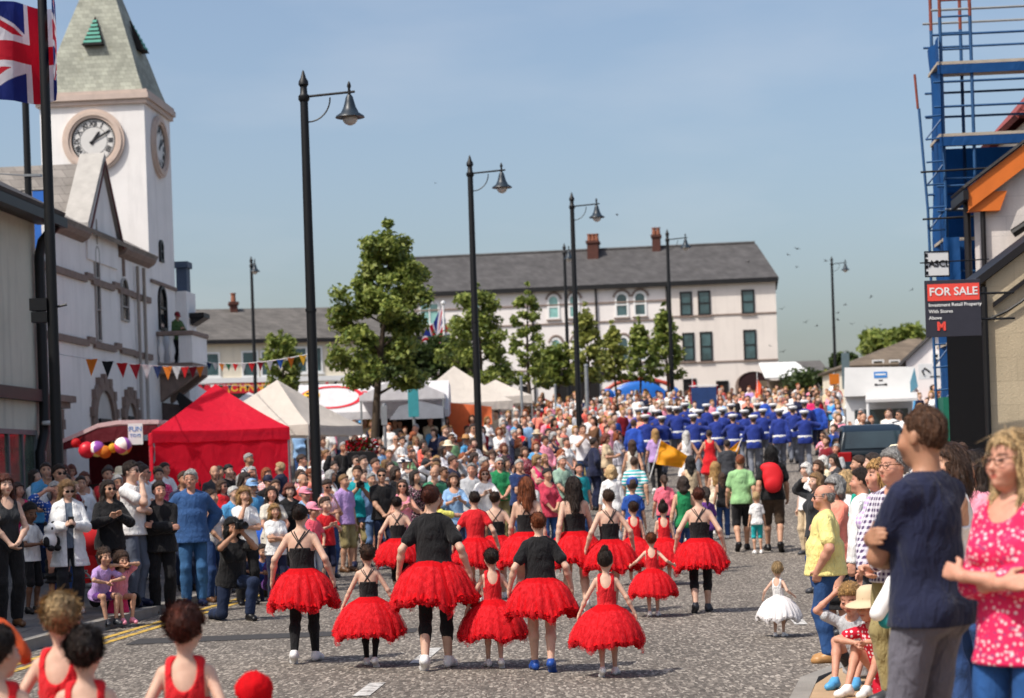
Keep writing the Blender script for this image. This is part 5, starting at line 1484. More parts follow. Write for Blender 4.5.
for q in ((547, 560, 295, 319), (568, 580, 294, 318), (614.5, 629, 292.5, 317), (633, 647, 291.5, 316), (550, 562, 338, 363), (571, 583, 337, 362), (617, 630, 336, 362), (635, 648, 335, 361)):
    fr = pxwin(*q, M['white_paint'], M['glass_green'] if q[0] < 600 else M['glass'], fw=.13, sill=M['trim_stone'], c=.03, arch=.45)
    a, zt_ = L.wall(q[0], q[2], 'y'); b_, _ = L.wall(q[1], q[2], 'y')
    m = L.mb(); cx_ = (a+b_)/2
    for t in np.linspace(PI*.9, PI*.1, 9): m.box(cx_+(b_-a)*.58*math.cos(t)-.08, cx_+(b_-a)*.58*math.cos(t)+.08, -.07, .027, zt_-.42+.56*math.sin(t)-.06, zt_-.42+.56*math.sin(t)+.06)
    m.build('hood', M['trim_stone'], fr)
for q in ((419, 440, 303, 325), (469, 482, 301, 321)): pxwin(*q, M['white_paint'], M['glass_green'], fw=.12, sill=M['trim_stone'], c=.03, vbars=1, bars=0)
m = L.mb()
for y0, xa in ((312.5, xs), (359.5, xs)):
    z = L.wall(775, y0, 'y')[1]; m.box(xa, .03, -.06, -.002, z-.05, z+.05)
for y0 in (303, 322, 368):
    z = L.wall(600, y0, 'y')[1]; m.box(xl, xs-.01, -.05, .028, z-.05, z+.05)
m.build('string_course', M['trim_stone'], tb)
for px in (533, 597, 668):
    x = L.wall(px, 330, 'y')[0]; m = L.mb(); m.tube([(x, -.09, zg-.2), (x, -.09, 5.0)], .075, 6); m.build('downpipe', M['black_paint'], tb)
# ground floor: arch, shopfronts
a, zt_ = L.wall(738, 372, 'y'); b_, _ = L.wall(768, 372, 'y'); w_ = (b_-a)/2; cx_ = (a+b_)/2
def archpoly(r, rise, zb): return [(cx_-r, zb)]+[(cx_+r*math.cos(t), zt_-rise+rise*math.sin(t)) for t in np.linspace(PI, 0, 13)]+[(cx_+r, zb)]
m = L.mb(); o = archpoly(w_+.22, w_*.75+.2, 5.0); i_ = archpoly(w_, w_*.75, 5.0); n = len(o)
m.add([(p[0], -.08, p[1]) for p in o]+[(p[0], -.08, p[1]) for p in i_]+[(p[0], .0, p[1]) for p in o], [f_ for k in range(n-1) for f_ in ((k, k+1, n+k+1, n+k), (k, 2*n+k, 2*n+k+1, k+1))]); ga = m.build('gateway', M['trim_stone'], tb)
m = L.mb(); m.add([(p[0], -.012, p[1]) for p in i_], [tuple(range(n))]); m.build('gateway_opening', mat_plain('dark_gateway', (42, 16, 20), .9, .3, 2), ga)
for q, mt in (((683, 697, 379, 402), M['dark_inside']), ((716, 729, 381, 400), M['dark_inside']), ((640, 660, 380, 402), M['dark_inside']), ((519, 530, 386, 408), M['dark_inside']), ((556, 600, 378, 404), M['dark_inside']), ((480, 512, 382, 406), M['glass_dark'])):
    pxwin(*q, M['black_paint'], mt, fw=.12, bars=0, c=.03 if q[0] < 668 else 0, name='shop_doorway')
z_ = L.wall(600, 374, 'y')[1]
m = L.mb(); m.box(L.wall(540, 374, 'y')[0], L.wall(612, 374, 'y')[0], -.12, .027, z_-.3, z_+.25); m.build('shop_fascia', M['dark_gutter'], tb)
# brick chimneys
def chimney(root, L_, px0, px1, ytop, ybot, c, dep, pots):
    a, zt_ = L_.wall(px0, ytop, 'y', c); b_, zb_ = L_.wall(px1, ybot, 'y', c)
    m = L_.mb(); ph = .55; m.box(a, b_, c, c+dep, zb_-1.2, zt_-ph-.18); m.box(a-.08, b_+.08, c-.08, c+dep+.08, zt_-ph-.177, zt_-ph); ch = m.build('chimney', M['brick'], root)
    for i in range(pots):
        x = a+(b_-a)*(i+.5)/pots; m = L_.mb(); m.lathe([(.16, zt_-ph), (.13, zt_-.1), (.17, zt_-.06), (.17, zt_)], 10, (x, c+dep/2, 0)); m.build('chimney_pot', mat_plain('terracotta', (140, 88, 66), .8), ch)
    m = L_.mb(); m.box(a-.12, b_+.12, c-.15, c-.083, zb_-.35, zb_-.05); m.build('flashing', mat_plain('lead_flashing', (176, 172, 168), .6), ch)
chimney(rf, L, 586.5, 598.5, 233, 262, 3.3, 1.5, 3); chimney(rf, L, 651.5, 660.5, 227, 252, 4.0, 1.0, 2)

# ================================================================ two-storey shop row left of the terrace
p1 = at(424, 360, 118.0); p0 = at(176, 360, 115.0); rz = math.atan2(p1.y-p0.y, p1.x-p0.x)
L = Local((p1.x, p1.y), rz, 4.6)
sr = L.root('shop_row', 'cream two storey shop row with red shop sign behind the market tents', 'shop row')
xl = L.wall(160, 360, 'y')[0]; ze = L.wall(320, 340, 'y')[1]; zr = L.wall(240, 310.5, 'y', 4.2)[1]
m = L.mb(); m.box(xl, 0, 0, 8.4, 3.5, ze); m.build('wall', M['cream_wall'], sr)
m = L.mb(); roofslab(m, [(xl, -.3, ze), (.1, -.3, ze), (.1, 4.2, zr), (xl, 4.2, zr)]); roofslab(m, [(xl, 4.2, zr), (.1, 4.2, zr), (.1, 8.7, ze), (xl, 8.7, ze)]); rf = m.build('roof', M['slate_grey'], sr)
m = L.mb(); m.box(xl, .12, -.42, -.305, ze-.14, ze+.02); m.build('gutter', M['dark_gutter'], sr)
tb2, tb = tb, sr
for q in ((203, 220.5, 352.5, 377), (241, 259, 351, 377), (260, 276, 350.5, 376.5), (293, 308, 347, 373), (309, 323, 346.5, 372.5), (360, 380, 346, 371)): pxwin(*q, M['white_paint'], M['glass'], fw=.1, bars=0, vbars=0, sill=M['white_paint'])
za = L.wall(230, 378, 'y')[1]; zb_ = L.wall(230, 383, 'y')[1]; zc_ = L.wall(230, 393.5, 'y')[1]
m = L.mb(); m.box(xl, L.wall(345, 380, 'y')[0], -.20, -.002, zb_, za); m.build('sill_band', M['white_paint'], sr)
xr = L.wall(276, 388, 'y')[0]
m = L.mb(); m.box(xl, xr, -.16, -.002, zc_, zb_-.01); sg = m.build('shop_sign', M['sign_red'], sr)
o = text('JOHNNIES', .62, M['sign_yellow'], sg, (L.wall(252, 388, 'y')[0], -.165, (zb_+zc_)/2-L.z0), bold=.012)
m = L.mb(); m.box(xl, xr, -.05, -.002, zc_-2.4, zc_-.01); m.build('shop_front', M['glass_dark'], sr)
chimney(rf, L, 230, 238, 292.5, 317, 3.6, .9, 1)
tb = tb2

# ================================================================ east side: stone building, gabled building, scaffold
YR = 32.0; pr = at(988.5, 360, YR)
L = Local((pr.x, YR), -TH, .3)
sb = L.root('stone_building', 'sandy block shop building with shopfront painted dark as shade and sloping dark verge', 'shop building')
def fr(px, py): return L.wall(px, py, 'y')           # on the front (camera) wall plane y = 0
x1, z1 = fr(986, 281); x2, z2 = fr(1024, 252)
sl_ = (z2-z1)/(x2-x1)
m = L.mb(); m.prism([(0, .0), (6, .0), (6, z1+sl_*6), (0, z1)], 'y', .0, 4.0); m.build('wall', M['stone_wall'], sb)
m = L.mb()
for d0, d1, e in ((.02, .16, .0), (.42, .50, .03)):
    m.prism([(-.25, z1-.25*sl_+d0), (6, z1+6*sl_+d0), (6, z1+6*sl_+d1), (-.25, z1-.25*sl_+d1)] if d0 < .1 else [(.1, z1-d1+.1*sl_), (6, z1+6*sl_-d1), (6, z1+6*sl_-d0), (.1, z1-d0+.1*sl_)], 'y', -.12+e, .0 if d0 > .1 else 4.1)
m.build('verge', M['dark_gutter'], sb)
m = L.mb(); m.tube([(x, -.06, z1+x*sl_-.62-.12*math.sin(x*3)) for x in np.linspace(-.2, 3, 14)], .025, 6); m.build('cable', M['black_paint'], sb)
# street side: shopfront, its black painted for the deep shade under the scaffold
m = L.mb(); m.prism([(-.07, .0), (-.004, .0), (-.004, z1-.05), (-.07, z1-.10)], 'y', .1, 3.95); m.build('shopfront', mat_plain('shopfront_painted_shade', (7, 6, 7), .9, .2, 2, spec=.1), sb)
m = L.mb(); m.tube([(-.05, -.08, z1-.1), (-.05, -.08, .0)], .05, 8); m.build('downpipe', M['black_paint'], sb)
# gabled building behind, orange bargeboard
YG = 38.6; pg = at(985, 300, YG)
L = Local((pg.x, YG), -TH, .3)
gbd = L.root('gabled_building', 'white block gable building with orange bargeboard above the sandy wall', 'gable building')
xa, za = fr(966, 189); xb, zb = fr(1024, 144.5); sl_ = (zb-za)/(xb-xa); xw = fr(984, 210)[0]
m = L.mb(); m.prism([(xw, .0), (xw+7, .0), (xw+7, za+sl_*2.5), (xw+3.6, za+(xw+3.6-xa)*sl_-.05), (xw, za+(xw-xa)*sl_-.08)], 'y', .0, 1.2); m.build('wall', M['block_wall'], gbd)
m = L.mb(); pw = .44
m.prism([(xa, za-pw), (xw+3.6, za+(xw+3.6-xa)*sl_-pw), (xw+3.6, za+(xw+3.6-xa)*sl_), (xa, za)], 'y', -.24, -.18); m.prism([(xa, za-pw-.02), (xa+.6, za-pw-.02), (xa+.75, za-.09), (xa+.3, za-.09)], 'y', -.178, -.002)
m.build('bargeboard', M['orange_paint'], gbd)
m = L.mb(); roofslab(m, [(xa-.08, -.3, za-.02), (xw+3.6, -.3, za+(xw+3.6-xa)*sl_+.02), (xw+3.6, 1.3, za+(xw+3.6-xa)*sl_+.02), (xa-.08, 1.3, za-.02)], .05); m.build('roof', M['slate'], gbd)
m = L.mb(); m.box(xa-.10, xa+.0, -.3, 1.3, za-.24, za-.06); m.tube([(xa+.05, .3, za-.2), (xa+.05, .3, .3)], .07, 8); m.tube([(xa+.2, -.08, za-.3), (xw-.04, -.08, za-.45), (xw-.04, -.08, .3)], .05, 8); m.build('gutter', M['dark_gutter'], gbd)
m = L.mb(); xq, zq = fr(1016, 232); m.tube([(xq-.1, -.2, zq-.05), (xq+.8, -.35, zq+.5)], .09, 10); m.tube([(xq+.3, -.2, zq+.2), (xq+.3, -.002, zq+.2)], .03, 6); m.build('floodlight', M['black_paint'], gbd)
# scaffolded house with blue debris netting
YS = 40.3; ps = at(943, 300, YS)
L = Local((ps.x, YS), -TH, .5)
sc_ = L.root('scaffold', 'tall scaffold wrapped in blue debris netting beside the street', 'scaffold')
zt = fr(930, -18)[1]; W = 5.5; DP = 1.25
zl = [fr(945, 62)[1], fr(945, 134)[1]]; zl += [zl[1]-2.1, zl[1]-4.2]
rust = mat_plain('rusty_tube', (128, 62, 50), .7, .3, 6); bt = mat_plain('blue_tube', (34, 78, 122), .5, .2, 6)
for i, x in enumerate((.12, .72, 2.4, 4.0, 5.4)):
    for j, y in enumerate((0, DP)):
        m = L.mb(); m.tube([(x, y, .0), (x, y, zl[0]+.9)], .035, 8); m.build('standard', bt, sc_)
        if i < 2 or i == 4:
            m = L.mb(); m.tube([(x, y, zl[0]+.903), (x, y, zt)], .035, 8); m.build('standard', rust, sc_)
for z in zl:
    for dz, mt in ((.55, bt), (1.05, bt)):
        for y in (0, DP):
            m = L.mb(); m.tube([(-.05, y, z+dz), (W, y, z+dz)], .026, 6); m.build('ledger', mt if not (z == zl[0] and dz > 1) else M['grey_metal'], sc_)
    m = L.mb(); m.box(.03, W, -.05, DP+.05, z-.06, z); m.build('board_deck', mat_plain('scaffold_boards', (176, 164, 148), .9, .2, 4, .3), sc_)
    m = L.mb(); m.box(.03, W, -.075, -.052, z-.25, z-.07); m.build('toe_board', M['net_blue'], sc_)
for x in (-.24,):
    m = L.mb(); m.tube([(x-.10, .1, zl[0]-.9), (x, .0, zl[0]-3), (x+.05, .0, 2.0)], .03, 6); m.build('ladder_stile', bt, sc_)
    m = L.mb(); m.tube([(x-.12, .1, zl[0]-.897), (x-.16, .12, zl[0]-.2)], .028, 6); m.build('ladder_stile', rust, sc_)
for k in range(16):
    z = 2.2+k*.46
    if z < zl[0]-1: m = L.mb(); m.tube([(-.24, .0, z), (.12, .0, z+.02)], .02, 5); m.build('rung', bt, sc_)
    if z < zl[0]-1.4 and k % 2: m = L.mb(); m.tube([(-.24, .02, z), (.12, .02, z+.44)], .018, 5); m.build('brace', bt, sc_)
for k in range(6):
    z = zl[0]+.25+k*.33; m = L.mb(); m.tube([(.12, 0, z), (.72, 0, z)], .022, 6); m.build('rung', rust if k > 2 else bt, sc_)
for px, py in ((920, 173), (922, 220)):
    x, z = fr(px, py); m = L.mb(); m.tube([(x, -.1, z), (2.2, -.1, z+.05)], .022, 6); m.build('putlog_tube', M['black_paint'], sc_)
def netting(x0, x1, y0, y1, z0, z1, nx, nz, amp, seed):
    m = L.mb(); rs = np.random.RandomState(seed); ph = rs.rand(4)*6; vs = []
    for j in range(nz+1):
        for i in range(nx+1):
            t = i/nx; z = z0+(z1-z0)*j/nz; o = amp*(math.sin(t*9+ph[0]+z*1.3)+.6*math.sin(z*3.1+ph[1])+.4*math.sin(t*17+ph[2]))
            dx, dy = (x1-x0), (y1-y0); ln = math.hypot(dx, dy)
            vs.append((x0+dx*t-dy/ln*o, y0+dy*t+dx/ln*o, z))
    m.add(vs, [(j*(nx+1)+i, j*(nx+1)+i+1, (j+1)*(nx+1)+i+1, (j+1)*(nx+1)+i) for j in range(nz) for i in range(nx)])
    return m.build('debris_net', M['net_blue'], sc_, True)
netting(.06, .10, DP+.06, -.10, 2.2, zl[0]+.5, 12, 60, .03, 1); netting(.16, W, DP+.12, DP+.12, 2.2, zl[1]-.1, 30, 40, .03, 4); netting(.02, .34, -.16, -.13, 2.6, zl[2], 6, 26, .03, 5)
for k_ in range(9):
    z = zl[1]-.9-k_*.62; m = L.mb(); m.tube([(.1, -.03, z), (1.1, -.03, z+random.uniform(-.05, .05))], .022, 6); m.build('ledger', M['grey_metal'] if k_ % 3 == 1 else bt, sc_)
# house under repair behind the scaffold
L = Local((ps.x+2.3, YS+1.9), -TH, .5)
hs = L.root('house', 'house under repair with reddish roof behind the blue netted scaffold', 'house')
z0_ = L.wall(985, 112, 'y')[1]; z1_ = L.wall(1024, 84, 'y')[1]; xh0 = L.wall(985, 112, 'y')[0]
m = L.mb(); m.prism([(0, .0), (7, .0), (7, z0_-.2), (0, z0_-.2)], 'y', .0, 4); m.build('wall', M['cream_wall'], hs)
m = L.mb(); roofslab(m, [(-.2, -.2, z0_-.2), (7, -.2, z0_-.2), (7, 2, z0_+1.6), (1.4, 2, z0_+1.6)]); roofslab(m, [(1.4, 2, z0_+1.6), (7, 2, z0_+1.6), (7, 4.2, z0_-.2), (-.2, 4.2, z0_-.2)]); roofslab(m, [(-.2, -.2, z0_-.2), (1.4, 2, z0_+1.6), (-.2, 4.2, z0_-.2)]); m.build('roof', M['red_tiles'], hs)
a = L.wall(958, 205, 'y'); window(L, hs, a[0], a[0]+.9, a[1]-1.4, a[1], .0, M['white_paint'], M['glass_dark'], sill=M['trim_stone'])
# green shop entrance below the netting
pgr = at(956, 420, 41.3); L = Local((pgr.x, 39.6), -TH, .4)
gs = L.root('green_kiosk', 'green painted shop doorway with yellow notice below the scaffold', 'shop doorway')
x0_, zt_ = L.wall(949, 403, 'y'); x1_, _ = L.wall(975, 403, 'y')
m = L.mb(); m.box(x0_, x1_+.9, .0, 1.0, .2, zt_-.02); m.box(x0_-.12, x0_-.003, -.05, 1.0, .2, zt_+.12); m.build('panel', mat_plain('green_paint', (26, 104, 84), .5, .15), gs)
m = L.mb(); m.box(x0_, x1_+.9, -.06, .06, zt_, zt_+.05); m.build('rail', M['grey_metal'], gs)
a = L.wall(969, 423, 'y'); m = L.mb(); m.box(a[0]-.12, a[0]+.13, -.02, -.003, a[1]-.17, a[1]+.17); nt_ = m.build('notice', M['white_paint'], gs)
m = L.mb(); m.box(a[0]-.07, a[0]+.09, -.026, -.0225, a[1]-.10, a[1]+.04); m.build('yellow_panel', M['sign_yellow'], nt_)

# FOR SALE board and ASCL sign project over the pavement
c = at(951, 307, 31.0); r = empty('sale_board', (c.x, c.y, c.z), R(-1), 'dark FOR SALE board with red strip fixed over the shopfront painted as shade', 'sign board')
m = MB(); m.bbox(-.40, .46, -.015, .015, -.46, .42, .006); bd = m.build('board', M['sign_board'], r)
m = MB(); m.box(-.36, .44, -.021, -.0165, .10, .36); m.build('red_strip', M['sale_red'], bd)
text('FOR SALE', .175, M['white_paint'], bd, (.04, -.024, .235), bold=.003)
for s, z, x in (('Investment Retail Property', .035, -.35), ('With Stores', -.065, -.35), ('Above', -.165, -.35)): text(s, .075, M['white_paint'], bd, (x, -.02, z), align='LEFT', bold=.001)
text('M', .18, M['sale_red'], bd, (-.16, -.02, -.30), bold=.008)
m = MB(); m.tube([(.2, .05, .2), (1.0, .10, .2)], .02, 6); m.tube([(.2, .05, -.2), (1.0, .10, -.2)], .02, 6); m.build('bracket', M['black_metal'], r)
c = at(937, 264, 34.0); r = empty('name_sign', (c.x, c.y, c.z), R(4), 'white ASCL name plate in a black frame pierced by a scaffold tube', 'sign')
m = MB(); m.bbox(-.20, .20, -.012, .012, -.20, .20, .005); bd = m.build('plate', M['white_paint'], r)
text('ASCL', .155, M['black_paint'], bd, (.035, -.016, .0), bold=.003)
m = MB(); m.box(-.212, -.202, -.02, .02, -.22, .22); m.box(.202, .212, -.02, .02, -.22, .22); m.box(-.203, .203, -.02, .02, .203, .22); m.box(-.203, .203, -.02, .02, -.22, -.203)
for z in (-.15, -.05, .06, .15): m.box(-.202, -.16, -.018, -.0125, z-.028, z+.028)
m.build('frame', M['black_metal'], r)
m = MB(); m.tube([(-.30, -.03, .02), (.9, .0, .06)], .012, 6); m.build('rod', M['black_metal'], r)

# ================================================================ far houses up the street on the east side
def gable_house(name, pxl, pxr, pya, pye, Y, dep, wall, roof, label, rz=0.0, apex=None, win=()):
    L_ = Local((at(pxl, pye, Y).x, Y), rz, 2.0)
    x0, ze = L_.wall(pxl, pye, 'y'); x1 = L_.wall(pxr, pye, 'y')[0]; xa_ = L_.wall(apex, pya, 'y')[0] if apex else (x0+x1)/2; za_ = L_.wall(apex or (pxl+pxr)/2, pya, 'y')[1]
    r = L_.root(name, label, 'house')
    m = L_.mb(); m.prism([(x0, 1.5), (x1, 1.5), (x1, ze), (xa_, za_-.05), (x0, ze)], 'y', 0, dep); m.build('wall', wall, r)
    m = L_.mb(); roofslab(m, [(x0-.25, -.2, ze-.2), (xa_, -.2, za_), (xa_, dep+.2, za_), (x0-.25, dep+.2, ze-.2)]); roofslab(m, [(xa_, -.2, za_), (x1+.25, -.2, ze-.2), (x1+.25, dep+.2, ze-.2), (xa_, dep+.2, za_)]); m.build('roof', roof, r)
    for q in win:
        a, zt_ = L_.wall(q[0], q[2], 'y'); b_, zb_ = L_.wall(q[1], q[3], 'y'); window(L_, r, a, b_, zb_, zt_, 0, M['white_paint'], M['glass_dark'], sill=M['trim_stone'])
    return r
gable_house('house', 906, 995, 318, 361, 84.0, 9, M['house_wall'], M['slate'], 'white gable house with one small window beside the blue netting', apex=951, win=[(931, 940, 353, 364)], rz=R(-12))
# long low house with mossy roof
def long_house(name, pxl, pxr, pyr, pye, Y, dep, wall, roof, label, rz=0.0, hip=0.0, wins=(), base=2.0):
    L_ = Local((at(pxl, pye, Y).x, Y), rz, base)
    x0, ze = L_.wall(pxl, pye, 'y'); x1 = L_.wall(pxr, pye, 'y')[0]; zr = L_.wall(pxr if hip else (pxl+pxr)/2, pyr, 'y', dep/2)[1]
    r = L_.root(name, label, 'house')
    m = L_.mb(); m.box(x0, x1, 0, dep, base-1, ze); m.build('wall', wall, r)
    m = L_.mb(); roofslab(m, [(x0-.2, -.3, ze), (x1+.2, -.3, ze), (x1+.2, dep/2, zr), (x0+hip, dep/2, zr)]); roofslab(m, [(x0+hip, dep/2, zr), (x1+.2, dep/2, zr), (x1+.2, dep+.3, ze), (x0-.2, dep+.3, ze)])
    if hip: roofslab(m, [(x0-.2, -.3, ze), (x0+hip, dep/2, zr), (x0-.2, dep+.3, ze)])
    else: m.prism([(-.0, ze), (dep, ze), (dep/2, zr)], 'x', x0, x0+.1); m.prism([(-.0, ze), (dep, ze), (dep/2, zr)], 'x', x1-.1, x1)
    m.build('roof', roof, r)
    for q in wins:
        a, zt_ = L_.wall(q[0], q[2], 'y'); b_, zb_ = L_.wall(q[1], q[3], 'y'); window(L_, r, a, b_, zb_, zt_, 0, M['white_paint'], M['glass_dark'])
    return r
long_house('house', 848, 935, 340, 368, 108.0, 9, M['cream_wall'], M['slate_brown'], 'low house with mossy brown hipped roof behind the white lorry', hip=4.2, wins=[(872, 884, 360, 371), (889, 900, 360, 371)])
long_house('house', 779, 826, 362.5, 374, 150.0, 8, M['cream_wall'], M['slate_grey'], 'small cream house with grey roof beyond the terrace', wins=[(806, 812, 376, 384)])
long_house('house', 822, 852, 368, 379, 165.0, 8, M['house_wall'], M['slate_grey'], 'distant white house behind the furthest street lamp')
# white lean-to canopy against the terrace end
c = at(791, 372, 134.0); r = empty('shop_canopy', (c.x, c.y, c.z-2.4), 0, 'white sloping canopy roof beside the end of the terrace', 'canopy')
m = MB(); roofslab(m, [(-1.9, -1.2, 1.95), (1.5, -1.2, 1.95), (.6, 2, 3.1), (-1.9, 2, 3.1)], .08); m.build('canopy_roof', M['white_paint'], r)
for x in (-1.7, 1.2):
    m = MB(); m.box(x-.06, x+.06, -1.1, -1.0, -.6, 1.95); m.build('post', M['trim_stone'], r)
m = MB(); m.box(-1.9, 1.4, 1.7, 1.9, -.6, 1.95); m.build('back_wall', M['slate_brown'], r)

# ================================================================ street lamps
lamp_post(303, 70, 'tallest black street lamp rising between the red gazebo and the big tree')
lamp_post(469.5, 155, 'black street lamp standing above the cream gazebo with orange cloth')
lamp_post(571.5, 192, 'black street lamp with shade in front of the arched white windows')
lamp_post(667, 229, 'black street lamp against the slate roof at the terrace colour change')
lamp_post(564, 243, 'thin black street lamp with its arm towards the viewer before the terrace', armdir=(.25, -1, 0))
lamp_post(831.5, 256, 'lone black street lamp against the sky beyond the marching band')
lamp_post(251, 256, 'slim black street lamp in front of the cream shop row', armdir=(.35, -1, 0))
# ================================================================ flags
p = at(52, 300, 30.0); zb = gz(p.x, p.y); r = empty('flagpole', (p.x, p.y, zb), 0, 'thick black flagpole by the near shop flying a large union flag', 'flagpole')
zt = at(47, -14, 30).z-zb
m = MB(); m.lathe([(.14, -.1), (.14, .8), (.10, 1.0), (.085, 3), (.070, zt)], 12); m.lathe([(.02, zt), (.08, zt+.05), (.08, zt+.12), (.01, zt+.18)], 10); m.build('pole', M['black_metal'], r, 'auto')
m = MB(); zq = at(52, 309, 30).z-zb; m.box(-.32, -.06, -.1, .1, zq-.02, zq+.16); m.box(-.30, -.06, -.1, .1, zq-.2, zq-.045); m.tube([(-.1, 0, zq), (.22, 0, zq+.06)], .02, 6); m.build('junction_box', M['black_metal'], r)
union_flag(r, [(.17, -.13, 0), (.10, .35, 0), (.02, .75, 0), (-.05, 1.0, 0), (-.28, .92, 0), (-.55, .5, 0), (-.85, .35, 0), (-1.15, .6, 0), (-1.4, .6, 0)], 1.46, zt+.02)
p = at(27, 150, 44.0); zb = gz(p.x, p.y); r = empty('flagpole', (p.x, p.y, zb), 0, 'thinner black pole standing behind the near shop roof', 'pole'); zt = at(21, 20, 44).z-zb
m = MB(); m.lathe([(.09, -.1), (.075, zt)], 10); m.lathe([(.05, zt), (.07, zt+.06), (.01, zt+.14)], 8); m.build('pole', M['black_metal'], r, 'auto')
m = MB(); zq = at(26, 177, 44).z-zb; m.box(-.08, .30, -.09, .09, zq, zq+.05); m.tube([(0, 0, zq+.03), (-.8, -.2, zq+.08)], .015, 5); m.build('pole_clamp', M['grey_metal'], r)
p = at(446, 390, 88.0); zb = gz(p.x, p.y); r = empty('flagpole', (p.x, p.y, zb), 0, 'white flagpole with a small drooping union flag beside the big tree', 'flagpole'); zt = at(446, 305, 88).z-zb
m = MB(); m.lathe([(.07, -.1), (.05, zt)], 10); m.lathe([(.02, zt), (.10, zt+.06), (.10, zt+.14), (.01, zt+.2)], 8); m.build('pole', M['white_paint'], r, 'auto')
fl = union_flag(r, [(-.04, 0, 0), (-.5, .1, 0), (-1.0, -.1, 0), (-1.35, .1, 0)], 1.7, 0)
fl.location = (0, 0, zt-.15); fl.rotation_euler = (0, R(-14), 0)
fl.data.transform(Matrix.Shear('XZ', 4, (0, 0)))
for v_ in fl.data.vertices: v_.co.z += v_.co.x*.55
# ================================================================ bunting
bunting(at(53, 353, 34), at(206, 366, 61), 11, ['p_orange', 'p_black', 'p_red', 'p_wine', 'p_white', 'p_navy', 'p_orange', 'p_white', 'p_red', 'p_wine'], 'string of pennants from the flagpole across the town hall front', .1, .34, .12)
bunting(at(204, 362, 62), at(314, 353, 40), 12, ['p_navy', 'p_white', 'p_orange', 'p_green', 'p_red', 'p_white', 'p_red', 'p_wine', 'p_white', 'p_blue', 'p_orange', 'p_yellow'], 'string of pennants from the town hall balcony to the tallest street lamp', .12, .22)
bunting(at(176, 382, 108), at(345, 380, 108), 18, ['p_navy', 'p_red', 'p_black', 'p_white', 'p_green'], 'string of tiny pennants along the cream shop row', .25, .32)
# ================================================================ market stalls
gazebo(217, 47, 3.1, 3.1, 2.25, 3.35, R(12), M['canvas_red'], 'bright red gazebo with closed side walls in front of the town hall', walls=('front', 'east', 'west', 'back'))
gazebo(279, 54, 3.4, 3.4, 2.0, 3.28, R(-20), M['canvas_cream'], 'cream gazebo with tall peak behind the red gazebo', walls=('west',))
gazebo(250, 64, 3.0, 3.0, 1.9, 2.75, R(10), M['canvas_white'], 'white gazebo showing its peak just behind the tall cream gazebo')
gazebo(190, 68, 3.0, 3.0, 2.0, 2.95, R(5), M['canvas_white'], 'white gazebo peeping out between the town hall porch and the red gazebo')
gazebo(456, 66, 3.4, 3.2, 2.1, 3.35, R(8), M['canvas_cream'], 'cream gazebo with orange cloth hung on its front', walls=('back',))
gazebo(497, 72, 2.6, 3.0, 2.1, 2.75, R(0), M['canvas_cream'], 'low cream stall under the second tree')
# long white catering stall with red script
p = at(352, 420, 63.0); zb = gz(p.x, p.y)
r = empty('catering_stall', (p.x, p.y, zb), 0, 'long white catering stall with red oval logo under the big tree', 'stall')
m = MB(); m.prism([(-1.5, 2.0), (1.5, 1.75), (1.5, 1.98), (.3, 2.92), (-1.0, 2.8), (-1.5, 2.2)], 'x', -1.6, 3.1)
m.v = [(x, -y, z) for x, y, z in m.v]; m.f = [f_[::-1] for f_ in m.f]; m.build('canopy', M['canvas_white'], r, 'auto')
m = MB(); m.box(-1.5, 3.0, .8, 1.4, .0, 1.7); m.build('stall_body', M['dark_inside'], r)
for x in (-1.4, .8, 2.9):
    m = MB(); m.box(x-.03, x+.03, -1.43, -1.37, .0, 1.8); m.build('leg', M['grey_metal'], r)
th_ = math.atan2(.94, 1.2); nrm = Vector((0, -math.sin(th_), math.cos(th_)))
lg = empty('logo', (-.55, -.88, 2.48)); lg.parent = r; lg.rotation_euler = (th_, 0, 0)
m = MB(); n = 28
for ra in ((1.0, .60),):
    m.add([(a_*ra[0]*math.cos(2*PI*k/n), a_*ra[1]*math.sin(2*PI*k/n), .012) for a_ in (1, .86) for k in range(n)], [(k, (k+1) % n, n+(k+1) % n, n+k) for k in range(n)])
m.build('oval', M['sign_red'], lg)
o = text('fin', .55, M['sign_red'], lg, (.05, .0, .014), (0, 0, 0), shear=.35)
o.location = (1.05, .05, .014)
m = MB(); vs = [(-.62+.26*math.cos(2*PI*k/16), .12+.26*math.sin(2*PI*k/16), .016) for k in range(16)]; m.add(vs, [tuple(range(16))]); m.build('yellow_disc', M['sign_yellow'], lg)
m = MB()
for a_ in range(5): m.add([(-.62+.16*math.cos(2*PI*a_/5)+.06*math.cos(2*PI*k/6), .12+.16*math.sin(2*PI*a_/5)+.06*math.sin(2*PI*k/6), .02) for k in range(6)], [tuple(range(6))])
m.build('black_spots', M['black_paint'], lg)
p = at(405, 425, 62.0); zb = gz(p.x, p.y); r = empty('market_stall', (p.x, p.y, zb), 0, 'small white stall with grey tarpaulin front beside the catering stall', 'stall')
m = MB(); m.prism([(-1.3, 2.35), (1.3, 2.35), (1.3, 2.5), (0, 3.1), (-1.3, 2.5)], 'y', -1.2, 1.2); m.build('canopy', M['canvas_white'], r)
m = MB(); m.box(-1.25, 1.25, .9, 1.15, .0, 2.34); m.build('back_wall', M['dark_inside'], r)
m = MB(); m.prism([(-.4, 1.75), (1.25, 1.75), (1.25, 2.1), (.5, 2.3), (-.1, 2.15)], 'y', -1.25, -1.1); m.build('tarpaulin', mat_plain('grey_tarpaulin', (150, 154, 164), .6), r)
for x in (-1.25, 1.25):
    m = MB(); m.box(x-.03, x+.03, -1.2, -1.14, .0, 2.35); m.build('leg', M['grey_metal'], r)
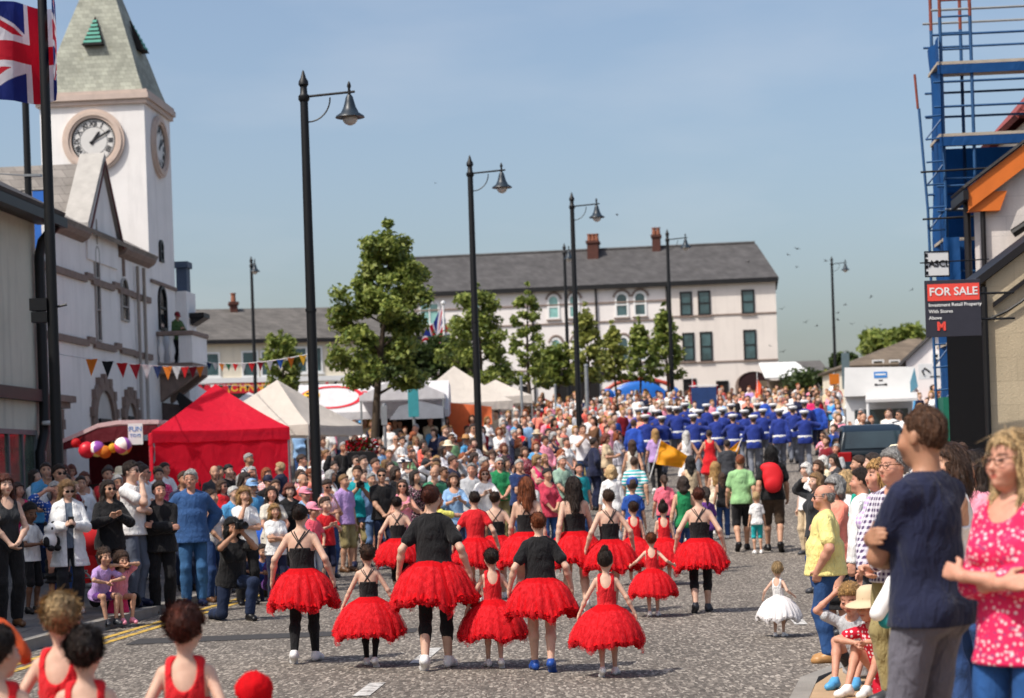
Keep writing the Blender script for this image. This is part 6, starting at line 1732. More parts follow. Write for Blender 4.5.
# orange cloth hung on the cream gazebo
c = at(462, 417, 63.4); r = empty('orange_drape', (c.x, c.y, c.z), 0, 'orange cloth draped on the front of the cream gazebo', 'cloth')
m = MB(); vs = []
for j in range(9):
    for i in range(13):
        u, v_ = i/12, j/8; x = -.95+1.9*u; top_ = .55-.25*u; bot = -.25-.55*math.sin(PI*min(1, u*.9+.15))
        vs.append((x, -.12*math.sin(u*11+v_*2)-.10*v_, top_+(bot-top_)*v_))
m.add(vs, [(j*13+i, j*13+i+1, (j+1)*13+i+1, (j+1)*13+i) for j in range(8) for i in range(12)]); m.build('cloth', M['canvas_orange'], r, True)
# toy stall with balloons and sign
p = at(122, 440, 50.5); zb = gz(p.x, p.y)-.22
r = empty('toy_stall', (p.x, p.y, zb), R(-6), 'pink topped toy stall hung with balloons beside the red gazebo', 'stall')
m = MB(); pr_ = [(-1.25, 1.95), (-.8, 2.12), (-.3, 2.32), (.2, 2.38), (1.25, 2.36), (1.25, 2.46), (.2, 2.48), (-.3, 2.42), (-.8, 2.22), (-1.25, 2.05)]
m.prism(pr_, 'y', -1.0, 1.2); m.build('canopy', M['canvas_pink'], r, 'auto')
m = MB(); m.prism([(-1.2, 1.98), (-.3, 2.30), (.25, 2.35), (1.2, 2.34), (1.2, 2.14), (-1.2, 1.80)], 'y', -.98, -.95); m.build('side_cloth', M['canvas_darkred'], r); m = MB(); m.box(-1.2, 1.2, 1.0, 1.1, .0, 2.0); m.build('back_cloth', M['canvas_darkred'], r)
for x in (-1.18, 1.18):
    m = MB(); m.tube([(x, -.9, -.1), (x, -.9, 2.3 if x > 0 else 1.95)], .03, 6); m.build('leg', M['grey_metal'], r)
m = MB(); m.box(-1.4, 1.4, -.6, .8, .85, .92); m.box(-1.4, 1.4, -.6, -.55, .1, .85); m.build('counter', M['dark_inside'], r)
c = at(135.5, 434, 49.2); r = empty('price_card', (c.x, c.y, c.z), 0, 'white card of faint blue writing hung on the toy stall', 'card')
m = MB(); m.box(-.18, .18, -.006, .006, -.26, .26); cd = m.build('card', M['white_paint'], r)
text('FUN', .17, M['cyan'], cd, (0, -.01, .12)); text('TOYS', .11, M['cyan'], cd, (0, -.01, -.04))
bt_ = NT('beach_ball'); v = bt_.coord(); wv = bt_.N('ShaderNodeTexGradient', gradient_type='RADIAL'); bt_.L(v, wv.inputs['Vector'])
bt_.L(bt_.ramp(wv.outputs['Fac'], [(0, lin((240, 120, 60))), (.2, lin((250, 226, 120))), (.4, lin((230, 80, 130))), (.6, lin((250, 240, 230))), (.8, lin((150, 80, 170)))], 'CONSTANT'), bt_.b.inputs['Base Color']); M['beach_ball'] = bt_.done(.3, .5)
for px, py, s, mt, lab in ((87, 450, .21, 'sign_red', 'pinkish red balloon hung low at the toy stall edge'), (97, 449, .2, 'beach_ball', 'multicoloured ball hanging in the middle of the toy stall'), (123, 446, .22, 'beach_ball', 'multicoloured ball hanging under the white card'), (105, 452, .16, 'p_orange', 'orange balloon between the two multicoloured balls'), (113, 448, .12, 'p_yellow', 'small yellow balloon beside the hanging multicoloured ball'), (76, 443, .12, 'p_red', 'small red balloon at the outer corner of the toy stall')):
    c = at(px, py, 49.1); m = MB(); m.lathe([(.001, -s)]+[(s*math.sin(t), -s*math.cos(t)) for t in np.linspace(.25, PI-.1, 10)]+[(.001, s)], 16)
    m.tube([(0, 0, s), (0, 0, s+.18)], .006, 4)
    o = m.build('balloon', M[mt], None, True, c); tag(o, lab, 'balloon', 'balloons on the toy stall'); o.rotation_euler = (R(60), R(20), px)
# iron railing in front of the red gazebo and round the square
def railing(pts, label):
    pts = [Vector((x, y, gz(x, y))) for x, y in pts]; r = empty('railing', pts[0], 0, label, 'railing'); o = pts[0]
    m = MB()
    for a, b_ in zip(pts[:-1], pts[1:]):
        for z in (.18, .95): m.tube([a-o+Vector((0, 0, z)), b_-o+Vector((0, 0, z))], .02, 6)
    m.build('rail', M['black_metal'], r)
    m = MB()
    for a, b_ in zip(pts[:-1], pts[1:]):
        n = int((b_-a).length/.14)
        for i in range(n):
            p = a.lerp(b_, i/n)-o; m.tube([p+Vector((0, 0, .05)), p+Vector((0, 0, 1.05))], .011, 5, False); m.tube([p+Vector((0, 0, 1.05)), p+Vector((0, 0, 1.1)), p+Vector((0, 0, 1.19))], [.011, .026, .002], 5)
    m.build('baluster', M['black_metal'], r)
    m = MB()
    for p in pts: m.lathe([(.045, 0), (.045, 1.25), (.06, 1.28), (.01, 1.38)], 8, tuple(p-o))
    m.build('post', M['black_metal'], r)
xa = at(186, 465, 44).x; xb = at(268, 465, 44).x; railing([(xa, 44), ((xa+xb)/2, 43.9), (xb, 44)], 'black spiked iron railing in front of the red gazebo')
xa = at(335, 465, 46).x; xb = at(384, 465, 47).x; railing([(xa, 46), (xb, 47)], 'black iron railing beside the flower tub under the big tree')
# planter with red flowers on the railing
c = at(362, 446, 45.5); zb = gz(c.x, c.y); r = empty('flower_tub', (c.x, c.y, zb), 0, 'dark planter of red and white flowers on a stand in the crowd', 'planter')
m = MB(); m.bbox(-.34, .34, -.2, .2, c.z-zb-.42, c.z-zb-.12, .02); m.box(-.3, -.24, -.05, .05, 0, c.z-zb-.42); m.box(.24, .3, -.05, .05, 0, c.z-zb-.42); m.build('tub', M['dark_gutter'], r)
rs = np.random.RandomState(5)
for nm, mt, n in (('foliage', 'leaf_dark', 500), ('red_petals', 'flag_red', 520), ('white_petals', 'flag_white', 90)):
    C0 = np.stack([rs.uniform(-.36, .36, n), rs.uniform(-.2, .2, n), c.z-zb-.12+rs.rand(n)**.7*.30], 1); C0[:, 2] -= (C0[:, 0]/.4)**2*.1
    nn = rs.normal(size=(n, 3)); a = np.cross(nn, rs.normal(size=(n, 3))); a /= np.linalg.norm(a, axis=1)[:, None]; b_ = np.cross(nn, a); b_ /= np.linalg.norm(b_, axis=1)[:, None]; s = .04
    put(nm, np_mesh(nm, np.stack([C0-a*s, C0-b_*s, C0+a*s, C0+b_*s], 1).reshape(-1, 3), np.arange(4*n).reshape(-1, 4), M[mt]), r)
# ================================================================ trees
tree(372, 57, 216, 390, 114, 'big full crowned street tree beside the tallest lamp', 3, 17000, 'leaf', 'pear', .088, .15, py=430, lean=.075)
tree(481, 74, 280, 388, 74, 'broad street tree just in front of the second street lamp', 5, 8000, 'leaf', 'pear', .092, .13, py=420)
tree(531, 80, 279, 388, 42, 'upright street tree between the broad tree and the twin lamps', 8, 4200, 'leaf', 'pear', .092, .11, py=420)
tree(589, 84, 300, 380, 44, 'thin street tree in front of the drainpipe between white windows', 11, 2200, 'leaf_yellow', 'cone', .12, .09, py=415)
tree(616, 86, 318, 378, 34, 'small thin tree to the side of the blue inflatable peak', 13, 1900, 'leaf_yellow', 'cone', .12, .08, py=410)
tree(641, 88, 314, 378, 34, 'small airy tree between the blue inflatable and the fourth lamp', 17, 2000, 'leaf', 'cone', .12, .08, py=410)
tree(668, 90, 300, 376, 44, 'dense narrow tree at the foot of the fourth street lamp', 19, 2600, 'leaf', 'cone', .12, .1, py=408)
tree(283, 92, 328, 390, 38, 'small tree in front of the cream shop row', 23, 2600, 'leaf', 'oval', .13, .09, py=400)
tree(425, 84, 345, 392, 96, 'dark leaved tree standing in for building shade behind the big full crowned tree', 29, 8000, 'leaf_dark', 'round', .14, .11, py=405)  # dark foliage put where building shade lies between the trees
tree(556, 86, 345, 386, 46, 'low bushy tree at the foot of the twin lamps', 31, 2400, 'leaf', 'round', .13, .08, py=410)
tree(893, 125, 334, 358, 62, 'leafy tree rising behind the mossy roofed house', 37, 3400, 'leaf', 'round', .22, .14, py=385, group='far trees')
tree(845, 140, 352, 372, 26, 'dark distant tree beside the lone street lamp', 41, 1500, 'leaf_dark', 'round', .2, .1, py=385, group='far trees')
tree(812, 128, 378, 392, 50, 'low green shrubs beyond the band near the terrace end', 43, 1800, 'leaf_dark', 'round', .16, .06, py=396, group='far trees')
tree(842, 118, 374, 392, 34, 'yellowish shrub under the lone street lamp', 47, 1200, 'leaf_yellow', 'round', .16, .06, py=394, group='far trees')
# ================================================================ featured people, placed where the photograph shows them
def Yfeet(px, py):
    best = None
    for y in np.arange(5, 70, .1):
        p = at(px, py, y); e = abs(p.z-gz(p.x, y))
        if best is None or e < best[0]: best = (e, y)
    return best[1]
def feat(px, ty, label, feet=None, Y=None, h=None, **k):
    if Y is None: Y = Yfeet(px, feet)
    p = at(px, ty, Y); z = gz(p.x, Y) if k.get('z') is None else k['z']
    if h is None: h = min(max(p.z-z, .6), 1.95)
    return person(px, Y, h=h, label=label, loc=(p.x, Y, z), **{a: b for a, b in k.items() if a != 'z'})
G_D = 'dancers in red skirts walking away'
DANCE = [
 # px, top, feet, sex, pose, top garment, bottom, shoes, hair, label
 (300, 505, 663, 'f', 'link', ('cami', 'black'), ('leggings', 'black'), 'white', ('bun', 'dark'), 'person in black strappy top, red skirt, black leggings, at the end of the front row'),
 (367, 545, 666, 'c', 'link2', ('cami', 'black'), ('leggings', 'black'), 'white', ('bun', 'brown'), 'person in black strappy top and wide red skirt between two bigger dancers'),
 (431, 486, 670, 'f', 'link', ('tee', 'black'), ('capri', 'black'), 'white', ('bun', 'auburn'), 'person in black T-shirt, red skirt and black leggings holding hands with strappy top dancer'),
 (491, 549, 668, 'c', 'link2', ('leotard', 'red'), None, 'white', ('bun', 'dark'), 'person in red leotard and red skirt between the two black T-shirt dancers'),
 (538, 513, 672, 'f', 'link2', ('tee', 'black'), None, 'blue', ('bun', 'ginger'), 'person in black T-shirt and red skirt with bare legs and blue shoes'),
 (605, 551, 677, 'c', 'link', ('leotard', 'red'), None, 'white', ('topbun', 'dark'), 'person in red leotard and puffed red skirt nearest the viewer, white shoes'),
 (397, 497, 600, 'f', 'link2', ('cami', 'black'), ('capri', 'black'), 'white', ('bun', 'dark'), 'person in crossed strap black top and red skirt in front of the pink top onlooker'),
 (474, 492, 606, 'f', 'link2', ('tightee', 'red'), None, 'white', ('bun', 'dark'), 'person in red T-shirt and red skirt between two black topped dancers'),
 (495, 492, 600, 'f', 'link', ('cami', 'black'), None, 'white', ('bun', 'brown'), 'person in low backed black top with single crossed straps and red skirt'),
 (526, 478, 612, 'f', 'walk', ('cami', 'black'), None, 'white', ('wavy', 'ginger'), 'person in black strappy top and red skirt, long hair down, beside dark plaited dancer'),
 (573, 477, 612, 'f', 'walk2', ('cami', 'black'), None, 'white', ('long', 'dark'), 'person in black strappy top and red skirt with long dark hair down the back'),
 (608, 490, 613, 'f', 'link', ('cami', 'black'), None, 'white', ('bun', 'brown'), 'person in black strappy top and red skirt reaching to the small red leotard dancer'),
 (633, 502, 585, 'c', 'stand', ('leotard', 'red'), None, 'white', ('bun', 'brown'), 'person in red leotard walking behind the smallest dancer, hair in a bun'),
 (663, 503, 585, 'c', 'stand', ('leotard', 'red'), None, 'white', ('topbun', 'dark'), 'person in red leotard just in front of the green vest walker'),
 (651, 533, 617, 'c', 'reachlow', ('leotard', 'red'), None, 'white', ('bun', 'ginger'), 'smallest person in red leotard and skirt, arms out holding hands with two dancers'),
 (698, 488, 613, 'f', 'link', ('cami', 'black'), ('capri', 'black'), 'dark grey', ('bun', 'auburn'), 'person in black strappy top, red skirt and cropped black leggings at the outer end'),
]
for i, (px, top, feet, sx, ps_, tp, bt, sh, hr, lab) in enumerate(DANCE):
    r = feat(px, top, lab, feet=feet, sex=sx, pose=ps_, top=tp, bottom=bt, shoes=sh, hair=hr, yaw=180+random.uniform(-9, 9), skin='pale', group=G_D, res=.0105 if feet > 625 else .012, hyaw=[0, .2, -.15, 0, .1, 0, 0, .35, -.1, .2, 0, .15, .2, -.2, .1, .25][i], hpitch=.05 if i != 12 else .15, over={'lh': (.34, .0, .93), 'rh': (-.34, .0, .93)} if (ps_[:4] == 'link' and sx == 'f') else None)
    add_tutu(r, i)
    if tp[0] == 'cami': back_strap(r, i not in (8,))
# four children nearest the camera
NEAR = [(60, 594, 8.8, ('bun', 'fair'), 'person in red leotard with fair pinned hair nearest the yellow kerb lines', 172, .3, ('link')),
        (84, 628, 8.25, ('bun', 'dark'), 'person in red leotard with dark pinned hair, overlapping the fair haired dancer', 184, .05, ('stand')),
        (184, 604, 8.7, ('bun', 'auburn'), 'person in red leotard with scooped back standing alone at the bottom of the view', 180, -.05, ('stand')),
        (-3, 626, 8.0, ('bun', 'dark'), 'person in red leotard cut off by the edge of the view', 176, -.4, ('stand'))]
for i, (px, top, Y, hr, lab, yw, hy, ps_) in enumerate(NEAR):
    r = feat(px, top, lab, Y=Y, sex='c', pose=ps_, top=('leotard', 'red'), bottom=None, shoes='white', hair=hr, yaw=yw, skin='pale', group='children in red leotards nearest the viewer', res=.008, hyaw=hy, over={'lh': (.30, .05, .92), 'rh': (-.30, .05, .92)})
    add_tutu(r, 20+i)
def pompom(px, py, Y, rad, mt, lab):
    c = at(px, py, Y); rs = np.random.RandomState(3); m = MB(); n, k = 14, 22
    vs = [(0, 0, -rad)]
    for i in range(1, n):
        t = PI*i/n
        for j in range(k): q = rad*(1+rs.uniform(-.10, .10)); vs.append((q*math.sin(t)*math.cos(2*PI*j/k), q*math.sin(t)*math.sin(2*PI*j/k), -q*math.cos(t)))
    vs.append((0, 0, rad))
    fs = [(0, 1+(j+1) % k, 1+j) for j in range(k)]+[(1+i*k+j, 1+i*k+(j+1) % k, 1+(i+1)*k+(j+1) % k, 1+(i+1)*k+j) for i in range(n-2) for j in range(k)]+[(len(vs)-1, 1+(n-2)*k+j, 1+(n-2)*k+(j+1) % k) for j in range(k)]
    m.add(vs, fs); o = m.build('pompom', mt, None, True, c); tag(o, lab, 'pompom')
pompom(254, 690, 8.4, .078, M['tutu'], 'round red net pompom held beside the lone red leotard dancer')
pompom(10, 640, 8.5, .075, mat_plain('orange_net', (206, 84, 38), .8, .15, 12, .4, bscale=30), 'orange net streamer at the edge beside the kerb lines')
o_ = bpy.data.objects['pompom.001']; o_.name = 'streamer'; o_['category'] = 'streamer'; o_.scale = (.6, .7, 1.7); o_.rotation_euler = (0, R(-38), 0)

# ---- people standing on the east pavement, close by
r = feat(922, 408, 'person in navy T-shirt and grey trousers, arms folded, turned away towards the parade', Y=8.9, sex='m', pose='grip', top=('tee', 'navy'), bottom=('trousers', (100, 98, 108)), hair=('crop', 'chestnut'), yaw=-136, hyaw=-.05, skin='tan', shoes='dark grey', group='onlookers close by', res=.0075, girth=.96)
r = feat(1010, 432, 'person in pink flowered top and blue jeans with folded arms and glasses', Y=8.3, sex='f', pose='folded', top=('blouse', (214, 34, 88), 'floral'), bottom=('jeans', (38, 82, 140)), hair=('long', 'fair'), yaw=-52, hyaw=-.15, skin='rosy', glasses='brown', group='onlookers close by', res=.0075, girth=.92)
m = MB(); f_, sc__ = root_fig[r.name]
for z in (.845, .885, .925): pass
r = feat(823, 485, 'person in pale yellow polo shirt, blue jeans and tan shoes on the road edge', feet=662, sex='m', pose='pocket', top=('polo', 'pale yellow'), bottom=('jeans', (44, 78, 128)), hair=('bald', 'grey'), yaw=-100, hyaw=.15, skin='rosy', shoes='tan', group='onlookers close by', res=.0095, girth=1.2, glasses='black')
feat(834, 481, 'person in coral top and dark skirt just behind the yellow polo', Y=20.6, h=1.62, sex='f', pose='folded', top=('blouse', 'salmon'), bottom=('longskirt', 'black'), hair=('curly', 'grey'), yaw=-62, skin='rosy', group='onlookers close by', res=.0105)
feat(846, 478, 'person in white top partly hidden behind the coral top', Y=22.4, h=1.66, sex='f', pose='stand', top=('tee', 'white'), bottom=('jeans', 'denim'), hair=('bob', 'fair'), yaw=-95, skin='fair', group='onlookers close by', res=.012)
r = feat(861, 474, 'person in white shirt with teal bag strap, hand hanging down', Y=19.0, h=1.70, sex='m', pose='stand', top=('shirt', 'white'), bottom=('jeans', 'dark denim'), hair=('short', 'dark'), yaw=-118, hyaw=.2, skin='rosy', group='onlookers close by', res=.0105)
m = MB()
pts = [(-.13, -.15, 1.25), (-.10, -.10, 1.44), (-.08, .02, 1.49), (-.02, .14, 1.35), (.10, .17, 1.10), (.17, .10, .98)]
m.tube([Vector(p) for p in pts], .035, 8); st_ = m.build('bag_strap', mat_plain('teal_strap', (20, 160, 140), .7), None, True)
st_.location = r.location; st_.rotation_euler = r.rotation_euler; tag(st_, 'broad teal bag strap across the white shirted back', 'strap')
feat(878, 470, 'person in lilac checked shirt beside the dark purple checked shirt', Y=15.2, h=1.66, sex='f', pose='stand', top=('shirt', 'lilac', 'check'), bottom=('capri', 'dark grey'), hair=('bob', 'blond'), yaw=-70, skin='rosy', group='onlookers close by', res=.0095)
feat(893, 461, 'person in dark purple checked shirt and glasses tucked behind the navy T-shirt', Y=13.6, h=1.74, sex='m', pose='clasp', top=('shirt', (74, 56, 92), 'check'), bottom=('trousers', 'khaki'), hair=('short', 'grey'), yaw=-58, skin='rosy', glasses='brown', group='onlookers close by', res=.0095)
feat(948, 440, 'person in white vest with dark bob between the navy T-shirt and pink top', Y=12.6, h=1.74, sex='f', pose='clasp', top=('vest', 'white'), bottom=('jeans', 'denim'), hair=('bob', 'brown'), yaw=-80, skin='fair', group='onlookers close by', res=.0105)
feat(971, 447, 'person in pink T-shirt half hidden beside the flowered top', Y=13.8, h=1.70, sex='f', pose='folded', top=('tee', 'pink'), bottom=('jeans', 'denim'), hair=('long', 'dark'), yaw=-60, skin='fair', group='onlookers close by', res=.012)
feat(777, 562, 'toddler person in white dress and white shoes standing alone on the road', feet=637, sex='c', pose='reachlow', top=('leotard', 'white'), bottom=None, hair=('toddler', 'fair'), yaw=150, hyaw=.5, skin='pale', shoes='white', group='toddlers and children by the east kerb', res=.0105, hs=1.62, over={'lf': (.09, .05, .09), 'rf': (-.09, -.06, .09), 'lh': (.42, -.02, 1.0), 'rh': (-.40, -.05, 1.05)})
add_tutu(bpy.data.objects[[o.name for o in bpy.data.objects if str(o.get('label', '')).startswith('toddler')][0]], 2, 'white_net')
# seated children on the east kerb
p = at(846, 655, 15.0)
feat(858, 604, 'person in pale grey T-shirt sitting on the kerb with one hand on the head', Y=14.9, h=1.30, z=gz(2.75, 14.9), sex='c', pose='sithead', top=('tee', 'light grey'), bottom=('briefshorts', 'dark grey'), hair=('short', 'blond'), yaw=-28, skin='rosy', shoes='sky blue', group='toddlers and children by the east kerb', res=.0095, over=dict(pz=.21, lf=(.11, -.47, .10), rf=(-.11, -.49, .10), lh=(.03, -.40, .58), rh=(-.17, -.26, .96)))
feat(884, 606, 'person in red polka dot dress and beige sun hat sitting on the kerb', Y=14.3, h=1.28, z=gz(2.95, 14.3), sex='c', pose='sit', top=('tee', (196, 24, 52), 'dots'), bottom=('skirt', (196, 24, 52), 'dots'), hair=('pony', 'brown'), hat=('sunhat', 'beige'), yaw=-48, skin='rosy', shoes='white', group='toddlers and children by the east kerb', res=.0095, over=dict(pz=.21, lf=(.11, -.47, .10), rf=(-.11, -.49, .10), lh=(.05, -.36, .55), rh=(-.05, -.37, .53)))
# ---- walkers behind the dancers
G_W = 'walkers following the band'
WALK = [
 (740, 455, 551, 'm', 'walk', ('tee', 'pale green'), ('shorts', 'black'), ('short', 'ginger'), 178, 'person in pale green T-shirt and black shorts walking up the middle of the road', {}),
 (664, 475, None, 'f', 'walk', ('tee', (236, 110, 130)), ('jeans', 'denim'), ('pony', 'brown'), 180, 'person in bright pink T-shirt walking away behind the dancers', dict(Y=37)),
 (683, 477, None, 'f', 'walk2', ('vest', 'green'), ('jeans', 'denim'), ('bob', 'dark'), 178, 'person in green vest walking away with a dark bob', dict(Y=32)),
 (690, 456, None, 'f', 'stand', ('vest', 'beige'), ('jeans', 'dark denim'), ('long', 'black'), 180, 'person in beige vest with long black hair walking behind the flag carriers', dict(Y=39.5)),
 (634, 457, None, 'm', 'walk', ('tee', 'turquoise', 'hstripe'), ('shorts', 'navy'), ('short', 'brown'), 178, 'person in turquoise and white striped T-shirt walking away', dict(Y=40)),
 (632, 478, None, 'c', 'stand', ('tee', 'blue'), ('shorts', 'navy'), ('short', 'brown'), 182, 'person in blue cap and blue T-shirt beside the striped shirt', dict(Y=34, hat=('cap', 'blue'))),
 (611, 466, None, 'f', 'stand', ('blouse', 'white'), ('trousers', 'light grey'), ('curly', 'fair'), 176, 'person in loose white blouse with fair curly hair seen from behind', dict(Y=37)),
 (632, 440, None, 'f', 'walk', ('vest', 'off-white'), ('jeans', 'denim'), ('long', 'brown'), 180, 'person in off-white vest with long brown hair above the striped shirt', dict(Y=47)),
 (655, 429, None, 'f', 'walk', ('tee', 'lilac'), ('leggings', 'black'), ('long', 'blond'), 182, 'person in lilac top with long fair hair beside the first orange flag', dict(Y=52)),
 (686, 431, None, 'f', 'link', ('dress', 'white'), None, ('veil', 'white'), 180, 'person in long white dress and pale veil holding hands behind the band', dict(Y=51)),
 (709, 430, None, 'f', 'link2', ('sundress', 'red'), None, ('bun', 'dark'), 180, 'person in red sleeveless dress holding hands with the veiled walker', dict(Y=51)),
 (715, 462, None, 'c', 'stand', ('dress', 'cream', 'floral'), None, ('long', 'blond'), 180, 'person in cream patterned dress with fair hair behind the red dress', dict(Y=41)),
 (727, 440, None, 'm', 'stand', ('tee', 'dark grey'), ('shorts', 'navy'), ('short', 'dark'), 180, 'person in dark grey T-shirt beside the second orange flag', dict(Y=47)),
 (705, 487, None, 'c', 'stand', ('tee', 'purple'), ('leggings', 'navy'), ('pony', 'dark'), 190, 'person in purple T-shirt between green vest and pale green T-shirt', dict(Y=33)),
 (722, 473, None, 'f', 'stand', ('vest', 'black'), ('jeans', 'denim'), ('long', 'brown'), 178, 'person in black vest just ahead of the pale green T-shirt', dict(Y=40)),
 (756, 492, None, 'c', 'stand', ('tee', 'white'), ('shorts', 'turquoise'), ('short', 'fair'), 185, 'person in white T-shirt and turquoise shorts between the two tall walkers', dict(Y=36.5)),
]
for (px, top, feet, sx, ps_, tp, bt, hr, yw, lab, kw) in WALK:
    feat(px, top, lab, feet=feet, sex=sx, pose=ps_, top=tp, bottom=bt, hair=hr, yaw=yw, skin='fair', group=G_W, res=.013, shoes='black' if sx == 'm' else 'white', **kw)
bpk = feat(771, 446, 'person in black T-shirt and brown shorts carrying a red rucksack', feet=552, sex='m', pose='walk2', top=('tee', 'black'), bottom=('shorts', (74, 58, 44)), hair=('long', 'black'), yaw=176, skin='fair', group=G_W, res=.012, shoes='black')
f_, s_ = root_fig[bpk.name]
r = empty('rucksack', wpt(bpk, (0, .13, 1.18)), bpk.rotation_euler.z, 'red rucksack on the back of the black T-shirt walker', 'rucksack')
F = Field(); F.noise = .006; F.ell((0, .07, .05), (.17, .10, .24), .05); F.ell((0, .12, -.08), (.14, .07, .12), .05); F.ell((.05, .03, .22), (.15, .08, .08), .05)
V, Q = surface(F, .016); put('rucksack_body', np_mesh('rucksack_body', V*s_, Q, M['matte']), r, color=C('red'))
m = MB()
for sd in (-1, 1): m.tube([(sd*.10*s_, .02*s_, .22*s_), (sd*.11*s_, -.10*s_, .30*s_), (sd*.12*s_, -.26*s_, .18*s_), (sd*.13*s_, -.26*s_, -.02*s_), (sd*.14*s_, -.08*s_, -.18*s_)], .02, 6)
m.build('shoulder_strap', M['black_paint'], r, True)
def carried_flag(px, py, Y, pts, label, mt, pole, cat='flag'):
    """triangular or square flag cloth (photo outline at its own distance) on a pole"""
    c = at(px, py, Y); r = empty('flag', c, 0, label, cat, 'flags carried behind the band' if 'orange flag' in label else None)
    q = [at(a, b, Y)-c for a, b in pts]; m = MB(); n = 10; vs = []
    for j in range(n+1):
        for i in range(n+1):
            u, v_ = i/n, j/n
            p = q[0].lerp(q[1], u).lerp(q[3].lerp(q[2], u), v_); p.y += .10*math.sin(u*7+v_*3)+.05*math.sin(v_*9); vs.append(p)
    m.add(vs, [(j*(n+1)+i, j*(n+1)+i+1, (j+1)*(n+1)+i+1, (j+1)*(n+1)+i) for j in range(n) for i in range(n)]); m.build('flag_cloth', mt, r, True)
    a, b = [at(x, y, Y)-c for x, y in pole]; m = MB(); m.tube([a, b], .014, 6); m.build('pole', M['white_paint'], r)
carried_flag(672, 452, 48.0, [(661, 440), (688, 456), (682, 468), (656, 464)], 'orange flag with drooping point beside the fair haired lilac top', canvas('marigold_flag', (244, 168, 40), .4), [(661, 439), (650, 478)])
carried_flag(732, 452, 48.0, [(741, 440), (722, 455), (724, 462), (737, 460)], 'orange flag slanting up beside the dark grey T-shirt', canvas('marigold_flag', (244, 168, 40), .4), [(742, 438), (726, 476)])

# ---- the marching band in blue jackets and white caps
rsB = np.random.RandomState(12)
BAND = [(58.0, [(648, 0), (665, 1), (691, 0), (714, 1), (733, 0), (752, 1), (781, 2), (806, 0)]), (61.5, [(640, 1), (656, 2), (678, 0), (700, 1), (723, 0), (744, 2), (766, 0), (793, 1)]), (65.0, [(645, 0), (668, 1), (686, 0), (710, 1), (731, 0), (757, 1), (775, 0), (788, 2), (803, 1)])]
BIX = 0
PL = ['hips of the nearest rank', 'middle rank', 'furthest rank']
def belt_part(root):
    f, sc = root_fig[root.name]
    me = cached(('belt', f.sex), lambda: (lambda m: (m.lathe([(.205, .985), (.214, .99), (.214, 1.05), (.205, 1.055)], 24, (0, 0, 0), cap=False), setattr(m, 'v', [(x, y*.80, z) for x, y, z in m.v]), m.mesh('belt', M['white_paint'], True))[2])(MB()))
    put('belt', me, root)
BLAB = {58.0: 'nearest rank', 61.5: 'middle rank', 65.0: 'furthest rank'}
for Y, row in BAND:
    for k, (px, kind) in enumerate(row):
        ordn = ['first', 'second', 'third', 'fourth', 'fifth', 'sixth', 'seventh', 'eighth', 'ninth'][k]
        act = {0: 'playing the flute', 1: 'arms raised to play', 2: 'arms at the sides'}[kind]
        r = person(px+rsB.uniform(-3, 3), Y+rsB.uniform(-.9, .9), yaw=180+rsB.uniform(-8, 8), h=rsB.uniform(1.72, 1.86), sex='m', pose=['flute', 'drum', 'walk'][kind], top=('jacket', (34, 54, 134)), bottom=('slacks', (112, 116, 126)), hair=('short', 'dark'), hat=('peaked', 'white'), skin='fair', shoes='black', res=.017, py=430,
                   label='person in blue jacket and white cap, %s, %s in the %s' % (act, ordn, BLAB[Y]), group='marching band')
        belt_part(r)
for px, Y, yw, lab in ((634, 56, 160, 'person in blue band jacket standing beside the band, bare headed, near the crowd'), (766, 72, 170, 'person in plain blue shirt ahead of the band under the gateway'), (818, 66, 185, 'person in blue jacket walking apart at the outer side of the band')):
    person(px, Y, yaw=yw, h=1.80, sex='m', pose='walk', top=('jacket', (36, 74, 170)), bottom=('slacks', 'navy'), hair=('short', 'brown'), res=.017, py=430, label=lab, group='marching band')
# red and white standards and the framed blue banner carried ahead of the band
carried_flag(694, 393, 78, [(692, 378), (697, 386), (698, 404), (691, 404)], 'furled red and white standard beside the blue banner', M['p_red'], [(692, 375), (694, 416)])
carried_flag(758, 393, 78, [(757, 376), (763, 390), (763, 408), (755, 409)], 'furled orange standard in front of the dark gateway', mat_plain('standard_orange', (226, 84, 44), .7), [(757, 372), (758, 418)])
c = at(704, 397, 76); zb = gz(c.x, 76); r = empty('processional_banner', (c.x, 76, zb), 0, 'dark blue processional banner on a frame ahead of the band', 'banner')
z1_ = at(704, 387, 76).z-zb; z0_ = at(704, 410, 76).z-zb
m = MB(); m.bbox(-.48, .48, -.02, .02, z0_, z1_, .01); m.build('banner_cloth', mat_plain('banner_navy', (34, 62, 112), .7, .3, 3), r)
for x in (-.52, .52):
    m = MB(); m.tube([(x, 0, .9), (x, 0, z1_+.1)], .025, 6); m.build('pole', M['p_wine'], r)
m = MB(); m.tube([(-.55, 0, z1_+.05), (.55, 0, z1_+.05)], .025, 6); m.build('crossbar', M['white_paint'], r)

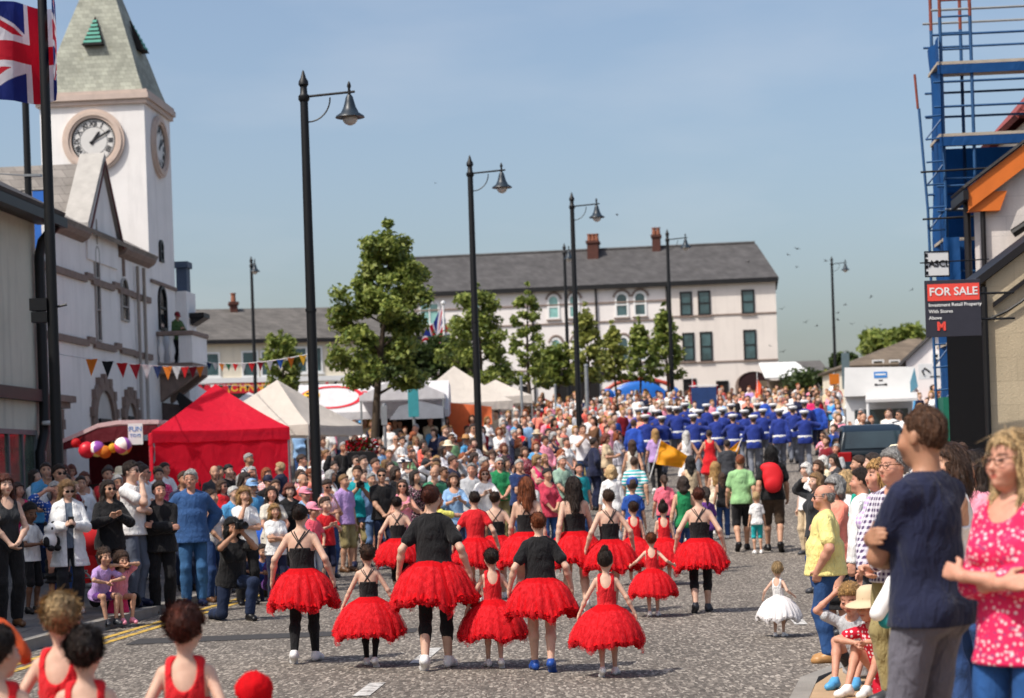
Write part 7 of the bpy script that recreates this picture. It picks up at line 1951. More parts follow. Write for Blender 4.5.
# ---- west pavement, nearest onlookers
G_L = 'onlookers along the west kerb'
LEFT = [
 (4, 455, None, 'f', 'clasp', ('vest', 'charcoal'), ('trousers', 'black'), ('wavy', 'auburn'), 35, 'person in charcoal vest at the very edge beside the shop window', dict(Y=23.5, h=1.78)),
 (29, 503, 613, 'c', 'lowphone', ('tee', 'white'), ('shorts', 'black'), ('short', 'black'), 62, 'person in white T-shirt and black shorts holding a toy panda', dict(skin='brown', shoes='black')),
 (67, 476, None, 'f', 'lowphone', ('tee', (96, 108, 124)), ('slacks', 'charcoal'), ('long', 'dirty'), 18, 'person in open white cardigan over grey blue top looking at a phone', dict(Y=25.6, h=1.70, extra=[('coat', 'white')], glasses='black')),
 (58, 444, None, 'm', 'carry', ('tee', 'light grey'), ('jeans', 'denim'), ('short', 'dark'), 25, 'person in pale grey T-shirt and sunglasses holding a baby in red', dict(Y=28.6, h=1.88, glasses='black')),
 (108, 468, None, 'f', 'clap', ('jacket', 'black'), ('slacks', 'black'), ('long', 'dark'), 25, 'person in black jacket and sunglasses clapping beside the red pushchair', dict(Y=26.2, h=1.70, glasses='black')),
 (131, 457, 606, 'm', 'chin', ('tee', 'white'), ('jeans', (96, 104, 120)), ('short', 'dark'), 70, 'person in white T-shirt and grey jeans with a hand at the mouth', dict(glasses='black', shoes='navy')),
 (158, 455, None, 'm', 'folded', ('jacket', 'black'), ('slacks', 'black'), ('short', 'dark'), 15, 'person all in black between the white T-shirt and blue jacket', dict(Y=27.2, h=1.80)),
 (190, 464, 606, 'm', 'hips', ('jacket', (50, 86, 136)), ('jeans', (60, 104, 150)), ('short', 'white'), 14, 'person in blue zipped jacket and bright blue jeans with white hair', dict(glasses='brown', shoes='navy', girth=1.06, over={'lh': (.20, .10, .98), 'rh': (-.20, .10, .98)})),
 (214, 456, None, 'm', 'stand', ('polo', 'dark grey'), ('jeans', 'denim'), ('bald', 'grey'), 30, 'person in dark grey polo with bald head before the red gazebo', dict(Y=36, h=1.78)),
 (211, 472, None, 'f', 'clasp', ('vest', 'white'), ('jeans', 'denim'), ('bun', 'brown'), 50, 'person in white vest looking down beside the blue jacket', dict(Y=29.5, h=1.66)),
 (243, 469, None, 'f', 'chin', ('tee', 'white'), ('slacks', 'black'), ('bob', 'blond'), 25, 'person in white T-shirt and black trousers with hand at chin', dict(Y=28.6, h=1.68)),
 (251, 456, None, 'm', 'stand', ('tee', 'sky blue'), ('jeans', 'denim'), ('short', 'grey'), 40, 'person in sky blue T-shirt and pale cap near the iron railing', dict(Y=33, h=1.74, hat=('cap', 'light blue'))),
 (233, 470, None, 'm', 'relax', ('polo', 'sky blue'), ('jeans', 'denim'), ('short', 'white'), 40, 'person in sky blue polo with white hair behind the white T-shirt', dict(Y=31.5, h=1.66)),
 (228, 455, None, 'm', 'phone', ('tee', 'black'), ('jeans', 'denim'), ('short', 'black'), 60, 'person in black T-shirt pointing a camera over the heads by the railing', dict(Y=37.5, h=1.74)),
 (271, 476, None, 'f', 'clasp', ('longtee', 'off-white'), ('slacks', 'navy'), ('long', 'dark'), 30, 'person in off-white long top with long dark hair beside the pushchair', dict(Y=30.5, h=1.66, over={'lh': (.06, -.24, .98), 'rh': (-.1, -.25, .96)})),
 (274, 496, None, 'f', 'folded', ('tee', 'white'), ('slacks', 'navy'), ('bob', 'blond'), 25, 'person in white T-shirt with arms folded, lowest in the front crowd', dict(Y=28.6, h=1.42)),
 (304, 473, None, 'f', 'clasp', ('shirt', 'light blue'), ('jeans', 'denim'), ('short', 'grey'), 35, 'person in light blue shirt and pink cap behind the first dancer', dict(Y=32, h=1.60, hat=('cap', 'pink'))),
 (302, 458, None, 'm', 'stand', ('polo', 'coral'), ('jeans', 'denim'), ('bald', 'white'), 45, 'person in coral polo with bald head above the pink cap', dict(Y=35.5, h=1.76)),
 (325, 492, None, 'c', 'clap', ('tee', 'red'), ('shorts', 'navy'), ('short', 'brown'), 30, 'person in red T-shirt standing in front of a pink topped onlooker', dict(Y=31.5, h=1.45)),
 (312, 495, None, 'c', 'clasp', ('tee', (236, 90, 110)), ('leggings', 'light grey'), ('pony', 'brown'), 50, 'person in rose pink T-shirt and pink cap beside the red T-shirt', dict(Y=31, h=1.38, hat=('cap', 'pink'))),
 (326, 463, None, 'f', 'lowphone', ('vest', 'pink', 'vstripe'), ('jeans', 'denim'), ('short', 'dark'), 40, 'person in pink striped vest and sunglasses behind the red T-shirt', dict(Y=34, h=1.68, glasses='black')),
 (357, 466, 567, 'm', 'phone', ('tee', 'teal'), ('shorts', 'khaki'), ('short', 'brown'), 12, 'person in teal T-shirt and khaki shorts filming with a camera', dict(girth=1.1, shoes='navy', over={'lh': (.05, -.28, 1.36), 'rh': (-.05, -.30, 1.36)})),
 (371, 466, None, 'm', 'relax', ('shirt', 'pale denim'), ('jeans', 'pale denim'), ('short', 'grey'), 30, 'person in pale denim shirt tucked behind the teal T-shirt', dict(Y=36.5, h=1.70)),
 (381, 457, None, 'm', 'clasp', ('tee', 'black'), ('jeans', 'dark denim'), ('short', 'dark'), 20, 'person in black T-shirt and sunglasses beside the teal T-shirt', dict(Y=36, h=1.80, glasses='black')),
 (402, 476, None, 'f', 'clap', ('vest', 'pink'), ('longskirt', 'pink'), ('long', 'brown'), 15, 'person in pale pink vest and sunglasses behind the crossed strap dancer', dict(Y=33.5, h=1.64, glasses='black')),
 (415, 464, None, 'f', 'clasp', ('blouse', 'black', 'floral'), ('slacks', 'black'), ('long', 'dark'), 35, 'person in black flowered blouse above the black T-shirt dancer', dict(Y=37, h=1.70)),
 (434, 461, None, 'm', 'chin', ('tee', (60, 128, 96)), ('slacks', 'black'), ('bald', 'brown'), 20, 'person in sea green T-shirt and glasses with a hand raised', dict(Y=37, h=1.76, glasses='brown')),
 (437, 490, None, 'f', 'point', ('tee', (226, 220, 110)), ('jeans', 'denim'), ('long', 'ginger'), 120, 'person in lemon yellow top pointing, behind the black T-shirt dancer', dict(Y=29.5, h=1.50)),
 (453, 465, None, 'f', 'clap', ('blouse', 'light blue'), ('jeans', 'dark denim'), ('bob', 'brown'), 10, 'person in loose light blue blouse with brown bob beside the pointing onlooker', dict(Y=35.5, h=1.68)),
 (471, 457, None, 'm', 'clasp', ('shirt', 'light grey'), ('jeans', 'denim'), ('short', 'grey'), 10, 'person in light grey shirt with dark beard next to the blue blouse', dict(Y=38, h=1.76)),
 (484, 461, None, 'f', 'clap', ('tee', 'white'), ('jeans', 'navy'), ('bob', 'ginger'), 10, 'person in white T-shirt and sunglasses beside the bearded grey shirt', dict(Y=37.5, h=1.68, glasses='black')),
 (499, 452, None, 'm', 'clasp', ('polo', 'green'), ('trousers', 'khaki'), ('short', 'white'), 15, 'person in green polo and sunglasses near the end of the front crowd', dict(Y=41, h=1.72, glasses='black', girth=1.08)),
 (519, 455, None, 'm', 'folded', ('tee', (34, 54, 100)), ('jeans', 'denim'), ('short', 'white'), 30, 'person in dark blue T-shirt and white beard above the ginger haired dancer', dict(Y=39, h=1.76, girth=1.08)),
 (537, 450, None, 'f', 'folded', ('vest', 'hot pink'), ('jeans', 'white'), ('curly', 'blond'), 40, 'person in hot pink vest with curly fair hair beside the dark blue T-shirt', dict(Y=43, h=1.66)),
 (547, 468, None, 'f', 'clasp', ('blouse', (196, 60, 84)), ('jeans', 'denim'), ('short', 'black'), 30, 'person in rose red blouse with bag strap between the two long haired dancers', dict(Y=37, h=1.66)),
 (562, 457, None, 'm', 'clasp', ('polo', (150, 178, 160)), ('trousers', 'khaki'), ('short', 'white'), 30, 'person in sage polo with white hair above the dark plaited dancer', dict(Y=41, h=1.72)),
 (579, 466, None, 'm', 'stand', ('tee', 'teal'), ('jeans', 'denim'), ('short', 'black'), 25, 'person in deep teal T-shirt with black hair behind the dancers', dict(Y=40, h=1.60)),
 (566, 434, None, 'f', 'clasp', ('tee', 'white'), ('shorts', 'white'), ('short', 'brown'), 40, 'person all in white standing clear in the middle of the crowd', dict(Y=50, h=1.66)),
 (553, 424, None, 'f', 'folded', ('tee', 'hot pink'), ('jeans', 'denim'), ('long', 'auburn'), 70, 'person in bright magenta T-shirt with long auburn hair in the mid crowd', dict(Y=55, h=1.68)),
 (594, 447, None, 'm', 'hips', ('jacket', 'navy'), ('jeans', 'navy'), ('short', 'dark'), 110, 'person in dark navy jacket at the inner edge of the crowd by the road', dict(Y=48, h=1.74)),
 (603, 440, None, 'f', 'relax', ('tee', 'red', 'hstripe'), ('jeans', 'denim'), ('long', 'brown'), 60, 'person in red striped T-shirt at the road edge near the band', dict(Y=53, h=1.52)),
 (404, 443, None, 'm', 'carry', ('shirt', 'white'), ('jeans', 'denim'), ('short', 'dark'), 30, 'person in white shirt and white hat carrying a child on the shoulders', dict(Y=43, h=1.72, hat=('sunhat', 'white'), over={'lh': (.12, -.20, 1.40), 'rh': (-.12, -.20, 1.40)})),
 (448, 434, None, 'm', 'relax', ('shirt', 'white'), ('trousers', 'khaki'), ('short', 'grey'), 70, 'person in white shirt and straw hat in the middle of the crowd', dict(Y=49, h=1.72, hat=('sunhat', 'cream'))),
 (466, 428, None, 'm', 'relax', ('shirt', 'sky blue'), ('trousers', 'khaki'), ('short', 'grey'), 60, 'person in sky blue shirt and broad brimmed hat beside the straw hat', dict(Y=51.5, h=1.74, hat=('widehat', 'tan'))),
 (408, 440, None, 'f', 'clasp', ('tee', 'pale green'), ('jeans', 'denim'), ('long', 'ginger'), 60, 'person in pale green T-shirt with long ginger hair below the big tree', dict(Y=47, h=1.66)),
 (426, 438, None, 'm', 'folded', ('jacket', 'charcoal'), ('jeans', 'denim'), ('short', 'brown'), 80, 'person in charcoal jacket, arms folded, beside the long ginger hair', dict(Y=46, h=1.74)),
 (333, 442, None, 'm', 'armsup', ('jacket', 'black'), ('jeans', 'denim'), ('short', 'dark'), 60, 'person in black jacket with both arms in the air by the flower tub', dict(Y=42.5, h=1.70)),
 (301, 438, None, 'm', 'chin', ('shirt', 'white'), ('jeans', 'denim'), ('short', 'brown'), 100, 'person in white shirt turned sideways beside the tallest lamp', dict(Y=43, h=1.84)),
 (279, 438, None, 'm', 'point', ('jacket', 'navy'), ('jeans', 'denim'), ('short', 'fair'), 250, 'person in navy jacket reaching out in front of the red gazebo', dict(Y=41.5, h=1.76)),
 (310, 450, None, 'm', 'relax', ('tee', 'salmon'), ('jeans', 'denim'), ('short', 'ginger'), 80, 'person in salmon T-shirt beside the tallest lamp', dict(Y=38.5, h=1.74)),
 (268, 468, None, 'm', 'stand', ('jacket', 'black'), ('jeans', 'denim'), ('short', 'dark'), 40, 'person in black jacket and dark cap behind the off-white long top', dict(Y=36, h=1.62, hat=('cap', 'navy'))),
 (289, 474, None, 'f', 'clap', ('jacket', 'black'), ('slacks', 'black'), ('curly', 'auburn'), 30, 'person in black jacket with curly auburn hair above the white folded arms', dict(Y=33, h=1.64)),
]
BYLAB = {}
for (px, top, feet, sx, ps_, tp, bt, hr, yw, lab, kw) in LEFT:
    kw = dict(kw); sk = kw.pop('skin', random.choice(['fair', 'rosy', 'pale', 'fair'])); sh = kw.pop('shoes', random.choice(['black', 'white', 'brown', 'dark grey']))
    BYLAB[px] = feat(px, top, lab, feet=feet, sex=sx, pose=ps_, top=tp, bottom=bt, hair=hr, yaw=yw, skin=sk, shoes=sh, group=G_L, res=.0115 if (kw.get('Y') or 26) < 31 else .0145, hyaw=random.choice([-.25, 0, .25]), **kw)
feat(98, 556, 'person in lilac top and grey trainers sitting on the west kerb', Y=25.0, h=1.28, z=gz(-5.7, 25), sex='c', pose='sit', top=('tee', 'lilac'), bottom=('briefshorts', 'purple'), hair=('pony', 'brown'), yaw=40, skin='fair', shoes='dark grey', group=G_L, res=.0115)
feat(117, 563, 'person in hot pink dress sitting on the west kerb covering the face', Y=25.2, h=1.2, z=gz(-5.5, 25.2), sex='c', pose='sit', top=('tee', 'pink'), bottom=('skirt', 'hot pink'), hair=('bob', 'brown'), yaw=35, skin='fair', shoes='pink', group=G_L, res=.0115, over={'lh': (.04, -.42, .98), 'rh': (-.05, -.40, .96)})
feat(228, 492, 'person kneeling in black T-shirt and dark jeans, aiming a camera from the road', Y=25.6, h=1.72, sex='f', pose='kneel', top=('tee', 'black'), bottom=('jeans', 'dark denim'), hair=('bob', 'black'), yaw=28, skin='tan', shoes='black', group=G_L, res=.0105, over={'lh': (.05, -.36, 1.14), 'rh': (-.07, -.36, 1.12)})
PH = PEOPLE[-1]
for px, top, Y, tp, lab, sk in ((258, 543, 29.5, ('tee', 'blue'), 'person in blue T-shirt sitting on the ground in front of the blue pushchair', 'fair'), (270, 555, 29.0, ('tee', 'purple'), 'person in purple T-shirt sitting on the ground beside the first dancer', 'tan'), (243, 548, 30.2, ('tee', 'navy'), 'person in navy T-shirt sitting in shade beside the kneeling photographer', 'tan')):
    feat(px, top, lab, Y=Y, h=1.25, sex='c', pose='sit', top=tp, bottom=('leggings', 'navy'), hair=('short', 'dark'), yaw=30, skin=sk, group=G_L, res=.0135)
# baby held by the pale grey T-shirt, child on shoulders
d = BYLAB[58]; p = wpt(d, (.16, -.22, .80))
person(loc=(p.x, p.y, p.z), h=.78, sex='c', pose='baby', top=('tee', 'dark red'), bottom=('leggings', 'navy'), hair=('toddler', 'fair'), yaw=50, skin='pale', hs=1.62, res=.016, label='baby person in dark red top held in the arms of the sunglasses wearer', group='children carried in the crowd')
d = BYLAB[404]; p = wpt(d, (0, .09, 1.15)); 
person(loc=(p.x, p.y, p.z), h=1.02, sex='c', pose='shoulders', top=('tee', 'white'), bottom=('shorts', 'navy'), hair=('short', 'dark'), yaw=30, skin='fair', hs=1.5, res=.018, label='person in white T-shirt riding on the shoulders of the white hatted onlooker', group='children carried in the crowd')
# ---- things they hold
def gadget(root, q, kind, lab, yaw=0, col=(20, 20, 22)):
    p = wpt(root, q); a = root.rotation_euler.z
    r = empty(kind, p, a+yaw, lab, kind)
    if kind == 'phone':
        m = MB(); m.bbox(-.037, .037, -.005, .005, -.075, .075, .004); m.build('phone_case', M['black_paint'], r); m = MB(); m.box(-.033, .033, .0052, .0066, -.068, .068); m.build('screen', M['glass_dark'], r)
    elif kind == 'camera':
        m = MB(); m.bbox(-.07, .07, -.035, .035, -.05, .045, .01); m.bbox(-.03, .03, -.03, .03, .0455, .075, .008); m.build('camera_body', M['black_paint'], r)
        m = MB(); m.M = Matrix.Rotation(PI/2, 4, 'X'); m.lathe([(.038, .036), (.042, .06), (.040, .12), (.046, .13), (.046, .16), (.03, .155), (.001, .14)], 16, (0, -.005, 0)); m.build('lens', M['black_metal'], r, 'auto')
    return r
gadget(BYLAB[67], (0, -.36, 1.20), 'phone', 'black phone held by the white cardigan wearer')
gadget(BYLAB[357], (0, -.36, 1.43), 'camera', 'black camera held up by the teal T-shirt')
gadget(BYLAB[228], (0, -.42, 1.47), 'camera', 'black camera held above the heads near the railing')
kn = [o for o in bpy.data.objects if o.get('label', '').startswith('person kneeling')][0]
gadget(kn, (0, -.44, 1.24), 'camera', 'black camera held by the kneeling photographer')
# toy panda
b = BYLAB[29]; p = wpt(b, (0, -.42, 1.20)); r = empty('toy_panda', p, b.rotation_euler.z, 'white and black toy panda held by the white T-shirt in black shorts', 'soft toy')
F = Field(); F.ell((0, 0, 0), (.10, .08, .11), .02); F.ell((0, -.01, .14), (.085, .075, .08), .02); V, Q = surface(F, .014); put('toy_body', np_mesh('toy_body', V, Q, M['matte']), r, color=C('white'))
for nm, a_, b_ in (('ear', (.07, 0, .215), (.03, .02, .03)), ('paw', (.10, -.03, -.02), (.04, .04, .07)), ('eye_patch', (.035, -.075, .15), (.02, .012, .022)), ('foot', (.06, -.07, -.10), (.045, .05, .04))):
    for sd in (-1, 1):
        F = Field(); F.ell((sd*a_[0], a_[1], a_[2]), b_, .005); V, Q = surface(F, .01); put(nm, np_mesh(nm, V, Q, M['matte']), r, color=C('black'))
# white and teal roll bag held between the lilac check and the navy T-shirt
c = at(886, 600, 12.4); r = empty('roll_bag', c, R(20), 'white and teal roll bag held low beside the navy T-shirt', 'bag')
F = Field(); F.noise = .003; F.cone((-.06, 0, -.08), (.06, 0, .10), .05, .055); V, Q = surface(F, .01); put('bag_body', np_mesh('bag_body', V, Q, M['matte']), r, color=C('white'))
F = Field(); F.noise = .003; F.cone((-.0, .0, -.13), (.10, 0, -.02), .052, .06); V, Q = surface(F, .01); put('teal_end', np_mesh('teal_end', V, Q, M['matte']), r, color=C((24, 128, 130)))

# ---- pushchairs
def pushchair(px, Y, col, lab, yaw):
    X = at(px, 560, Y).x; r = empty('pushchair', (X, Y, gz(X, Y)), yaw, lab, 'pushchair', 'pushchairs by the west kerb')
    m = MB()
    for s in (-.24, .24): m.tube([(s, .45, 1.02), (s, .30, .75), (s, -.05, .45), (s, -.38, .12)], .014, 6); m.tube([(s, .30, .12), (s, .02, .50), (s, -.02, .52)], .014, 6)
    m.tube([(-.24, .45, 1.02), (.24, .45, 1.02)], .018, 8); m.tube([(-.24, .05, .42), (.24, .05, .42)], .012, 6); m.build('frame', M['grey_metal'], r, True)
    m = MB(); m.add([(-.2, -.22, .42), (.2, -.22, .42), (.22, .12, .38), (-.22, .12, .38), (-.22, .32, .85), (.22, .32, .85), (-.2, -.22, .38), (.2, -.22, .38), (.22, .15, .34), (-.22, .15, .34), (-.22, .36, .84), (.22, .36, .84)],
                    [(0, 1, 2, 3), (3, 2, 5, 4), (6, 9, 8, 7), (9, 10, 11, 8), (0, 6, 7, 1), (4, 5, 11, 10), (0, 3, 9, 6), (3, 4, 10, 9), (1, 7, 8, 2), (2, 8, 11, 5)]); m.build('seat', mat_plain('pushchair_fabric', col, .85), r)
    m = MB(); n = 8; vs = []
    for i in range(n+1):
        t = PI*.05+PI*.55*i/n
        for k in range(9): u = -1+2*k/8; vs.append((.26*u, .30-.34*math.sin(t)*(1-.15*u*u), .78+.30*math.cos(t)*(1-.25*u*u)+.02))
    m.add(vs, [(i*9+k, i*9+k+1, i*9+10+k, i*9+9+k) for i in range(n) for k in range(8)]); m.build('hood', mat_plain('pushchair_hood', col, .85), r, True)
    for x, y in ((-.26, -.38), (.26, -.38), (-.26, .30), (.26, .30)):
        m = MB(); m.M = Matrix.Translation((x, y, .10)) @ Matrix.Rotation(PI/2, 4, 'Y'); m.lathe([(.05, -.018), (.10, -.016), (.105, 0), (.10, .016), (.05, .018)], 16); m.build('wheel', M['black_paint'], r)
pushchair(98, 26.4, (204, 30, 36), 'red hooded pushchair behind the two children on the kerb', R(60))
pushchair(266, 30.6, (36, 92, 190), 'bright blue pushchair beside the off-white long top', R(40))

# ---- right hand crowd, hand placed
G_R = 'onlookers along the east side'
RIGHT = [
 (815, 466, None, 'f', 'shade', ('jacket', 'charcoal'), ('jeans', 'denim'), ('bob', 'dirty'), -70, 'person in charcoal jacket shading the eyes with one hand', dict(Y=27, h=1.62)),
 (805, 450, None, 'f', 'stand', ('tee', 'white'), ('trousers', 'beige'), ('curly', 'white'), -60, 'person in white T-shirt with curly white hair at the front of the east crowd', dict(Y=36, h=1.64)),
 (817, 446, None, 'f', 'folded', ('jacket', 'black'), ('trousers', 'black'), ('bob', 'brown'), -50, 'person in black jacket, arms folded, beside the curly white hair', dict(Y=36.5, h=1.66)),
 (822, 440, None, 'f', 'stand', ('blouse', 'cream'), ('jeans', 'denim'), ('curly', 'white'), -55, 'person in cream blouse and white cap behind the black jacket', dict(Y=39, h=1.62, hat=('cap', 'white'))),
 (842, 458, None, 'f', 'stand', ('tee', 'black'), ('jeans', 'denim'), ('long', 'brown'), -80, 'person in black T-shirt in front of the parked car', dict(Y=30, h=1.62)),
 (858, 455, None, 'm', 'stand', ('tee', 'navy'), ('jeans', 'denim'), ('short', 'brown'), -95, 'person in navy T-shirt looking across in front of the parked car', dict(Y=27.5, h=1.72)),
 (849, 466, None, 'f', 'clasp', ('vest', 'white'), ('jeans', 'denim'), ('long', 'dark'), -75, 'person in white vest with long dark hair below the parked car', dict(Y=25.2, h=1.62)),
 (872, 455, None, 'm', 'stand', ('tee', 'white'), ('jeans', 'denim'), ('short', 'dark'), -100, 'person in white T-shirt with dark hair looking away beside the parked car', dict(Y=24.5, h=1.74)),
 (826, 428, None, 'm', 'relax', ('tee', 'dark red'), ('jeans', 'denim'), ('short', 'brown'), -60, 'person in dark red T-shirt beyond the white cap', dict(Y=46, h=1.70)),
 (836, 432, None, 'f', 'stand', ('tee', 'light grey'), ('jeans', 'denim'), ('short', 'grey'), -50, 'person in light grey T-shirt beside the car bonnet', dict(Y=43.5, h=1.66)),
 (868, 432, None, 'm', 'folded', ('tee', 'navy'), ('jeans', 'denim'), ('short', 'dark'), -30, 'person in navy T-shirt and black cap right behind the car roof', dict(Y=51.5, h=1.62, hat=('cap', 'black'))),
 (936, 436, None, 'f', 'relax', ('blouse', 'white'), ('slacks', 'black'), ('long', 'brown'), -70, 'person in loose white blouse near the green shop doorway', dict(Y=30, h=1.66)),
 (968, 436, None, 'f', 'folded', ('tee', 'coral'), ('jeans', 'denim'), ('long', 'auburn'), -40, 'person in coral T-shirt in front of the yellow notice', dict(Y=27, h=1.70)),
 (977, 436, None, 'f', 'clasp', ('tee', 'pink'), ('jeans', 'denim'), ('bob', 'blond'), -30, 'person in pink T-shirt beside the dark shopfront pipe', dict(Y=28, h=1.66)),
 (931, 405, None, 'f', 'hips', ('blouse', 'pink'), ('slacks', 'black'), ('bob', 'brown'), -20, 'person in pink blouse standing high beside the green kiosk post', dict(Y=50, h=1.70)),
]
for (px, top, feet, sx, ps_, tp, bt, hr, yw, lab, kw) in RIGHT:
    feat(px, top, lab, feet=feet, sex=sx, pose=ps_, top=tp, bottom=bt, hair=hr, yaw=yw, skin=random.choice(['fair', 'rosy', 'pale']), group=G_R, res=.0125 if kw['Y'] < 31 else .016, hyaw=random.choice([-.2, 0, .2]), **kw)
# one on the balcony
zb_ = 5.5
pb = at(177, 312, 63.6)
person(loc=(pb.x, 63.6, 5.51), h=1.66, sex='f', pose='lowphone', top=('jacket', (70, 96, 52)), bottom=('slacks', 'black'), hair=('short', 'auburn'), hat=('cap', 'dark red'), yaw=40, res=.018, label='person in green jacket and dark red hat on the town hall balcony', group='people above the square')
# ================================================================ the rest of the crowd: every one an individual with clothes of their own
rc = random.Random(21)
LF = [(24, -5.1), (29, -4.4), (34, -2.9), (38, -1.0), (42, .2), (46, 1.3), (50, 2.6), (55, 3.3), (62, 3.9), (70, 4.0)]
RF = [(22, 4.3), (27, 5.0), (34, 5.5), (42, 6.5), (50, 7.7), (60, 9.2), (70, 10.6)]
TOPC = ['white']*12+['off-white', 'off-white', 'cream', 'black', 'black', 'black', 'black', 'charcoal', 'dark grey', 'navy', 'navy', 'navy', 'blue', 'light blue', 'light blue', 'sky blue', 'pink', 'pink', 'hot pink', 'coral', 'salmon', 'red', 'red', 'dark red', 'grey', 'light grey', 'light grey', 'pale green', 'lilac', 'beige', 'brown']
PROTO = {'m': [('stand', 0, 1.0), ('folded', .2, 1.05), ('pocket', -.2, 1.0), ('clasp', .2, 1.1), ('phone', 0, 1.0)],
         'f': [('folded', .2, 1.0), ('clasp', -.2, 1.05), ('clap', .2, 1.0), ('lowphone', 0, 1.0), ('shade', 0, 1.0)],
         'c': [('stand', .2, 1.0), ('clap', 0, 1.0)]}
PT = {'stand': 'arms down', 'folded': 'arms folded', 'pocket': 'hand in pocket', 'clasp': 'hands clasped', 'phone': 'holding up both hands', 'clap': 'clapping', 'lowphone': 'hands together', 'shade': 'shading the eyes'}
KW = {'tee': 'T-shirt', 'polo': 'polo', 'shirt': 'shirt', 'blouse': 'blouse', 'vest': 'vest', 'longtee': 'long top'}
MW = {'cloth': '', 'hstripe': 'striped ', 'vstripe': 'pinstriped ', 'check': 'checked ', 'floral': 'flowered ', 'dots': 'spotted '}
def place_word(px, py, Y):
    if px > 760:
        if Y < 34: return 'in the near east crowd'
        if Y < 48: return 'near the parked car'
        return 'in front of the white lorry' if px > 840 else 'beside the outer band ranks'
    if px < 140: return 'in shade by the shop front'
    if px < 300: return 'before the red gazebo' if Y < 46 else 'beside the cream gazebo'
    if px < 345: return 'near the tallest lamp'
    if px < 440: return 'below the big tree' if Y > 44 else 'behind the teal T-shirt'
    if px < 500: return 'below the orange cloth' if Y > 50 else 'in front of the second lamp'
    if px < 560: return 'under the second tree' if Y > 54 else 'behind the ginger haired dancer'
    return 'beside the band' if Y > 50 else 'at the inner crowd edge'
USED = set()
def clash(x, y, rad):
    return any((x-a)**2+((y-b)*.8)**2 < rad*rad for a, b, h in PEOPLE)
OBST = [(at(303, 430, 38).x, 38.0, .5)]
for o in bpy.data.objects:
    if o.parent is None and o.get('category') in ('street lamp', 'tree', 'flagpole', 'planter'): OBST.append((o.location.x, o.location.y, .45))
NCROWD = 0
def crowd_person(x, y, side):
    global NCROWD
    a = FPX/y; u = x*a
    px = 512+u*CR-(prof(y)+1.6-HC)*a*SR
    if px < -6 or px > 1015: return
    sx = rc.choices(['m', 'f', 'c'], [.42, .50, .08])[0]
    pose, hy, gi = rc.choice(PROTO[sx])
    kind = rc.choice({'m': ['tee', 'tee', 'polo', 'shirt'], 'f': ['tee', 'blouse', 'vest'], 'c': ['tee']}[sx])
    hair = {'m': [('short', 'brown'), ('short', 'dark'), ('short', 'dark'), ('bald', 'grey'), ('short', 'brown'), ('short', 'grey'), ('short', 'dirty')], 'f': [('long', 'blond'), ('long', 'brown'), ('bob', 'dark'), ('bob', 'brown'), ('long', 'dark'), ('bob', 'ginger'), ('bob', 'auburn'), ('long', 'dirty'), ('bob', 'grey')], 'c': [('short', 'brown'), ('short', 'fair')]}[sx]
    bt = rc.choice({'m': [('jeans', 'denim'), ('jeans', 'dark denim'), ('shorts', 'khaki'), ('shorts', 'navy')], 'f': [('jeans', 'denim'), ('jeans', 'white'), ('longskirt', 'navy'), ('longskirt', 'black')], 'c': [('shorts', 'navy')]}[sx])
    for _ in range(60):
        col = rc.choice(TOPC); pat = rc.choices(list(MW), [.72, .08, .05, .06, .06, .03])[0]
        hat = rc.choices([None, ('cap', rc.choice(['white', 'red', 'navy', 'pink', 'black'])), ('sunhat', rc.choice(['cream', 'white', 'beige']))], [.90, .06, .04])[0]
        gl = 'black' if rc.random() < .30 else None
        t = 'person in %s %s%s' % (col, MW[pat], KW[kind])
        acc = ([hat[1]+(' cap' if hat[0] == 'cap' else ' sun hat')] if hat else [])+(['sunglasses'] if gl else [])
        if acc: t += ' and '+' and '.join(acc)
        base = t+', '+PT[pose]+', '+place_word(px, 0, y)
        if len(base.split()) > 16: continue
        if base not in USED: USED.add(base); break
    else: return
    h = {'m': rc.uniform(1.68, 1.86), 'f': rc.uniform(1.56, 1.72), 'c': rc.uniform(1.15, 1.4)}[sx]
    yaw = rc.uniform(8, 72) if side == 'l' else rc.uniform(-95, -25)
    person(loc=(x, y, gz(x, y)), yaw=yaw, h=h, sex=sx, pose=pose, hyaw=hy, girth=gi, top=(kind, col, pat), bottom=bt, hair=rc.choice(hair), hat=hat, glasses=gl, skin=rc.choice(['fair', 'fair', 'rosy', 'pale', 'tan']), shoes=rc.choice(['black', 'white', 'brown']),
           label=base, group='crowd on the west side of the street' if side == 'l' else 'crowd on the east side of the street', res=.019)
    NCROWD += 1
LIMIT = 300-len(PEOPLE)
cand = []
y = 27.5
while y < 67:
    xf = float(np.interp(y, [a for a, b in LF], [b for a, b in LF]))
    if y < 44: xl = max(xf-6.2, -.245*y)
    else: xl = -.100*y-.2
    x = xf-rc.uniform(0, .5)
    while x > xl:
        cand.append((x+rc.uniform(-.12, .12), y+rc.uniform(-.5, .5), 'l')); x -= rc.uniform(.66, .92) if y < 52 else rc.uniform(.72, 1.0)
    y += 1.55 if y < 44 else 1.9
y = 25.0
while y < 68:
    xf = float(np.interp(y, [a for a, b in RF], [b for a, b in RF])); x = xf+rc.uniform(0, .5)
    while x < xf+(3.2 if y < 50 else 5.0):
        if not (40.5 < y < 50.5 and x > 6.6) and not (31 < y < 41 and x > .162*y and x < .19*y): cand.append((x, y+rc.uniform(-.5, .5), 'r'))
        x += rc.uniform(.7, 1.0)
    y += 2.1
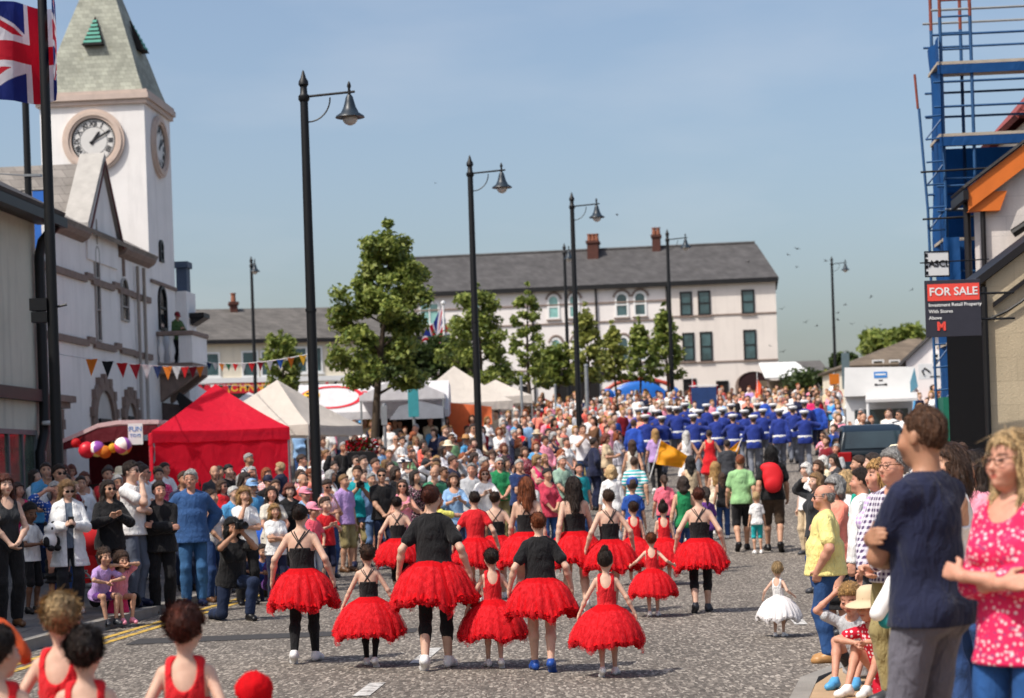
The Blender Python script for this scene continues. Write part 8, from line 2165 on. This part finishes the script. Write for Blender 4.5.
# a few further back on the shaded west pavement
for q in range(16):
    yy_ = rc.uniform(29, 40); cand.append((-.245*yy_+rc.uniform(.2, 3.2), yy_, 'l'))
rc.shuffle(cand)
cand.sort(key=lambda c: c[1])
for x, y, sd in cand:
    if NCROWD >= LIMIT: print('LIMIT reached at y', y); break
    if clash(x, y, .55) or any((x-a)**2+(y-b)**2 < r_*r_ for a, b, r_ in OBST): continue
    crowd_person(x, y, sd)
print('crowd', NCROWD, 'people', len(PEOPLE), 'last y', y, LIMIT)
# ---- beyond them the throng at the top of the square reads as one mass
def mass():
    rs = np.random.RandomState(77); protos = []
    for sx, pose, kind in (('m', 'stand', 'tee'), ('f', 'clasp', 'tee'), ('m', 'folded', 'shirt'), ('f', 'folded', 'blouse')):
        f = Fig(sx, pose); b = Field(); f.trunk(b)
        for sd in (1, -1): f.arm(b, sd); f.leg(b, sd); f.foot(b, sd)
        f.head(b, False)
        B = surface(b, .034); G = garment(f, kind, .034); J = garment(f, 'jeans' if sx == 'm' else 'longskirt', .036); Hh = surface(hair_field(f, 'short' if sx == 'm' else 'bob'), .03)
        protos.append((B, G, J, Hh))
    VV, QQ, CC = [], [], []; n = 0
    pal = [NC[c] for c in TOPC]; hp = [HAIRC[k] for k in ('dark', 'brown', 'grey', 'blond', 'dirty', 'ginger', 'white')]
    spots = []
    y = 56.8
    while y < 92:
        x0, x1 = -.105*y, (.155*y if y > 72 else float(np.interp(y, [a for a, b in LF], [b for a, b in LF])))
        x = x0
        while x < x1:
            spots.append((x+rs.uniform(-.2, .2), y+rs.uniform(-.6, .6))); x += rs.uniform(.5, .76)
        y += 2.0
    y = 57.0
    while y < 100:
        for k in range(10): spots.append((max(.160*y, .158*y)+k*.8+rs.uniform(-.2, .2), y+rs.uniform(-.6, .6)))
        y += 3.0
    for (x, y) in spots:
        if any((x-a)**2+((y-b)*.8)**2 < .3 for a, b, h in PEOPLE) or any((x-a)**2+(y-b)**2 < r_*r_ for a, b, r_ in OBST): continue
        pr_ = protos[rs.randint(4)]; a = R(rs.uniform(-50, 60)); s = rs.uniform(.90, 1.05); ca, sa = math.cos(a)*s, math.sin(a)*s
        cols = [SKIN[['fair', 'rosy', 'pale'][rs.randint(3)]], lin(pal[rs.randint(len(pal))])[:3], lin([(46, 74, 122), (28, 40, 66), (30, 30, 34), (150, 136, 92)][rs.randint(4)])[:3], lin(hp[rs.randint(len(hp))])[:3]]
        for (V, Q), c in zip(pr_, cols):
            W = np.stack([V[:, 0]*ca-V[:, 1]*sa+x, V[:, 0]*sa+V[:, 1]*ca+y, V[:, 2]*s+prof(y)], 1)
            VV.append(W); QQ.append(Q+n); CC.append(np.tile(c, (len(V), 1))); n += len(V)
    me = np_mesh('crowd', np.concatenate(VV), np.concatenate(QQ), None, np.concatenate(CC))
    t = NT('crowd_clothes'); a_ = t.N('ShaderNodeAttribute', attribute_name='paint'); t.L(a_.outputs['Color'], t.b.inputs['Base Color']); me.materials.append(t.done(.85, .3))
    o = put('crowd', me); tag(o, 'dense far crowd filling the top of the square beyond the band', 'crowd', kind='stuff')
    SC['crowd_count'] = NCROWD
    print('mass', len(spots), len(me.polygons))
mass()
# ================================================================ parked car (seen from behind) and white lorry, inflatable, posts, birds
M['car_paint'] = mat_plain('dark_teal_car_paint', (9, 24, 32), .28, .05, 2, 0, .2, .5)
M['car_glass'] = glass('car_glass', (40, 56, 62), .05); M['rubber'] = mat_plain('tyre_rubber', (22, 22, 24), .8)
def loft(m, secs):
    n = len(secs[0]); b = []
    vs = [p for s in secs for p in s]
    m.add(vs, [(i*n+k, i*n+(k+1) % n, (i+1)*n+(k+1) % n, (i+1)*n+k) for i in range(len(secs)-1) for k in range(n)]+[tuple(range(n))[::-1], tuple(range((len(secs)-1)*n, len(secs)*n))])
c = at(866, 455, 45.5); zb = gz(c.x, 45.5)
car = empty('parked_car', (c.x, 45.5, zb), R(-5), 'dark teal estate car parked among the onlookers on the east side', 'car'); car.scale = (1.06, 1.06, 1.22)
def rr(w, z0, z1, y, rnd=.10, tum=0.0):
    """rounded cross-section in x-z"""
    out = []
    for (cx_, cz, a0) in ((w-rnd, z0+rnd, -PI/2), (w-rnd-tum, z1-rnd, 0), (-(w-rnd-tum), z1-rnd, PI/2), (-(w-rnd), z0+rnd, PI)):
        for k in range(5): t = a0+PI/2*k/4; out.append((cx_+rnd*math.cos(t), y, cz+rnd*math.sin(t)))
    return out
m = MB(); loft(m, [rr(.74, .34, .80, -2.10), rr(.82, .30, .90, -2.02), rr(.86, .26, .95, -1.7), rr(.87, .24, .97, -.5), rr(.87, .24, .96, .9), rr(.85, .26, .90, 1.6), rr(.80, .30, .80, 2.05), rr(.70, .36, .70, 2.16)]); m.build('body', M['car_paint'], car, 'auto')
m = MB(); loft(m, [rr(.70, .92, 1.02, -2.04, .04, .0), rr(.74, .92, 1.36, -1.86, .08, .10), rr(.75, .92, 1.47, -1.55, .10, .13), rr(.76, .92, 1.50, -.6, .10, .14), rr(.75, .92, 1.46, .1, .10, .13), rr(.72, .92, 1.0, .95, .03, .02)]); cb = m.build('cabin', M['car_paint'], car, 'auto')
m = MB(); m.add([(-.60, -2.045, 1.06), (.60, -2.045, 1.06), (.54, -1.885, 1.36), (-.54, -1.885, 1.36)], [(0, 1, 2, 3)]); m.build('rear_window', M['car_glass'], cb)
for s in (-1, 1):
    m = MB(); m.add([(s*.765, -1.75, 1.0), (s*.765, .55, 1.0), (s*.64, .05, 1.40), (s*.64, -1.6, 1.40)], [(0, 1, 2, 3)]); m.build('side_window', M['car_glass'], cb)
    m = MB(); m.bbox(s*.60-.14, s*.60+.14, -2.075, -1.95, .74, 1.0, .02); m.build('tail_light', mat_plain('tail_lamp', (150, 20, 24), .2), car)
    for y in (-1.35, 1.3):
        m = MB(); m.M = Matrix.Translation((s*.80, y, .31)) @ Matrix.Rotation(PI/2, 4, 'Y'); m.lathe([(.20, -.09), (.30, -.09), (.315, -.05), (.315, .05), (.30, .09), (.20, .09)], 20); wh = m.build('wheel', M['rubber'], car, 'auto')
        m = MB(); m.M = Matrix.Translation((s*.80, y, .31)) @ Matrix.Rotation(PI/2, 4, 'Y'); m.lathe([(.001, s*.06), (.06, s*.075), (.16, s*.06), (.198, s*.085)], 14, cap=False); m.build('rim', M['grey_metal'], wh, 'auto')
m = MB(); m.bbox(-.80, .80, -2.16, -2.03, .36, .56, .03); m.build('bumper', M['black_paint'], car)
m = MB(); m.box(-.26, .26, -2.122, -2.112, .62, .74); m.build('number_plate', M['sign_yellow'], car)
m = MB()
for s in (-1, 1): m.tube([(s*.58, -1.5, 1.53), (s*.58, -.1, 1.53)], .018, 6)
m.build('roof_rail', M['grey_metal'], car)
# white lorry with over-cab box
Y = 62.0; c = at(882, 420, Y); zb = gz(c.x, Y); ppm = FPX/Y
lo_ = empty('lorry', (c.x, Y, zb), R(-11), 'white box lorry with blue notice and raised flap facing down the street', 'lorry')
zt = at(882, 367, Y).z-zb; zm = at(882, 392, Y).z-zb; zl_ = at(882, 405, Y).z-zb; W = 72/ppm/2
m = MB(); m.prism([(-W*1.02, zm-.1), (W*.86, zm-.1), (W*1.0, zm+.15), (W*.92, zt-.03), (-W*.98, zt+.03)], 'y', .0, 5.5); m.build('box_body', M['white_paint'], lo_)
m = MB(); m.prism([(W*.80, zm-.05), (W*1.01, zm+.12), (W*.93, zt-.06), (W*.80, zt-.5)], 'y', -.03, -.003); m.build('side_panel', mat_plain('blue_grey_panel', (92, 140, 160), .4), lo_)
m = MB(); m.box(-W*.98, W*.84, .25, 5.2, .55, zm-.103); m.build('cab', M['white_paint'], lo_)
m = MB(); m.box(-W*.75, W*.72, .235, .247, zl_-.95, zl_-.12); m.build('windscreen', M['car_glass'], lo_)
m = MB(); m.prism([(-.85, zm-.33), (.02, zm-.12), (.02, zm-.04), (-.85, zm-.25)], 'x', -W*.42, W*.98); m.build('flap', mat_plain('pale_grey_flap', (196, 194, 192), .5), lo_)
m = MB(); m.tube([(-W*.36, -.78, zm-.3), (-W*.36, -.78, .1)], .05, 8); m.build('prop', M['white_paint'], lo_)
m = MB(); m.box(-W*.8, W*.75, .20, .245, .55, .95); m.build('grille', M['black_paint'], lo_)
for s in (-1, 1):
    m = MB(); m.M = Matrix.Translation((s*W*.8, .8, .42)) @ Matrix.Rotation(PI/2, 4, 'Y'); m.lathe([(.25, -.13), (.41, -.13), (.42, 0), (.41, .13), (.25, .13)], 20); m.build('wheel', M['rubber'], lo_, 'auto')
    m = MB(); m.M = Matrix.Translation((s*W*.8, 4.4, .42)) @ Matrix.Rotation(PI/2, 4, 'Y'); m.lathe([(.25, -.13), (.41, -.13), (.42, 0), (.41, .13), (.25, .13)], 20); m.build('wheel', M['rubber'], lo_, 'auto')
zn = at(882, 374.5, Y).z-zb
m = MB(); m.box(-.20, .20, -.014, -.004, zn-.10, zn+.09); m.build('blue_notice', M['cyan'], lo_)
m = MB(); m.box(-.16, .16, -.02, -.0155, zn-.02, zn+.03); m.build('notice_stripe', M['white_paint'], lo_)
m = MB(); m.box(-.06, .06, -.014, -.004, zn-.20, zn-.165); m.box(-.19, -.11, -.014, -.004, zn-.34, zn-.28); m.box(.11, .19, -.014, -.004, zn-.34, zn-.28); m.box(-.11, .11, -.013, -.004, zn-.33, zn-.30); m.build('dark_mark', M['black_paint'], lo_)
# blue inflatable with red arch behind the thin trees
Y = 98.0; c = at(640, 395, Y); zb = gz(c.x, Y); r = empty('inflatable_castle', (c.x, Y, zb-.6), 0, 'blue inflatable slide with red and orange top behind the thin trees', 'inflatable')
F = Field(); 
for x in (-1.6, 1.6): F.cone((x, 0, .0), (x, 0, 2.0), .34, .34, .1)
F.cone((-1.6, .6, .4), (1.6, .6, .4), .5, .5, .1); F.ell((0, .8, 1.2), (1.75, .3, 1.5), .1); F.cone((-1.6, 0, .2), (1.6, 0, .2), .35, .35, .1)
V, Q = surface(F, .06); put('blue_chamber', np_mesh('blue_chamber', V, Q, mat_plain('inflatable_blue', (34, 104, 190), .35, .2, 2)), r)
F = Field(); pts = [(1.75*math.cos(t), 0, 2.0+.75*math.sin(t)) for t in np.linspace(0, PI, 9)]
for a, b in zip(pts[:-1], pts[1:]): F.cone(a, b, .10, .10, .05)
V, Q = surface(F, .05); put('red_arch', np_mesh('red_arch', V, Q, mat_plain('inflatable_red', (176, 66, 46), .35, .3, 2)), r)
m = MB(); m.prism([(-1.2, .9), (.9, .85), (1.1, 1.3), (.2, 1.1), (-1.1, 1.25)], 'y', .30, .38); m.build('white_wave', M['white_paint'], r)
# grey posts and road signs
def post(px, top, Y, label, base=None, sign=None, rad=.045):
    p = at(px, top, Y); zb = gz(p.x, Y); r = empty('signpost', (p.x, Y, zb), 0, label, 'post', 'grey posts round the square')
    m = MB(); m.lathe([(rad, -.1), (rad, p.z-zb)], 10); m.lathe([(rad*1.3, p.z-zb), (rad*1.2, p.z-zb+.05), (.005, p.z-zb+.08)], 10); m.build('post', M['grey_metal'], r, 'auto')
    if sign:
        w_, h_, mt = sign; m = MB(); m.bbox(-w_, w_, -.04-.02, -.046, p.z-zb-2*h_, p.z-zb, .006); m.build('sign_plate', mt, r)
    return r
post(521, 378, 68, 'plain grey post near the low cream stall')
post(586, 366, 75, 'tall pale grey post in front of the thin tree', rad=.07)
post(555, 386, 78, 'thin grey post under the twin lamps')
post(413, 389, 60, 'grey post with small turquoise sign beside the white stall', sign=(.16, .42, mat_plain('turquoise_sign', (70, 160, 170), .5)))
post(384, 406, 52, 'short grey post beside the big tree trunk', sign=(.08, .25, M['grey_metal']))
post(845, 353, 100, 'tall road sign seen edge on beside the lone street lamp', sign=(.2, .9, mat_plain('sign_back', (96, 112, 116), .5)), rad=.06)
post(834, 374, 96, 'orange roadworks sign on a post under the lone street lamp', sign=(.24, .25, M['p_orange']))
p = at(934, 372, 70); zb = gz(p.x, 70); r = empty('road_sign', (p.x, 70, zb), 0, 'white road sign with black arrow beside the blue netting', 'road sign')
m = MB(); m.lathe([(.04, 0), (.04, p.z-zb+.2)], 8, (.45, 0, 0)); m.build('post', M['grey_metal'], r)
m = MB(); m.bbox(-.55, .40, -.02, .02, p.z-zb-.25, p.z-zb+.30, .006); pl_ = m.build('sign_plate', M['white_paint'], r)
m = MB(); m.tube([(-.35, -.03, p.z-zb-.1), (-.42, -.03, p.z-zb+.05), (-.33, -.03, p.z-zb+.15), (-.15, -.03, p.z-zb+.0)], .03, 6); m.box(-.15, .2, -.032, -.0205, p.z-zb-.18, p.z-zb-.14); m.build('arrow', M['black_paint'], pl_)
# birds over the roofs
def bird_mesh():
    m = MB(); m.M = Matrix.Rotation(R(90), 4, 'X'); m.lathe([(.005, -.16), (.03, -.10), (.04, 0), (.03, .08), (.008, .13)], 8); m.M = Matrix.Identity(4)
    for s in (-1, 1): m.add([(s*.02, -.05, .02), (s*.02, .06, .02), (s*.20, .04, .10), (s*.36, .10, .05), (s*.20, -.06, .09)], [(0, 1, 2, 4), (4, 2, 3)])
    m.add([(-.02, .14, 0), (.02, .14, 0), (.06, .26, .0), (-.06, .26, 0)], [(0, 1, 2, 3)])
    return m.mesh('bird', mat_plain('bird_plumage', (38, 36, 40), .8))
BM_ = None
for i, (px, py) in enumerate(((435, 183), (617, 215), (797, 249), (788, 255), (797, 267), (826, 261), (845, 305), (852, 324), (838, 313), (783, 352), (766, 279), (806, 322), (817, 326), (782, 309), (871, 297), (880, 325), (912, 290), (770, 346), (748, 262), (838, 320))):
    if BM_ is None: BM_ = bird_mesh()
    c = at(px, py, 90+(i*7) % 30); o = put('bird', BM_, None, loc=c); o.rotation_euler = (R(20*math.sin(i)), R(25*math.cos(i*2)), i*1.7); o.scale = (.55,)*3
    tag(o, 'small dark bird flying above the rooftops', 'bird', 'birds in the sky')
